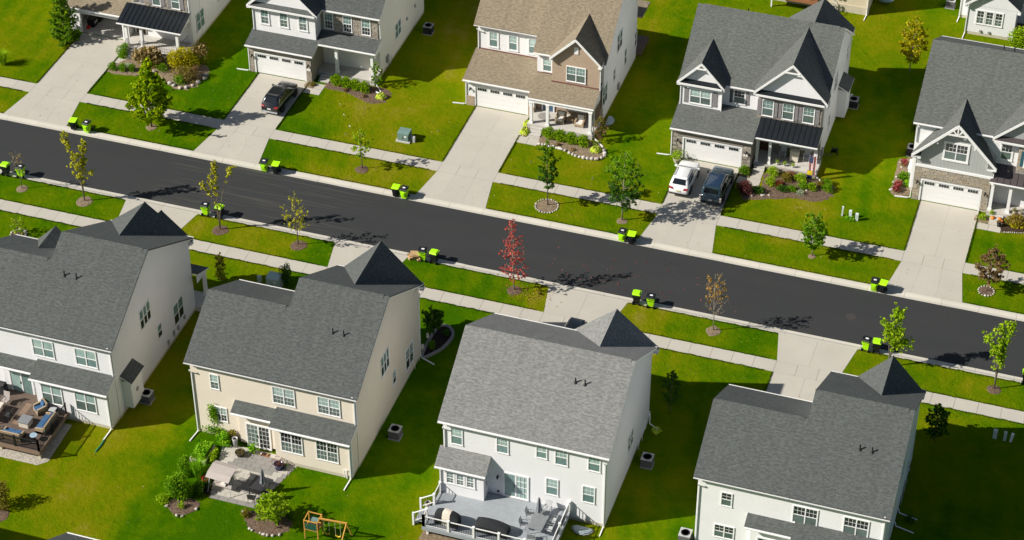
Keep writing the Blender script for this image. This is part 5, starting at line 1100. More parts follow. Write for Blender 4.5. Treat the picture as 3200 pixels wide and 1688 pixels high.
shrub('yellow hosta against the left porch post', (-5.15, 16.9), .5, .5, .6, 'leaf_hosta', 30, shape='hosta', name='hosta'); shrub('round yellow hosta left of the porch steps', (-5.0, 15.75), .58, .58, .5, 'leaf_hosta', 34, shape='hosta', name='hosta'); shrub('yellow hosta at the right end of the boulder bed', (1.75, 15.1), .62, .62, .5, 'leaf_hosta', 36, shape='hosta', name='hosta')
tree('small russet tree at the right porch corner', (1.75, 16.4, 0), 2.9, .5, .65, 'oval', 'leaf_rust', 650, .13, limbs=18, sig=.22, tr=.03, mat2='leaf_olive')
tree('thin staked sapling in the boulder bed', (1.9, 14.7, 0), 1.5, .8, .3, 'vase', 'leaf_lime', 40, .12, limbs=6, sig=.3, tr=.02); shrub('withered brown plant in the boulder bed', (-.2, 14.5), .3, .25, .3, 'leaf_brown', 160); shrub('withered dark plant left in the boulder bed', (-1.6, 14.8), .28, .25, .28, 'leaf_rust', 140)
# garden of the twin gable house
bed('dark mulch bed with flowing edge before the stone porch', [(15.5, 12.3), (17.5, 12.85), (19.7, 13.65), (21.7, 13.8), (22.5, 14.4), (22.9, 15.7), (22.4, 16.8), (21, 16.9), (16.75, 16.7), (16.7, 14.4), (15.4, 13.9)], 'mulch', [(17.7, 13.4), (20.6, 15.05), (16.3, 12.9), (17.2, 13.2)], .26); bed('small bed with a boxwood beside the stone garage', [(14.5, 15.45), (15.45, 15.45), (15.45, 16.4), (14.5, 16.4)], 'mulch', jag=.02)
for a in (('dark green boxwood beside the stone garage pier', (14.95, 15.85), .55, .45, .75, 'leaf_arbor', 1100), ('purple barberry at the left of the porch bed', (15.6, 13.2), .85, .7, 1.05, 'leaf_purple', 1700), ('dark green mound right of the purple barberry', (16.75, 13.5), .65, .45, .6, 'leaf_dark', 700), ('yellow-green shrub at the bed corner by the path', (17.45, 14.9), .6, .5, .85, 'leaf_lime', 800), ('yellow-green shrub under the porch floor edge', (17.35, 16.3), .6, .45, .9, 'leaf_lime', 800), ('grey-green shrub in the middle of the porch bed', (18.6, 15.9), .6, .5, .8, 'leaf_olive', 700), ('dark clump in front of the porch bed middle', (18.6, 14.35), .6, .4, .5, 'leaf_dark', 550), ('leafy green clump right of the bed middle', (19.4, 14.65), .6, .4, .5, 'leaf_green', 550), ('round green shrub third from the bed right end', (20.2, 15.3), .5, .42, .6, 'leaf_green', 600), ('yellowish round shrub second from the bed right end', (21.0, 15.35), .55, .45, .65, 'leaf_hedge', 700), ('round green shrub at the bed right end', (22.3, 15.6), .6, .5, .7, 'leaf_green', 800), ('olive shrub behind the round shrub at the bed right end', (22.1, 16.4), .55, .45, .6, 'leaf_arbor', 600), ('pale flowering shrub near the bed right end', (21.6, 16.1), .45, .4, .5, 'leaf_olive', 400), ('lime shrub by the porch floor at bed centre right', (19.8, 16.2), .65, .5, .75, 'leaf_lime', 800)):
    shrub(*a)
shrub('red-flowered low shrub in the porch bed', (18.2, 14.9), .45, .4, .5, 'leaf_olive', 300, bloom='petal_red', nb=110, bsize=.11); shrub('red-flowered shrub against the porch wall', (18.9, 16.5), .55, .35, .6, 'leaf_rust', 350, bloom='petal_red', nb=60); shrub('silver-leaved tuft at the mulch front', (20.2, 14.35), .42, .38, .42, 'leaf_silver', 340, .08)
P1 = thing('planter', 'round stone planter with green grasses at the garage corner', 'planter', (8.95, 15.75, 0)); MB().lathe([(.26, 0), (.36, .35), (.38, .42), (.33, .42), (.3, .3)], (8.95, 15.75, 0), 12).build('pot', 'foundation', P1); link('foliage', leaf_mesh('foliage', NR.normal(size=(420, 3))*np.array([.24, .24, .22])+np.array([0, 0, .72]), .13, 'leaf_lime', .4), P1)
# garden of the grey gable house
bed('narrow flower bed along the grey house side', [(27.55, 16.9), (29.0, 17.05), (29.15, 19.5), (28.9, 22.2), (27.4, 22.2), (27.4, 19)], 'mulch_dry', [(27.5, 17.4), (27.45, 18.6), (27.6, 19.4), (27.7, 20.9), (27.5, 21.6), (28.3, 22.2)], .28)
shrub('pink flower clump nearest the corner of the grey house', (27.9, 17.3), .42, .4, .55, 'leaf_olive', 220, bloom='petal_pink', nb=260, bsize=.13); shrub('pink flower clump beside the green hosta, grey house', (27.95, 18.0), .45, .42, .55, 'leaf_olive', 220, bloom='petal_pink', nb=280, bsize=.13); shrub('pink flower clump behind the white storage box', (27.85, 21.3), .42, .4, .6, 'leaf_olive', 200, bloom='petal_pink', nb=260, bsize=.13); shrub('bright green clump beside the white downspout', (28.65, 18.4), .5, .45, .5, 'leaf_veg', 420); shrub('leafy dark clump in front of the white storage box', (28.2, 19.2), .6, .5, .7, 'leaf_green', 500, .17)
bed('autumn bed with pale pebble edge at the right photo edge', [(37.3, 14.4), (39.2, 14.85), (41, 15.3), (41, 16.2), (37.4, 16.2)], 'soil', [(37.4+i*.17, 14.4+i*.045) for i in range(16)], .13); bed('small soil bed between driveway and stone step', [(34.95, 15.25), (36.05, 15.25), (36.0, 16.1), (35.0, 16.2)], 'mulch_dry', [(35.1, 15.3), (35.0, 15.8)], .15, jag=.02)
shrub('russet and gold shrub in the autumn bed', (38.3, 15.6), 1.0, .65, 1.0, 'leaf_gold', 1500, .12, bloom='leaf_rust', nb=520, bsize=.12); shrub('second russet shrub in the autumn bed at photo edge', (39.9, 15.8), 1.0, .6, .95, 'leaf_rust', 1200, .12); shrub('green tuft in the small soil bed', (35.5, 15.7), .4, .35, .45, 'leaf_lime', 260); shrub('yellow-green potted plant on the stone step', (36.2, 16.3, .15), .25, .22, .5, 'leaf_lime', 160)
for x, y, s, l in ((36.35, 15.95, .2, 'orange pumpkin below the potted plant'), (36.95, 16.0, .17, 'orange pumpkin left of the russet shrub'), (37.15, 15.75, .15, 'small orange pumpkin touching the russet shrub')):
    t = thing('pumpkin', l, 'pumpkin', (x, y, .03)); m = MB()
    n = 20
    for k in range(8):
        r = s*math.sin(math.pi*(k+.5)/8); z = s*.8-s*.75*math.cos(math.pi*(k+.5)/8)
        for j in range(n): an = 6.2832*j/n; rr = r*(1+.09*math.cos(an*5)); m.v.append((x+rr*math.cos(an), y+rr*math.sin(an), z+.03))
    for k in range(7):
        for j in range(n): m.f.append((k*n+j, k*n+(j+1) % n, (k+1)*n+(j+1) % n, (k+1)*n+j)); m.mi.append(0)
    m.build('body', 'pumpkin', t, True); MB().tube([(x, y, s*1.4), (x+.03, y, s*1.4+.1)], .022, 5).build('stem', 'bark', t)
P1 = thing('planter', 'black urn planter beside the autumn bed step', 'planter', (37.0, 15.15, 0)); MB().lathe([(.14, 0), (.2, .3), (.16, .34), (.22, .45), (.15, .45)], (37.0, 15.15, .02), 12).build('pot', 'iron', P1); link('foliage', leaf_mesh('foliage', NR.normal(size=(90, 3))*.1+np.array([0, 0, .55]), .1, 'leaf_rust', .3), P1)
for i, (x, y, l) in enumerate(((38.0, 16.75, 'pale potted flowers left on the brown-roofed porch'), (38.5, 16.8, 'pale potted flowers right on the brown-roofed porch'))):
    P1 = thing('planter', l, 'planter', (x, y, .42)); MB().lathe([(.11, 0), (.16, .26), (.13, .26)], (x, y, .42), 10).build('pot', 'foundation', P1); link('foliage', leaf_mesh('foliage', NR.normal(size=(120, 3))*.11+np.array([0, 0, .38]), .1, 'petal_white' if i else 'leaf_olive', .3), P1)

# ------------------------------------------------------------------ wheeled bins
def bin_parts():
    b = MB()   # body: tapered, ribbed rim, built with the front towards -Y
    lo, hi = [(-.22, -.20), (.22, -.20), (.22, .24), (-.22, .24)], [(-.29, -.33), (.29, -.33), (.29, .33), (-.29, .33)]
    b.prism([(*p, .06) for p in lo], (0, 0, .001)); k = len(b.v)
    b.v += [(*p, .06) for p in lo] + [(*p, .97) for p in hi]
    for i in range(4): j = (i+1) % 4; b.f.append((k+i, k+j, k+4+j, k+4+i)); b.mi.append(0)
    b.box(-.315, .315, -.355, .345, .93, .98); b.box(-.16, .16, -.365, -.30, .42, .80)
    b.box(-.10, .10, -.385, -.36, .50, .72); b.box(-.30, .30, .30, .40, .80, .93)
    l = MB(); l.prism([(-.32, -.38, .985), (.32, -.38, .985), (.32, .36, 1.0), (-.32, .36, 1.0)], (0, 0, .02)); l.prism([(-.29, -.37, 1.005), (-.29, .34, 1.02), (-.22, .26, 1.10), (-.22, -.28, 1.07)], (.58, 0, 0)); l.box(-.2, .2, -.40, -.375, .97, 1.01)
    h = MB(); h.tube([(-.24, .36, .98), (-.24, .45, 1.0), (.24, .45, 1.0), (.24, .36, .98)], .02, 6)
    w_ = MB(); w_.lathe([(.06, -.03), (.14, -.03), (.14, .03), (.06, .03)], (0, 0, 0), 14, lambda x, y, z: (z, x, y))
    a = MB(); a.tube([(-.27, .3, .14), (.27, .3, .14)], .02, 6)
    k = MB(); k.box(-.12, .12, -.10, .06, 1.086, 1.096)
    return b, l, h, w_, a, k
BP = bin_parts()
BM = {}
for kind, (cb, cl) in {'lime': ('lime', 'bin_black'), 'black': ('bin_black', 'lime')}.items():
    BM[kind] = [BP[0].mesh('body', cb), BP[1].mesh('lid', cl), BP[2].mesh('handle', 'bin_black'), BP[3].mesh('wheel', 'rubber'), BP[4].mesh('axle', 'iron'), BP[5].mesh('sticker', 'label_white')]
def wbin(kind, x, y, far, where):
    lab = ('lime bin with black lid ' if kind == 'lime' else 'black bin with lime lid ')+where
    t = thing('wheeled_bin', lab, 'bin', (x, y, -.06 if abs(y) < 3.8 else 0), (0 if far else math.pi)+random.uniform(-.12, .12), 'wheeled bins at the kerb')
    m = BM[kind]; link('body', m[0], t); link('lid', m[1], t); link('handle', m[2], t); link('axle', m[4], t)
    for s in (-1, 1): link('wheel', m[3], t, (s*.27, .3, .14))
    if kind == 'lime': link('sticker', m[5], t)
for k, x, y, far, wh in (('black', -43.3, 3.95, 1, 'on the far kerb at the left, near the maple'), ('lime', -42.0, 3.95, 1, 'on the far kerb at the left, near the maple'),
        ('black', -45.8, -3.95, 0, 'at the left photo edge beside the bare sapling'), ('lime', -44.4, -3.85, 0, 'at the left photo edge beside the bare sapling'),
        ('lime', -26.95, -3.9, 0, 'partly behind the forked yellow sapling'), ('black', -25.7, -3.8, 0, 'partly behind the forked yellow sapling'),
        ('lime', -24.75, 3.5, 1, 'on the far kerb by the black car driveway'), ('black', -23.65, 3.48, 1, 'on the far kerb by the black car driveway'),
        ('black', -12.62, 3.58, 1, 'by the driveway of the brick gable house'), ('lime', -11.85, 3.55, 1, 'by the driveway of the brick gable house'),
        ('lime', -7.4, -4.0, 0, 'next to the flattened cardboard boxes'), ('black', -6.4, -4.0, 0, 'right of the cardboard boxes, near kerb'),
        ('lime', 7.48, 3.6, 1, 'below the driveway with the white car'), ('black', 8.3, 3.5, 1, 'below the driveway with the white car'),
        ('black', 10.85, -3.95, 0, 'on the near kerb left of the orange-topped tree'), ('lime', 12.05, -4.0, 0, 'on the near kerb left of the orange-topped tree'),
        ('lime', 28.68, 3.62, 1, 'by the driveway of the grey gable house'), ('black', 29.37, 3.58, 1, 'by the driveway of the grey gable house'),
        ('lime', 29.5, -3.92, 0, 'on the near kerb beside the fresh green tree'), ('black', 30.32, -3.88, 0, 'on the near kerb beside the fresh green tree'), ('black', 41.95, -3.95, 0, 'cut off at the right photo edge')):
    wbin(k, x, y, far, wh)
for x, y, rz, tx, l in ((-8.1, -4.15, .3, .25, 'brown cardboard box leaning against the lime bin'), (-7.85, -4.2, -.2, -.35, 'brown flattened cardboard box between box and bin'), (-8.35, -4.2, .9, .1, 'small brown cardboard box on the near kerb')):
    t = thing('cardboard_box', l, 'box', (x, y, 0), rz); m = MB(); w_ = .28 if 'small' in l else .38
    m.box(-w_, w_, -.16, .16, .01, .5 if w_ > .3 else .3); b = link('carton', m.mesh('carton', 'kraft'), t, None, (tx*.4, tx*.3, 0))
    z = .5 if w_ > .3 else .3
    for s in (-1, 1): link('flap', MB().prism([(-w_, s*.16, z), (w_, s*.16, z), (w_, s*.34, z+.08), (-w_, s*.34, z+.08)], (0, 0, .01)).mesh('flap', 'kraft'), b)

# ------------------------------------------------------------------ cars
def car(label, loc, rz, paint, roofm, L=4.65, W=.92, boxy=0.0, rails=None, plate='plate', lights='tail_red', low='iron', name='car', bumper='alu', clear=False):
    T = thing(name, label, 'car', (0, 0, 0)); h = L/2; belt = 1.02+.06*boxy
    st = [(-h, .80, .46, .74), (-h+.05, .88, .36, .92), (-h+.22, .92, .28, belt), (-h+.8, .98, .26, belt+.02), (-.3, 1.0, .25, belt), (.75, 1.0, .25, belt-.02), (1.05, .99, .25, belt-.03-.0*boxy), (h-.75, .97, .26, .96+.06*boxy), (h-.28, .92, .30, .88+.08*boxy), (h-.08, .80, .38, .76+.06*boxy), (h, .66, .48, .62)]
    body_ = MB(); n = 0; cols = []
    for y, wf, zb, zt in st:
        w_ = W*wf
        sec = [(0, zb), (w_*.86, zb), (w_*.97, zb+.1), (w_, zb+(zt-zb)*.45), (w_*.985, zb+(zt-zb)*.78), (w_*.93, zt-.035), (w_*.80, zt), (0, zt+.015)]
        row = [(x, y, z) for x, z in sec]+[(-x, y, z) for x, z in sec[-2:0:-1]]
        cols.append(row)
    m = len(cols[0])
    for r in cols: body_.v += r
    for i in range(len(cols)-1):
        for j in range(m): body_.f.append((i*m+j, i*m+(j+1) % m, (i+1)*m+(j+1) % m, (i+1)*m+j)); body_.mi.append(0)
    body_.f.append(tuple(range(m-1, -1, -1))); body_.mi.append(0); body_.f.append(tuple((len(cols)-1)*m+j for j in range(m))); body_.mi.append(0)
    me = body_.mesh('body', paint, (0, 0, 0), True); bo = link('body', me, T)
    # cabin
    H = 1.66+.14*boxy; y0, y1 = -h+.12, 1.12; r0, r1 = -h+.62-.28*boxy, .12+.1*boxy; wb, wr = W*.93, W*(.70+.08*boxy)
    cab = MB()
    def ringpts(ya, yb, wx, z, cr):
        out = []
        for sx_, sy_, a0 in ((1, 1, 0), (-1, 1, 90), (-1, -1, 180), (1, -1, 270)):
            for k in range(4):
                a = RAD(a0+k*30); cx = (wx-cr)*sx_; cy = (yb-cr) if sy_ > 0 else (ya+cr); out.append((cx+math.cos(a)*cr, cy+math.sin(a)*cr, z))
        return out
    rs = [ringpts(y0, y1, wb, belt-.05, .18), ringpts((y0*.5+r0*.5), (y1*.5+r1*.5)-.03, (wb+wr)/2+.02, (belt+H)/2, .18), ringpts(r0+.02, r1-.02, wr+.02, H-.06, .18), ringpts(r0+.12, r1-.14, wr-.10, H, .14)]
    for r in rs: cab.v += r
    k = 16
    for i in range(3):
        for j in range(k): cab.f.append((i*k+j, i*k+(j+1) % k, (i+1)*k+(j+1) % k, (i+1)*k+j)); cab.mi.append(0)
    cab.f.append(tuple(3*k+j for j in range(k))); cab.mi.append(0)
    ca = link('cabin', cab.mesh('cabin', paint, (0, 0, 0), True), T)
    if roofm: 
        rp = MB(); rp.prism([(-wr+.16, r0+.2, H+.004), (wr-.16, r0+.2, H+.004), (wr-.16, r1-.3, H+.004), (-wr+.16, r1-.3, H+.004)], (0, 0, .012)); link('sunroof', rp.mesh('sunroof', roofm), ca)
    def glassq(name, A, B, C, D, u0, u1, v0, v1, off):
        A, B, C, D = map(Vector, (A, B, C, D)); f = lambda u, v: (A.lerp(B, u)).lerp(D.lerp(C, u), v)
        nn = (B-A).cross(D-A).normalized(); g = MB(); q = [f(u0, v0), f(u1, v0), f(u1, v1), f(u0, v1)]
        g.prism([p+nn*off for p in q], -nn*.03); link(name, g.mesh(name, 'car_glass'), ca)
    zb, zt = belt-.05, H-.06
    glassq('rear_window', (-wb, y0, zb), (wb, y0, zb), (wr, r0, zt), (-wr, r0, zt), .12, .88, .32, .93, .035)
    glassq('windscreen', (wb, y1, zb), (-wb, y1, zb), (-wr, r1, zt), (wr, r1, zt), .08, .92, .1, .92, .035)
    for s in (-1, 1):
        a, b, c, d = (s*wb, y0, zb), (s*wb, y1, zb), (s*wr, r1, zt), (s*wr, r0, zt)
        if s < 0: a, b, c, d = b, a, d, c
        for u0, u1 in ((.14, .32), (.35, .60), (.63, .86)):
            if s < 0: u0, u1 = 1-u1, 1-u0
            glassq('side_window', a, b, c, d, u0, u1, .2, .88, .035)
        wv = MB(); 
        for yy in (-h+.95, h-.95):
            w_ = MB(); w_.lathe([(.20, -.10), (.35, -.10), (.37, -.06), (.37, .06), (.35, .10), (.20, .10)], (0, 0, 0), 20, lambda x, y, z: (z, x, y)); wo = link('wheel', w_.mesh('tyre', 'rubber'), T, (s*(W-.10), yy, .36))
            rm = MB(); rm.lathe([(.20, .02), (.21, .085), (.06, .10), (0, .11)], (0, 0, 0), 12, lambda x, y, z: (s*z, x, y)); link('rim', rm.mesh('rim', 'alu'), wo)
            ar = MB(); ar.lathe([(.36, -.02), (.42, -.02), (.42, .02), (.36, .02)], (s*(W-.005), yy, .36), 20, lambda x, y, z: (z, x, y)); link('wheel_arch', ar.mesh('wheel_arch', 'iron'), bo)
        link('mirror', MB().box(s*(wb+.02), s*(wb+.24), .72, .86, belt, belt+.16).mesh('mirror', paint if not boxy else 'iron'), ca)
        tl = MB()
        if boxy: tl.box(s*(W*.86-.02), s*(W*.86+.13), -h-.015, -h+.12, .62, .98)
        else: tl.prism([(s*(W*.45), -h-.02, .84), (s*W*.86, -h+.0, .86), (s*W*.9, -h+.12, 1.0), (s*W*.5, -h+.02, .96)], (0, .18, .0))
        link('tail_light', tl.mesh('tail_light', lights), bo)
        if rails: link('roof_rail', MB().tube([(s*(wr-.06), r0+.2, H+.02), (s*(wr-.06), r0+.3, H+.07), (s*(wr-.06), r1-.4, H+.07), (s*(wr-.06), r1-.3, H+.02)], .025, 5).mesh('roof_rail', rails), ca)
    link('bumper', MB().box(-W*.82, W*.82, -h-.05, -h+.12, .34, .46).mesh('bumper', bumper), bo); link('licence_plate', MB().box(-.17, .17, -h-.055, -h-.01, .66, .78).mesh('licence_plate', plate), bo)
    link('spoiler', MB().prism([(-wr+.05, r0-.06, H-.05), (wr-.05, r0-.06, H-.05), (wr-.05, r0+.16, H), (-wr+.05, r0+.16, H)], (0, 0, -.035)).mesh('spoiler', paint), ca)
    T.location = loc; T.rotation_euler = (0, 0, rz); return T
car('black crossover parked on the stone garage driveway', (-27.5, 13.55, .02), RAD(-2), 'paint_black', 'car_glass', 4.6, .92, 0, None, 'plate', 'tail_red', bumper='alu')
car('white crossover parked on the left of the twin gable driveway', (10.35, 12.95, .02), RAD(0), 'paint_white', None, 4.5, .92, 0, 'iron', 'plate_yellow', 'tail_red', bumper='iron')
car('dark blue boxy SUV beside the white crossover', (13.3, 12.75, .02), RAD(-1), 'paint_slate', 'paint_blue', 4.9, .97, 1.0, 'chrome', 'plate', 'tail_clear', bumper='iron')
car('dark car half hidden behind the light grey roof', (7.45, -10.9, .02), RAD(178), 'paint_black', None, 4.5, .9, 0)

# ------------------------------------------------------------------ utilities and yard equipment
plain('ac_side', (.13, .13, .128), .6, .3)
def ac(x, y, label, side='ac_side', s=.42, hh=.85):
    t = thing('air_conditioner', label, 'air conditioner', (x, y, 0)); m = MB(); m.box(x-s-.04, x+s+.04, y-s-.04, y+s+.04, -.02, .05); m.build('pad', 'ac_grey', t)
    m = MB(); m.box(x-s+.03, x+s-.03, y-s+.03, y+s-.03, .06, hh-.05)
    for k in range(9): z = .1+k*(hh-.2)/9; m.box(x-s, x+s, y-s, y+s, z, z+.035)
    m.build('grille', side, t)
    m = MB(); n = 24
    def sq(a, r): c, s_ = math.cos(a), math.sin(a); k = r/max(abs(c), abs(s_)); return c*k, s_*k
    for j in range(n):
        a, b = 6.2832*j/n, 6.2832*(j+1)/n; o0, o1 = sq(a, s+.01), sq(b, s+.01); i0, i1 = (math.cos(a)*s*.78, math.sin(a)*s*.78), (math.cos(b)*s*.78, math.sin(b)*s*.78)
        m.prism([(x+o0[0], y+o0[1], hh), (x+o1[0], y+o1[1], hh), (x+i1[0], y+i1[1], hh), (x+i0[0], y+i0[1], hh)], (0, 0, -.06))
    m.build('top', 'ac_top' if side != 'ac_dark' else 'ac_grey', t)
    m = MB(); m.lathe([(s*.76, hh-.2), (.0, hh-.2)], (x, y, 0), 16); m.build('fan_well', 'iron', t)
    m = MB(); m.lathe([(.09, hh-.14), (.09, hh-.04), (0, hh-.03)], (x, y, 0), 10)
    for k in range(4): a = k*1.5708+.4; m.prism([(x, y, hh-.1), (x+math.cos(a)*s*.7, y+math.sin(a)*s*.7, hh-.12), (x+math.cos(a+.5)*s*.7, y+math.sin(a+.5)*s*.7, hh-.08)], (0, 0, .01))
    m.build('fan', 'ac_dark', t); m = MB()
    for r in (.3, .55, .78): m.lathe([(s*r-.008, hh-.005), (s*r+.008, hh-.005), (s*r+.008, hh+.008), (s*r-.008, hh+.008)], (x, y, 0), 20)
    m.build('fan_guard', 'iron', t)
ac(-18.7, 28.6, 'dark air conditioner right of the stone garage house', 'ac_dark'); ac(21.85, 28.9, 'black-sided air conditioner right of the twin gable house', 'ac_dark'); ac(28.2, 23.2, 'black round-topped air conditioner left of the grey house', 'ac_dark'); ac(-21.5, -26.9, 'grey air conditioner behind the side bay of the lower left house'); ac(-2.05, -24.8, 'grey air conditioner right of the beige house'); ac(16.7, -21.9, 'grey air conditioner right of the bright white house'); ac(21.35, -28.6, 'air conditioner at the bottom edge left of the lower right house'); ac(27.35, 48.4, 'grey air conditioner at the top edge beside the pale house')
def transformer(x, y, label, mat, s=.52, hh=.92):
    t = thing('transformer', label, 'transformer', (x, y, 0)); bx('pad', 'concrete_porch', t, x-s-.14, x+s+.14, y-s-.08, y+s+.08, -.02, .1)
    m = MB(); m.prism([(x-s, y-s*.85, .1), (x-s, y-s*.85, hh-.06), (x-s, y-s*.2, hh), (x-s, y+s*.85, hh), (x-s, y+s*.85, .1)], (2*s, 0, 0)); m.build('cabinet', mat, t); m = MB(); m.box(x-s+.04, x-.01, y-s*.85-.025, y-s*.85, .16, hh-.14); m.box(x+.01, x+s-.04, y-s*.85-.025, y-s*.85, .16, hh-.14); m.build('door', mat, t)
    bx('warning_label', 'label_white', t, x+.12, x+.34, y-s*.85-.035, y-s*.85-.024, hh-.42, hh-.25); bx('lock', 'iron', t, x-.03, x+.03, y-s*.85-.05, y-s*.85-.02, .4, .52)
transformer(-14.8, 11.6, 'green-grey transformer box on the far lawn', 'utility_green'); transformer(-17.75, -10.85, 'pale green transformer box beside the dark evergreen shrub', 'utility_pale', .55, .95)
def pedestal(x, y, label, mat='pedestal', hh=.75, s=.11, tilt=0):
    t = thing('utility_pedestal', label, 'utility box', (x, y, 0)); o = link('housing', MB().prism([(-s, -s*.8, 0), (-s, -s*.8, hh), (-s, s*.2, hh+.06), (-s, s*.8, hh), (-s, s*.8, 0)], (2*s, 0, 0)).mesh('housing', mat), t, None, (tilt, tilt*.6, 0)); link('cap', MB().box(-s-.012, s+.012, -s*.8-.012, s*.8+.012, hh-.14, hh-.10).mesh('cap', mat), o)
pedestal(-13.9, 11.45, 'small grey pedestal beside the green-grey transformer', 'ac_top', .55, .14); pedestal(-19.05, -10.9, 'pale green pedestal left of the pale transformer', 'utility_pale', .6, .16)
pedestal(24.2, 12.55, 'leftmost white pedestal on the lawn right of the twin gable house', 'pedestal', 1.0, .07, .06); pedestal(24.95, 12.4, 'middle white pedestal on the lawn right of the twin gable house', 'pedestal', .75, .12, -.12); pedestal(25.5, 12.3, 'rightmost white pedestal on the lawn right of the twin gable house', 'pedestal', .7, .13)
pedestal(40.65, -11.0, 'leftmost pale pedestal at the right photo edge', 'pedestal', .8, .15); pedestal(41.4, -11.05, 'middle pale pedestal at the right photo edge', 'pedestal', .85, .11); pedestal(41.85, -11.05, 'leaning pale pedestal at the right photo edge', 'pvc', .95, .1, .15)
shrub('green tuft around the white pedestals', (24.9, 12.2), .6, .35, .3, 'leaf_veg', 260)
def well(x, y, label, s=1.0):
    t = thing('window_well', label, 'window well', (x, y, 0)); m = MB(); P_ = []
    for k in range(9): a = -math.pi/2+math.pi*k/8; P_.append((math.cos(a)*.6*s, math.sin(a)*.75*s))
    for r, z in ((1, .12), (.92, .2), (.6, .27), (.1, .3)):
        pass
    rings = [[(x+px*r, y+py*r, z) for px, py in P_] for r, z in ((1.0, .1), (.92, .2), (.55, .28), (.05, .3))]
    for a, b in zip(rings, rings[1:]):
        for i in range(8): m.poly([a[i], a[i+1], b[i+1], b[i]])
    m.build('cover', 'well_glass', t, True); f = MB(); f.tube([(x+px, y+py, .08) for px, py in P_], .05, 6); f.build('rim', 'ac_grey', t); return t
well(1.45, 19.75, 'clear domed window well cover beside the brick gable house'); 
t = well(14.1, -29.75, 'clear window well cover with a red patch beside the grey deck', 1.05); t.rotation_euler = (0, 0, -math.pi/2); bx('red_bucket', 'plastic_red', None, 14.15, 14.35, -30.2, -30.0, .02, .12, label='red patch seen through the window well cover', cat='bucket')
t = thing('hose_reel', 'black hose reel cart beside the twin gable house', 'hose reel', (21.75, 21.1, 0)); m = MB(); m.tube([(21.45, 20.9, 0), (21.45, 20.9, .9), (22.05, 20.9, .9), (22.05, 20.9, 0)], .03, 6); m.tube([(21.45, 21.3, 0), (21.45, 20.95, .5)], .03, 6); m.tube([(22.05, 21.3, 0), (22.05, 20.95, .5)], .03, 6); m.build('frame', 'iron', t); MB().lathe([(.1, -.22), (.3, -.22), (.3, -.2), (.2, -.2), (.2, .2), (.3, .2), (.3, .22), (.1, .22)], (21.75, 20.95, .5), 16, lambda x, y, z: (z, x, y)).build('drum', 'rubber', t); MB().tube([(21.6, 21.0, .2), (21.4, 20.7, .04), (21.1, 20.9, .03), (21.0, 20.4, .3)], .02, 5).build('hose', 'ac_grey', t)
t = thing('storage_box', 'white storage box against the grey house side', 'storage box', (28.75, 20.2, 0)); m = MB(); m.box(28.45, 29.15, 19.6, 20.9, .03, .95); m.build('body', 'plastic_white', t); MB().prism([(28.40, 19.56, .96), (29.2, 19.56, .96), (29.2, 20.94, 1.02), (28.40, 20.94, 1.02)], (0, 0, .07)).build('lid', 'plastic_white', t)
t = thing('yard_frame', 'black metal frame leaning on the shaded lawn side', 'frame', (27.9, 26.9, 0)); MB().tube([(27.6, 26.4, 0), (27.6, 26.4, 1.1), (27.9, 27.4, 1.2), (27.9, 27.8, .6), (27.7, 27.8, 0)], .03, 5).build('frame', 'iron', t); MB().lathe([(.28, -.02), (.33, -.02), (.33, .02), (.28, .02)], (27.75, 26.9, .35), 18, lambda x, y, z: (z, x, y)).build('wheel', 'rubber', t)
MB().tube([(-22.65, -31.95, .06), (-22.62, -32.6, .05), (-22.7, -33.3, .05)], .06, 6).build('drain_hose', 'hose_green', None, label='green drain hose on the lawn below the lower left house', cat='hose')
for x, y, l in ((-22.09, 14.54, 'tiny white marker flag below the left of the brown mulch bed'), (-19.84, 14.93, 'tiny white marker flag just below the yellow hosta bed end'), (-21.12, 13.08, 'tiny white marker flag in the middle of the black car lawn'), (-19.97, 11.63, 'tiny white marker flag left of the green-grey transformer'), (-19.88, 10.43, 'tiny white marker flag beside the pavement left of the thin sapling'), (-12.28, 13.4, 'tiny white marker flag right of the green-grey transformer'), (-3.0, 11.5, 'tiny white marker flag left of the narrow dark green tree'), (2.7, 10.8, 'tiny white marker flag left of the white crossover driveway'), (20.4, 12.2, 'tiny white marker flag below the dark porch mulch bed')):
    t = thing('marker_flag', l, 'marker flag', (x, y, 0), random.uniform(0, 6), 'small white marker flags on the far lawns'); link('wire', MB().tube([(0, 0, 0), (0, 0, .32)], .006, 3).mesh('wire', 'alu'), t); link('flag', MB().prism([(0, 0, .2), (.13, 0, .2), (.13, .02, .32), (0, 0, .32)], (0, .004, 0)).mesh('flag', 'flag_white'), t)

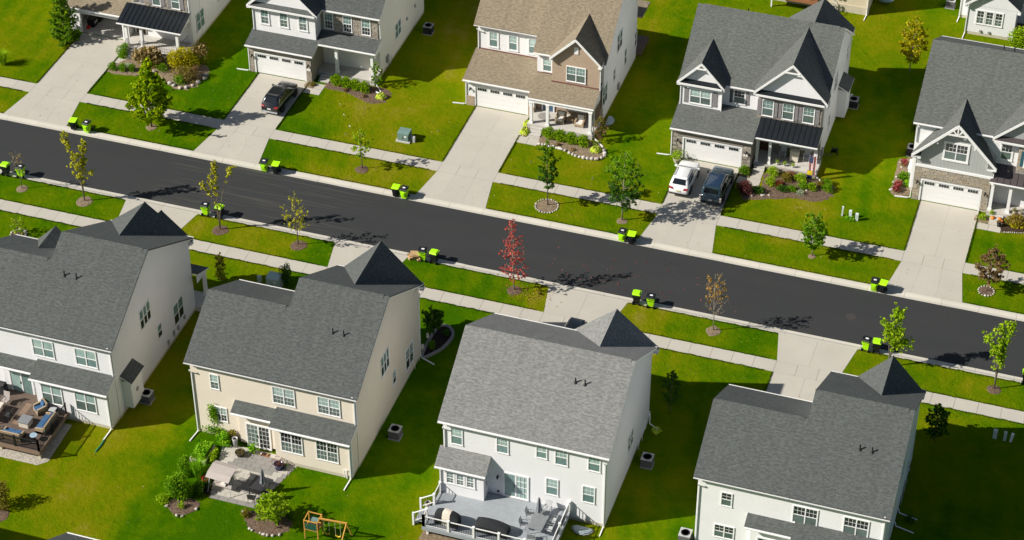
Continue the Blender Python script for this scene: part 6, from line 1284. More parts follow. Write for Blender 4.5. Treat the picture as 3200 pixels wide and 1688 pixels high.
# ------------------------------------------------------------------ furniture kit
def chair(name, label, loc, rz, frame, seat, sling=True, group=None):
    t = thing(name, label, 'chair', loc, rz, group)
    for sx_ in (-1, 1):
        for sy_ in (-1, 1): link('leg', MB().tube([(sx_*.24, sy_*.22, 0), (sx_*.24, sy_*.2, .42 if sy_ < 0 else .6)], .018, 5).mesh('leg', frame), t)
        link('armrest', MB().tube([(sx_*.26, -.22, .4), (sx_*.26, -.22, .62), (sx_*.26, .24, .62)], .02, 5).mesh('armrest', frame), t)
    link('seat', MB().box(-.25, .25, -.25, .22, .40, .44).mesh('seat', seat), t); link('backrest', MB().prism([(-.25, .20, .44), (.25, .20, .44), (.25, .34, 1.0), (-.25, .34, 1.0)], (0, .03, 0)).mesh('backrest', seat), t); return t
def armchair(name, label, loc, rz, w_, body_, cush, seats=1, group=None):
    t = thing(name, label, 'armchair' if seats == 1 else 'sofa', loc, rz, group); h = w_/2
    m = MB(); m.box(-h, h, -.38, .36, .08, .32); link('base', m.mesh('base', body_), t)
    for s in (-1, 1): link('arm', MB().prism([(s*h, -.40, .06), (s*h, .40, .06), (s*h, .42, .68), (s*h, -.34, .58)], (-s*.13, 0, 0)).mesh('arm', body_), t)
    link('back', MB().prism([(-h, .30, .1), (-h, .42, .1), (-h, .52, .86), (-h, .40, .88)], (w_, 0, 0)).mesh('back', body_), t)
    q = (w_-.28)/seats
    for i in range(seats):
        x0 = -h+.14+i*q; link('seat_cushion', MB().box(x0+.01, x0+q-.01, -.38, .28, .325, .46).mesh('seat_cushion', cush), t)
        link('back_cushion', MB().prism([(x0+.02, .16, .47), (x0+.02, .29, .47), (x0+.02, .40, .86), (x0+.02, .26, .9)], (q-.04, 0, 0)).mesh('back_cushion', cush), t)
    return t
def table(name, label, loc, rz, lx, ly, h, top, leg, cat='table', thick=.04):
    t = thing(name, label, cat, loc, rz); link('table_top', MB().box(-lx/2, lx/2, -ly/2, ly/2, h-thick, h).mesh('table_top', top), t)
    for sx_ in (-1, 1):
        for sy_ in (-1, 1): link('leg', MB().tube([(sx_*(lx/2-.07), sy_*(ly/2-.07), 0), (sx_*(lx/2-.07), sy_*(ly/2-.07), h-thick)], .028, 6).mesh('leg', leg), t)
    return t
def parasol(label, loc, H, mat):
    t = thing('parasol', label, 'parasol', loc); link('pole', MB().tube([(0, 0, 0), (0, 0, H)], .022, 6).mesh('pole', 'alu'), t); m = MB(); n = 12
    prof = [(.03, H+.03), (.07, H-.12), (.12, H-.7), (.16, H-1.1), (.2, H-1.3)]
    for r, z in prof:
        for j in range(n): a = 6.2832*j/n; rr = r*(1+.35*(j % 2)); m.v.append((rr*math.cos(a), rr*math.sin(a), z))
    for i in range(len(prof)-1):
        for j in range(n): m.f.append((i*n+j, (i+1)*n+j, (i+1)*n+(j+1) % n, i*n+(j+1) % n)); m.mi.append(0)
    link('canopy', m.mesh('canopy', mat), t); link('base', MB().lathe([(.24, 0), (.24, .05), (.05, .09), (.03, .25)], (0, 0, 0), 14).mesh('base', 'iron'), t); return t
def potplant(label, loc, r, h, pot, lf, fh, n=140, fs=.12, name='planter', bloom=None):
    t = thing(name, label, 'planter', loc); link('pot', MB().lathe([(r*.7, 0), (r, h*.85), (r*1.08, h), (r*.92, h), (r*.88, h*.8)], (0, 0, 0), 14).mesh('pot', pot, (0, 0, 0), True), t); link('soil', MB().lathe([(r*.9, h*.85), (0, h*.88)], (0, 0, 0), 12).mesh('soil', 'soil'), t)
    if lf: link('foliage', leaf_mesh('foliage', NR.normal(size=(n, 3))*np.array([r*.75, r*.75, fh*.35])+np.array([0, 0, h+fh*.4]), fs, lf, .3), t)
    return t
def railing(deck, pts, zf, post_m, rail_m, bal_m, h=.95, ps=.055, step=.13, bar=.012, cap=True, posts=True):
    done = set()
    for (x0, y0), (x1, y1) in zip(pts, pts[1:]):
        L = math.hypot(x1-x0, y1-y0); n = max(1, round(L/1.9)); b = MB()
        for i in range(n+1):
            p = (round(x0+(x1-x0)*i/n, 2), round(y0+(y1-y0)*i/n, 2))
            if p in done or not posts: continue
            done.add(p); m = MB().box(p[0]-ps, p[0]+ps, p[1]-ps, p[1]+ps, zf, zf+h+.06); m.box(p[0]-ps-.02, p[0]+ps+.02, p[1]-ps-.02, p[1]+ps+.02, zf+h+.06, zf+h+.09); m.build('railing_post', post_m, deck)
        for z, r in ((zf+h, .04), (zf+.12, .03)): MB().tube([(x0, y0, z), (x1, y1, z)], r, 4).build('rail', rail_m, deck)
        k = int(L/step)
        for i in range(1, k): t = i/k; b.box(x0+(x1-x0)*t-bar, x0+(x1-x0)*t+bar, y0+(y1-y0)*t-bar, y0+(y1-y0)*t+bar, zf+.1, zf+h)
        b.build('balusters', bal_m, deck, kind='stuff')
def boards(deck, x0, x1, y0, y1, z, mat, w_=.14, along='x', seed=1):
    m = MB(); a, b = (y0, y1) if along == 'x' else (x0, x1); n = int((b-a)/w_); q = (b-a)/n
    for i in range(n):
        dz = random.uniform(-.003, .003)
        if along == 'x': m.box(x0, x1, a+i*q+.004, a+(i+1)*q-.004, z-.03, z+dz)
        else: m.box(a+i*q+.004, a+(i+1)*q-.004, y0, y1, z-.03, z+dz)
    m.build('deck_boards', mat, deck, kind='stuff')

# porch furniture
armchair('armchair', 'tan wicker armchair left on the brick gable porch', (-2.3, 17.75, .5), 0, .85, 'wicker_tan', 'fabric_white'); armchair('armchair', 'tan wicker armchair right on the brick gable porch', (-.5, 17.75, .5), 0, .85, 'wicker_tan', 'fabric_white')
t = table('side_table', 'wicker side table between the two porch armchairs', (-1.4, 17.95, .5), 0, .6, .5, .45, 'wicker', 'wicker'); MB().lathe([(.55, 0), (.55, .02), (0, .021)], (-3.95, 18.1, .505), 24).build('door_mat', 'paver_grey', None, label='half-round dark mat before the blue front door', cat='mat')
for x, l in ((17.65, 'left'), (19.75, 'right')): chair('porch_chair', l+' white metal chair on the stone porch', (x, 18.7, .45), 0, 'pvc', 'alu')
t = thing('storage_cabinet', 'cream covered cabinet between the porch chairs', 'cabinet', (18.72, 18.5, .45)); link('body', MB().prism([(-.36, -.28, .06), (.36, -.28, .06), (.36, .28, .06), (-.36, .28, .06)], (0, 0, .95)).mesh('body', 'cover_cream'), t); link('lid', MB().prism([(-.38, -.3, 1.0), (-.38, .3, 1.0), (-.38, .2, 1.12), (-.38, -.2, 1.12)], (.76, 0, 0)).mesh('lid', 'cover_cream'), t); link('foot', MB().box(-.3, .3, -.24, .24, 0, .06).mesh('foot', 'iron'), t)
for x, l in ((17.45, 'leftmost'), (18.1, 'middle'), (18.85, 'rightmost')): potplant(l+' small white pot plant on the stone porch edge', (x, 17.42, .45), .11, .22, 'pvc', 'leaf_lime', .25, 90, .09)
potplant('leafy pot beside the cream cabinet on the stone porch', (18.25, 18.9, .45), .15, .3, 'pot_dark', 'leaf_green', .4, 120)
t = thing('flag', 'striped flag hanging from the right porch post', 'flag', (20.62, 17.2, 1.0)); link('pole', MB().tube([(0, 0, 1.0), (-.22, -.75, 1.75)], .018, 6).mesh('pole', 'alu'), t)
for i in range(9):
    x0 = -.24+i*.06; m = MB(); m.prism([(x0, -.62-.03*math.sin(i*1.3), 1.62), (x0+.06, -.62-.03*math.sin(i*1.3+1.3), 1.62), (x0+.05, -.60+.05*math.sin(i*1.1), -.25-.02*i), (x0+.0, -.60+.05*math.sin(i*1.1-1), -.25-.02*i)], (0, .008, 0)); link('stripe', m.mesh('stripe', 'flag_red' if i % 2 == 0 else 'flag_white'), t)
m = MB().prism([(-.245, -.665, 1.62), (.06, -.665, 1.62), (.05, -.655, .95), (-.245, -.655, .95)], (0, .004, 0)); ca_ = link('canton', m.mesh('canton', 'flag_blue'), t)
for i in range(4):
    for j in range(3): link('star', MB().box(-.21+j*.09, -.18+j*.09, -.672, -.668, 1.05+i*.14, 1.08+i*.14).mesh('star', 'flag_white'), ca_)
t = thing('garden_flag', 'yellow and blue garden flag below the striped flag', 'flag', (20.5, 16.55, 0)); link('stand', MB().tube([(-.25, 0, 0), (-.25, 0, 1.1), (.25, 0, 1.1)], .012, 5).mesh('stand', 'iron'), t); link('cloth', MB().prism([(-.22, 0, .62), (.22, .02, .62), (.22, -.02, 1.08), (-.22, 0, 1.08)], (0, .008, 0)).mesh('cloth', 'flag_yellow'), t); link('cloth', MB().prism([(-.22, 0, .2), (.2, .05, .22), (.22, .02, .62), (-.22, 0, .62)], (0, .008, 0)).mesh('cloth', 'flag_blue'), t)
chair('porch_chair', 'dark chair at the right edge on the brown-roofed porch', (39.3, 17.4, .42), .4, 'iron', 'cover_black')
t = thing('garage_clutter', 'red and black toolbox pile inside the open garage', 'toolbox', (-49.4, 20.0, 0)); bx('cabinet', 'iron', t, -49.8, -49.1, 19.6, 20.4, .03, .9); bx('crate', 'plastic_red', t, -49.75, -49.45, 19.2, 19.5, .03, .25); bx('bag', 'pot_dark', t, -49.9, -49.0, 20.6, 21.5, .03, 1.2); bx('drawer', 'alu', t, -49.09, -49.06, 19.7, 20.3, .4, .6)

# brown deck of the lower left house
D = thing('deck', 'brown deck with black railing behind the lower left house', 'deck', (-29.5, -33, 0)); ZD = .85
boards(D, -34.0, -26.15, -35.38, -30.75, ZD, 'deck_brown'); boards(D, -34.0, -28.75, -30.73, -29.8, ZD, 'deck_brown')
bx('fascia', 'deck_fascia', D, -34.0, -26.12, -35.43, -35.39, ZD-.32, ZD+.005); bx('fascia', 'deck_fascia', D, -26.14, -26.1, -35.39, -30.75, ZD-.32, ZD+.005); bx('inlay_board', 'deck_fascia', D, -29.6, -29.1, -33.2, -30.8, ZD+.001, ZD+.006)
for x in (-32.5, -29.5, -26.3): bx('footing_post', 'foundation', D, x-.09, x+.09, -35.25, -35.07, -.1, ZD-.3)
railing(D, [(-34.0, -35.32), (-26.2, -35.32)], ZD, 'iron', 'iron', 'iron'); railing(D, [(-26.2, -35.32), (-26.2, -30.95)], ZD, 'iron', 'iron', 'iron', posts=True)
bed('pale gravel strip under the edge of the brown deck', [(-34.5, -36.0), (-26.2, -35.95), (-25.6, -35.3), (-25.7, -31.2), (-26.6, -31.2), (-27, -34.9), (-34.5, -35.1)], 'gravel', sm=False, name='gravel_strip', jag=.02)
armchair('armchair', 'blue-cushioned wicker armchair by the wall on the brown deck', (-28.15, -31.35, ZD), RAD(-40), .85, 'wicker_tan', 'fabric_blue'); armchair('sofa', 'blue-cushioned wicker sofa along the right deck railing', (-27.0, -32.75, ZD), RAD(-90), 1.9, 'wicker_tan', 'fabric_blue', 2); armchair('sofa', 'blue-cushioned wicker sofa along the front deck railing', (-28.7, -34.5, ZD), RAD(180), 1.6, 'wicker_tan', 'fabric_blue', 2)
t = thing('fire_table', 'square grey fire table amid the blue wicker seats', 'table', (-28.5, -33.0, ZD)); link('base', MB().box(-.38, .38, -.38, .38, 0, .5).mesh('base', 'cover_cream'), t); link('table_top', MB().box(-.45, .45, -.45, .45, .5, .56).mesh('table_top', 'table_grey'), t)
t = thing('side_table', 'round glass side table at the front deck corner', 'table', (-27.1, -34.35, ZD)); link('table_top', MB().lathe([(.28, .5), (.28, .53), (0, .531)], (0, 0, 0), 18).mesh('table_top', 'plastic_blue'), t); link('leg', MB().tube([(0, 0, 0), (0, 0, .5)], .04, 6).mesh('leg', 'iron'), t)
t = table('side_table', 'small square grey table by the wall on the brown deck', (-27.1, -31.3, ZD), 0, .5, .5, .5, 'alu', 'iron'); table('dining_table', 'grey slatted dining table at the left photo edge', (-31.3, -32.9, ZD), 0, 1.1, 1.8, .72, 'cover_cream', 'iron')
chair('deck_chair', 'black swivel chair beside the slatted dining table', (-30.0, -32.8, ZD), RAD(-90), 'iron', 'table_dark'); chair('deck_chair', 'pale chair behind the slatted dining table', (-31.0, -31.4, ZD), 0, 'alu', 'fabric_taupe'); chair('deck_chair', 'dark chair at the near end of the slatted dining table', (-31.0, -34.3, ZD), RAD(180), 'iron', 'table_dark')
t = thing('grill', 'black grill against the wall at the left photo edge', 'grill', (-32.0, -30.35, ZD)); link('cart', MB().box(-.5, .5, -.25, .25, .05, .8).mesh('cart', 'table_dark'), t); link('hood', MB().lathe([(.28, -.45), (.28, .45)], (0, 0, .85), 14, lambda x, y, z: (z, x, y)).mesh('hood', 'iron'), t); link('handle', MB().tube([(-.3, -.33, .9), (.3, -.33, .9)], .02, 5).mesh('handle', 'chrome'), t)

# grey deck of the bright white house
D = thing('deck', 'pale grey deck with white railing behind the bright white house', 'deck', (8, -31.5, 0)); ZG = .9
boards(D, 3.4, 12.95, -33.85, -30.12, ZG, 'deck_grey'); boards(D, 6.78, 12.95, -30.12, -29.12, ZG, 'deck_grey')
bx('fascia', 'deck_grey', D, 3.36, 12.99, -33.9, -33.86, ZG-.34, ZG+.006); bx('fascia', 'deck_grey', D, 12.955, 12.995, -33.86, -29.12, ZG-.34, ZG+.006); bx('fascia', 'deck_grey', D, 3.36, 3.4, -33.86, -30.12, ZG-.34, ZG+.006)
for x in (3.7, 8, 12.7): bx('footing_post', 'trim', D, x-.08, x+.08, -33.7, -33.54, -.1, ZG-.3)
W3 = ('trim', 'trim', 'iron')
railing(D, [(3.46, -33.8), (12.9, -33.8), (12.9, -29.25)], ZG, *W3, ps=.075); railing(D, [(3.46, -33.8), (3.46, -33.05)], ZG, *W3, ps=.075); railing(D, [(3.46, -31.5), (3.46, -30.2)], ZG, *W3, ps=.075)
for i in range(3): bx('step', 'deck_grey', D, 3.4-.32*(i+1), 3.38-.32*i, -33.0, -31.55, ZG*(3-i)/4-.06, ZG*(3-i)/4)
for y in (-33.05, -31.5):
    MB().tube([(3.46, y, ZG+.95), (2.42, y, ZG+.25)], .045, 4).build('rail', 'trim', D); MB().tube([(3.46, y, ZG+.2), (2.42, y, ZG-.5)], .035, 4).build('rail', 'trim', D); bx('railing_post', 'trim', D, 2.35, 2.49, y-.07, y+.07, -.1, ZG+.3)
    b = MB()
    for i in range(1, 8): t_ = i/8; b.box(3.46-1.04*t_-.012, 3.46-1.04*t_+.012, y-.012, y+.012, ZG+.2-.7*t_, ZG+.95-.7*t_)
    b.build('balusters', 'iron', D, kind='stuff')
def covered(label, loc, rz, lx, ly, h, bands, name='covered_grill'):
    t = thing(name, label, 'grill', loc, rz); n = len(bands); q = lx/n
    for i, mt in enumerate(bands):
        m = MB(); x0 = -lx/2+i*q; sag = lambda x: h*(1-.22*abs(2*x/lx)**2.2)
        k = 5
        for j in range(k):
            a, b = x0+q*j/k, x0+q*(j+1)/k; ha, hb = sag(a), sag(b); ra, rb = [(-.5, .02), (-.46, .6), (-.3, .95), (0, 1.0), (.3, .95), (.46, .6), (.5, .02)], None
            for (y0_, z0_), (y1_, z1_) in zip(ra, ra[1:]): m.poly([(a, y0_*ly, z0_*ha), (b, y0_*ly, z0_*hb), (b, y1_*ly, z1_*hb), (a, y1_*ly, z1_*ha)])
        for X in (x0, x0+q):
            if abs(abs(X)-lx/2) < .01: m.poly([(X, y_*ly, z_*sag(X)) for y_, z_ in [(-.5, .02), (-.46, .6), (-.3, .95), (0, 1.0), (.3, .95), (.46, .6), (.5, .02)]])
        link('cover_panel', m.mesh('cover_panel', mt), t)
    link('skirt', MB().box(-lx/2+.06, lx/2-.06, -ly*.42, ly*.42, 0, h*.3).mesh('skirt', bands[0]), t); return t
covered('black and cream covered grill on the grey deck', (5.0, -32.95, ZG), RAD(-4), 1.75, .85, 1.15, ['cover_black', 'cover_cream', 'cover_black']); covered('long black covered furniture on the grey deck', (8.3, -32.75, ZG), RAD(-3), 2.4, .95, .95, ['cover_black', 'cover_black', 'cover_black', 'cover_black'], 'covered_sofa')
table('dining_table', 'long grey dining table on the grey deck', (11.3, -31.3, ZG), RAD(-3), 1.0, 2.1, .72, 'table_grey', 'alu'); parasol('closed grey-blue parasol standing in the grey dining table', (11.15, -30.85, ZG), 2.35, 'fabric_grey')
for x, y, r, l in ((10.45, -30.75, 90, 'grey chair left of the dining table, nearer the house'), (10.35, -31.85, 90, 'grey chair left of the dining table, nearer the railing'), (12.2, -30.8, -90, 'grey chair right of the dining table, nearer the house'), (12.2, -31.7, -90, 'grey chair right of the dining table, nearer the railing'), (11.45, -29.85, -10, 'grey chair at the house end of the dining table'), (11.2, -32.85, 190, 'grey chair at the railing end of the dining table')): chair('deck_chair', l, (x, y, ZG), RAD(r), 'table_grey', 'alu')
t = thing('hose_pile', 'pale coiled hose on the lawn beside the grey deck stairs', 'hose', (2.75, -30.9, 0))
for k in range(5): a = k*1.3; link('coil', MB().tube([(math.cos(a+i*.5)*.22, math.sin(a+i*.5)*.22, .06+.05*k) for i in range(14)], .03, 5).mesh('coil', 'fabric_taupe'), t)
shrub('small green plant below the front of the grey deck', (9.6, -34.6), .35, .3, .8, 'leaf_veg', 200); bed('dirt strip along the grey deck front', [(3.2, -34.3), (9, -34.3), (9, -33.5), (3.4, -33.4)], 'mulch_dry', sm=False, name='dirt_strip')

# patio and garden behind the beige house
PT = thing('patio', None, None, (0, 0, 0)); tag(PT, kind='structure'); bx('joint_bed', 'soil', PT, -13.4, -9.0, -34.9, -30.3, -.05, .006)
pu = {m: MB().box(-.5, .5, -.5, .5, -1, 0).mesh('paver', m) for m in ('paver_pale', 'paver_grey')}
def edge_x(y, side): t = (y+29.7)/(-35.12+29.7); return (-14.0+(-12.64+14.0)*t) if side < 0 else (-7.75+(-9.08+7.75)*t)
y = -35.12
while y < -29.75:
    hh = .44; xa, xb_ = edge_x(y+hh/2, -1), edge_x(y+hh/2, 1); off = .3 if int(round((y+35.12)/hh)) % 2 else 0
    if y > -30.25: xb_ = -9.55
    x = xa
    while x < xb_-.05:
        x1 = min(x+(.72-off if x == xa else .72), xb_); cx, cy = (x+x1)/2, y+hh/2
        border = y < -34.8 or (x1 > xb_-.02 and y < -30.3)
        mat_ = 'paver_grey' if border or (-31.75 < cy < -29.9 and -12.6 < cx < -9.3) or (-34.0 < cy < -32.6 and -11.2 < cx < -8.9) else 'paver_pale'
        link('paver', pu[mat_], PT, (cx, cy, .03+random.uniform(-.003, .003)), (0, 0, 0), (x1-x-.02, hh-.02, .06)); x = x1
    y += hh
t = thing('canopy_swing', 'taupe canopy swing bench on the paver patio', 'swing bench', (-12.05, -33.85, 0), RAD(-4))
m = MB(); n = 8
for i in range(n):
    a, b = -.95+1.9*i/n, -.95+1.9*(i+1)/n
    for (y0_, z0_), (y1_, z1_) in (((-.85, 1.55), (-.4, 1.78)), ((-.4, 1.78), (.4, 1.86)), ((.4, 1.86), (.85, 1.72))): m.prism([(a, y0_, z0_), (b, y0_, z0_), (b, y1_, z1_), (a, y1_, z1_)], (0, 0, -.012))
link('canopy', m.mesh('canopy', 'fabric_taupe'), t)
for s in (-1, 1):
    link('frame_side', MB().tube([(s*.9, -.8, .03), (s*.9, -.05, 1.72), (s*.9, .75, .03)], .03, 6).mesh('frame_side', 'alu'), t); link('hanger', MB().tube([(s*.75, 0, 1.65), (s*.75, -.1, .5)], .012, 4).mesh('hanger', 'iron'), t)
link('seat', MB().box(-.75, .75, -.35, .15, .42, .5).mesh('seat', 'fabric_taupe'), t); link('backrest', MB().prism([(-.75, .15, .5), (-.75, .2, .5), (-.75, .38, 1.0), (-.75, .33, 1.0)], (1.5, 0, 0)).mesh('backrest', 'fabric_taupe'), t); link('pillow', MB().box(-.1, .3, -.3, .05, .5, .62).mesh('pillow', 'fabric_white'), t)
table('dining_table', 'dark glass table on the paver patio', (-9.45, -33.3, .03), RAD(-4), 1.15, 1.3, .72, 'table_dark', 'iron'); parasol('closed grey parasol beside the dark glass table', (-9.05, -33.45, .03), 2.35, 'fabric_grey'); chair('patio_chair', 'black sling chair in front of the dark glass table', (-9.5, -34.55, .03), RAD(185), 'iron', 'table_dark'); chair('patio_chair', 'black sling chair right of the dark glass table', (-8.5, -33.8, .03), RAD(-110), 'iron', 'table_dark')
potplant('large dark bowl planter on the grey pavers', (-12.3, -30.3, .03), .36, .34, 'pot_dark', 'leaf_olive', .08, 120, .07); potplant('bright green pot plant by the sliding door', (-11.5, -29.75, .03), .2, .3, 'pot_dark', 'leaf_veg', .5, 260, .14); potplant('blue glazed pot with a dark plant on the patio', (-9.0, -30.75, .03), .36, .5, 'glazed_blue', 'leaf_purple', .3, 120, .11); potplant('second small blue pot beside the blue glazed pot', (-8.65, -30.55, .03), .2, .3, 'glazed_blue', 'leaf_dark', .2, 60); potplant('red bucket at the left patio edge', (-13.55, -33.75, .03), .24, .42, 'plastic_red', None, 0, name='bucket'); potplant('dark pot in the shade left on the patio', (-13.2, -34.3, .03), .2, .4, 'pot_dark', 'leaf_dark', .4, 150)
potplant('tall grey vase beside the sliding door wall', (-13.0, -29.55, .03), .2, .85, 'alu', None, 0, name='vase'); t = thing('boot_tray', 'brown tray with shoes below the sliding door', 'tray', (-10.6, -29.7, .03)); link('tray', MB().box(-.4, .4, -.18, .18, 0, .04).mesh('tray', 'deck_rust'), t)
for x, mt in ((-.25, 'fabric_white'), (0.0, 'table_dark'), (.25, 'wicker')): link('shoe', MB().prism([(x-.05, -.14, .04), (x+.05, -.14, .04), (x+.05, .12, .04), (x-.05, .12, .04)], (0, 0, .08)).mesh('shoe', mt), t)
t = thing('raised_bed', 'wooden raised bed full of bright green vegetables', 'raised bed', (-15.0, -31.1, 0)); 
for a in ((-.62, .62, -.95, -.88), (-.62, .62, .88, .95), (-.62, -.55, -.88, .88), (.55, .62, -.88, .88)): link('plank', MB().box(*a, 0, .32).mesh('plank', 'foundation'), t)
link('soil', MB().box(-.54, .54, -.87, .87, 0, .25).mesh('soil', 'soil'), t); q = NR.uniform(-1, 1, (1500, 3))*np.array([.52, .85, .2])+np.array([0, 0, .5]); link('vegetables', leaf_mesh('vegetables', q, .17, 'leaf_veg', .6), t)
shrub('leafy green shrub between raised bed and vase', (-13.95, -29.55), .65, .5, 1.0, 'leaf_veg', 900, .17); shrub('pale loose plant against the beige wall', (-13.4, -29.2), .55, .35, 1.2, 'leaf_olive', 420, .14); shrub('low plants beside the raised bed right plank', (-14.05, -31.2), .35, .75, .6, 'leaf_lime', 600, .13)
t = thing('vine', 'climbing vine left of the small double window', 'vine', (-14.95, -28.95, 0)); q = NR.normal(size=(420, 3))*np.array([.16, .05, .42])+np.array([0, 0, 2.3]); q2 = NR.normal(size=(260, 3))*np.array([.5, .1, .18])+np.array([.1, -.15, .75]); link('foliage', leaf_mesh('foliage', np.concatenate([q, q2]), .16, 'leaf_green', .2), t); link('stem', MB().tube([(0, 0, 0), (.05, .05, 1.5), (0, .05, 3)], .02, 5).mesh('stem', 'bark'), t)
shrub('tall grassy plant at the left patio edge', (-14.2, -33.5), .75, .7, 1.9, 'leaf_veg', 520, shape='grass', name='ornamental_grass', cat='grass'); shrub('round green bush left of the tall grassy plant', (-15.35, -33.4), .55, .6, 1.7, 'leaf_green', 1400, .13); shrub('large leafy bush at the lower left of the patio', (-14.9, -35.6), 1.15, .95, 1.9, 'leaf_green', 2600, .15, lobes=9); shrub('bush right of the large leafy bush, in shade', (-13.6, -34.9), .6, .55, 1.1, 'leaf_dark', 700); shrub('low spreading shrub left of the small rocky bed', (-15.7, -36.5), .6, .5, .6, 'leaf_lime', 500); shrub('bright small plant inside the small rocky bed', (-14.15, -36.7), .32, .3, .5, 'leaf_lime', 200)
bed('small rocky mulch bed left of the patio front', [(-15.3, -36.8), (-14.2, -37.5), (-13.2, -36.9), (-12.95, -36.0), (-13.8, -35.6), (-15.0, -35.8)], 'mulch', [(-13.7, -37.5), (-13.05, -36.5), (-15.2, -36.9), (-14.1, -37.55)], .26)
tree('feathery lime green small tree in front of the patio', (-7.2, -36.0, 0), 2.6, .75, 1.2, 'round', 'leaf_lime', 3000, .13, limbs=28, sig=.2, tr=.05); bed('round mulch bed around the feathery small tree', [(-9.3, -36.3), (-8.4, -37.2), (-7.1, -37.4), (-6.1, -36.8), (-5.9, -35.6), (-7, -35.0), (-8.6, -35.3), (-9.5, -35.6)], 'mulch', [(-9.65, -35.75), (-7.7, -37.3), (-7.41, -37.36), (-7.11, -37.36), (-6.75, -37.28), (-8.35, -37.25), (-6.3, -37.05), (-8.6, -37.15)], .26)
shrub('green shrub at the back of the round mulch bed', (-8.55, -35.4), .5, .4, .7, 'leaf_green', 500); shrub('grey-green shrub right of the feathery small tree', (-6.35, -35.2), .55, .45, .7, 'leaf_dark', 500); shrub('weedy clump at the left of the round mulch bed', (-9.4, -36.0), .4, .5, .5, 'leaf_olive', 400)
# swing set
t = thing('swing_set', 'wooden swing set with green panel at the bottom edge', 'swing set', (-3.8, -36.3, 0))
def bar(nm, a, b, s=.05, mt='cedar'): MB().tube([a, b], s, 4).build(nm, mt, t)
for x in (-4.45, -3.45):
    for y in (-36.75, -35.85): bar('post', (x, y, 0), (x, y, 1.85))
for z in (.95, 1.8):
    for a, b in (((-4.45, -36.75), (-3.45, -36.75)), ((-4.45, -35.85), (-3.45, -35.85)), ((-4.45, -36.75), (-4.45, -35.85)), ((-3.45, -36.75), (-3.45, -35.85))): bar('rail', (*a, z), (*b, z), .045)
for i in range(6): bx('slat', plain('slat_green', (.02, .10, .06), .6), t, -4.38+i*.15, -4.38+i*.15+.12, -36.79, -36.76, 1.0, 1.6)
bx('platform', 'slat_dark', t, -4.4, -3.5, -36.7, -35.9, .9, .95); MB().box(-4.2, -3.6, -36.4, -36.0, 1.5, 1.56).build('shelf', 'utility_green', t)
bar('beam', (-3.5, -36.3, 1.85), (-1.4, -36.15, 1.85), .07); bar('brace', (-1.45, -36.15, 1.8), (-1.75, -36.75, 0), .055); bar('brace', (-1.45, -36.15, 1.8), (-1.35, -35.5, 0), .055)
for x in (-2.95, -2.1):
    for d in (-.2, .2): MB().tube([(x+d, -36.25, 1.8), (x+d*.95, -36.25, .5)], .013, 4).build('rope', 'foundation', t)
    MB().tube([(x-.2, -36.25, .5), (x, -36.25, .38), (x+.2, -36.25, .5)], .06, 6).build('swing_seat', plain('swing_yellow', (.6, .42, .03), .5), t)
# decks and things of the back row
D = thing('deck', 'rust-brown deck behind the twin gable house', 'deck', (12.8, 43.8, 0)); boards(D, 10.6, 15.4, 43.0, 44.4, 1.4, 'deck_rust'); bx('fascia', 'deck_rust', D, 10.55, 15.45, 42.93, 42.98, 1.1, 1.42); railing(D, [(10.65, 43.05), (15.35, 43.05)], 1.4, 'deck_rust', 'deck_rust', 'iron')
for x in (11, 14.9): bx('footing_post', 'trim', D, x-.07, x+.07, 43.1, 43.24, -.1, 1.1)
t = thing('deck_stairs', 'white railed stairs beside the beige back house', 'stairs', (16.1, 44.0, 0))
for i in range(5): bx('step', 'deck_rust', t, 15.5+i*.28, 15.78+i*.28, 43.2, 44.2, 1.15-.25*i, 1.2-.25*i)
for y in (43.2, 44.2): MB().tube([(15.5, y, 2.2), (17.0, y, .9)], .035, 4).build('rail', 'trim', t); MB().tube([(17.0, y, 0), (17.0, y, .95)], .05, 4).build('railing_post', 'trim', t)
D = thing('deck', 'dark brown deck at the top right photo edge', 'deck', (36, 44.5, 0)); boards(D, 33.95, 38, 43.3, 46.7, .5, 'deck_brown'); bx('fascia', 'slat_dark', D, 33.9, 33.95, 43.3, 44.1, 0, .55); railing(D, [(34.0, 44.1), (34.0, 43.3), (38, 43.3)], .5, 'slat_dark', 'slat_dark', 'slat_dark', step=.14, bar=.03)
t = thing('covered_mower', 'blue tarp-covered mower by the beige back house', 'mower', (21.3, 47.2, 0)); link('body', MB().lathe([(.0, -.8), (.35, -.6), (.45, 0), (.3, .6), (0, .8)], (0, 0, .4), 12, lambda x, y, z: (z, x, y*.8)).mesh('body', 'plastic_blue', (0, 0, 0), True), t)

# ------------------------------------------------------------------ uncountable litter and rough grass
def scatter(name, label, n, fn, size, mat, cat):
    p = np.array([fn() for _ in range(n)]); o = link(name, leaf_mesh(name, p, size, mat, .95, .8)); tag(o, label, cat, kind='stuff'); return o
U = random.uniform; G = random.gauss
scatter('fallen_leaves', 'scattered red and pale leaves on the asphalt', 120, lambda: (G(10, 5), max(-3.3, min(3.2, G(-1.0, 1.6))), -.03), .10, 'leaf_red', 'fallen leaves')
scatter('fallen_leaves', 'fallen red leaves around the red tree', 260, lambda: (G(2.0, 1.2), G(-5.6, .7), .03), .12, 'leaf_orange', 'fallen leaves')
scatter('fallen_leaves', 'fallen yellow leaves on the near verges', 260, lambda: (random.choice((-37, -25, -18, 17, 20, 31, 39))+G(1, 2.0), U(-7.3, -4.3), .02), .08, 'leaf_yellow', 'fallen leaves')
scatter('fallen_leaves', 'dead leaf bits on the lawns', 900, lambda: (U(-58, 44), random.choice((U(10, 16), U(-13, -9), U(-42, -31), U(4.4, 7.8))), .03), .10, 'leaf_brown', 'fallen leaves')
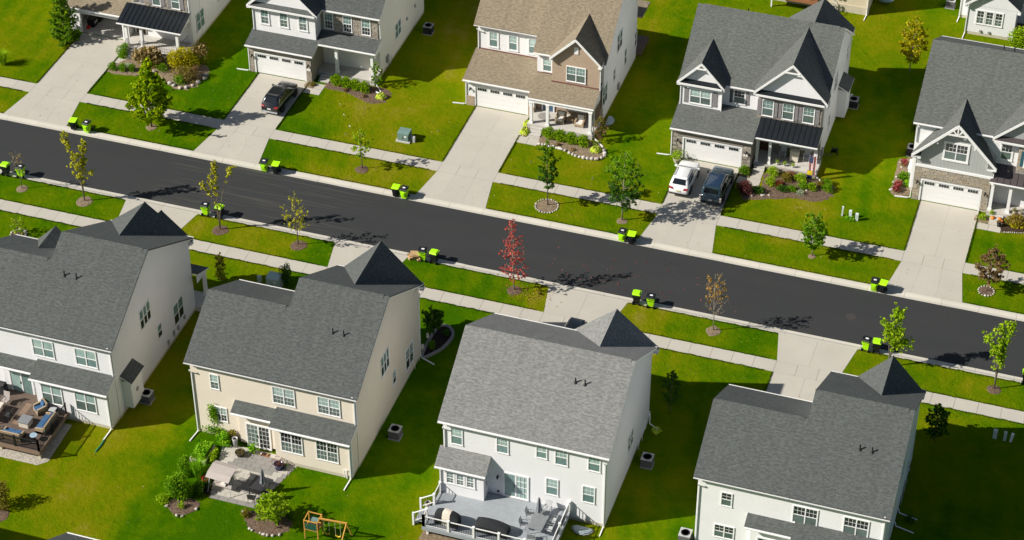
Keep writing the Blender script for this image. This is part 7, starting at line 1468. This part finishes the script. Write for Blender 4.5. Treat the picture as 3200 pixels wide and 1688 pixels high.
def blocked(x, y):
    for a, b, g_ in DR_FAR:
        if a-.7 < x < b+.7 and 4 < y < g_: return True
    for a, b, g_ in DR_NEAR:
        if a-.7 < x < b+.7 and g_ < y < -4: return True
    return False
def grass_edges():
    pts = []
    for yy, s in ((9.40, 1), (7.94, -1), (4.2, 1), (-4.2, -1), (-7.40, 1), (-8.82, -1)):
        for _ in range(15000):
            x = U(-62, 48)
            if not blocked(x, yy): pts.append((x, yy+s*abs(G(0, .05))-s*.04*max(0, math.sin(x*3.1)+.6*math.sin(x*7.7)), .02))
    for a, b, g_ in DR_FAR+DR_NEAR:
        for X, s in ((a, -1), (b, 1)):
            for _ in range(2200):
                sg = 1 if g_ > 0 else -1; y = U(9.5, g_) if sg > 0 else U(g_, -8.9)
                pts.append((X+s*abs(G(0, .05)), y, .02))
    p = np.array(pts); n = len(p); a = NR.uniform(0, 6.283, n); h = NR.uniform(.05, .11, n); w_ = .022
    dx, dy = np.cos(a)*w_, np.sin(a)*w_; lx, ly = NR.normal(0, .03, n), NR.normal(0, .03, n)
    v = np.stack([p+np.stack([dx, dy, 0*a], 1), p-np.stack([dx, dy, 0*a], 1), p+np.stack([lx, ly, h], 1)], 1).reshape(-1, 3)
    me = bpy.data.meshes.new('lawn_edge_grass'); me.vertices.add(3*n); me.vertices.foreach_set('co', v.astype('f').ravel()); me.loops.add(3*n); me.loops.foreach_set('vertex_index', np.arange(3*n, dtype='i')); me.polygons.add(n); me.polygons.foreach_set('loop_start', np.arange(0, 3*n, 3, dtype='i')); me.polygons.foreach_set('loop_total', np.full(n, 3, 'i')); me.update(calc_edges=True); finish(me, 'grass')
    o = link('lawn_edge_grass', me); tag(o, 'ragged grass growing over the pavement and kerb edges', 'grass', kind='stuff')
grass_edges()

t = thing('manhole_cover', 'round iron manhole cover in the road at right', 'manhole cover', (27.6, -.3, -.05)); link('cover', MB().lathe([(.33, 0), (.33, .012), (0, .013)], (0, 0, -.004), 24).mesh('cover', plain('iron_worn', (.05, .045, .042), .7, .3)), t); link('ring', MB().lathe([(.34, .0), (.42, .0), (.42, .009), (.34, .009)], (0, 0, -.004), 24).mesh('ring', 'iron_worn'), t)
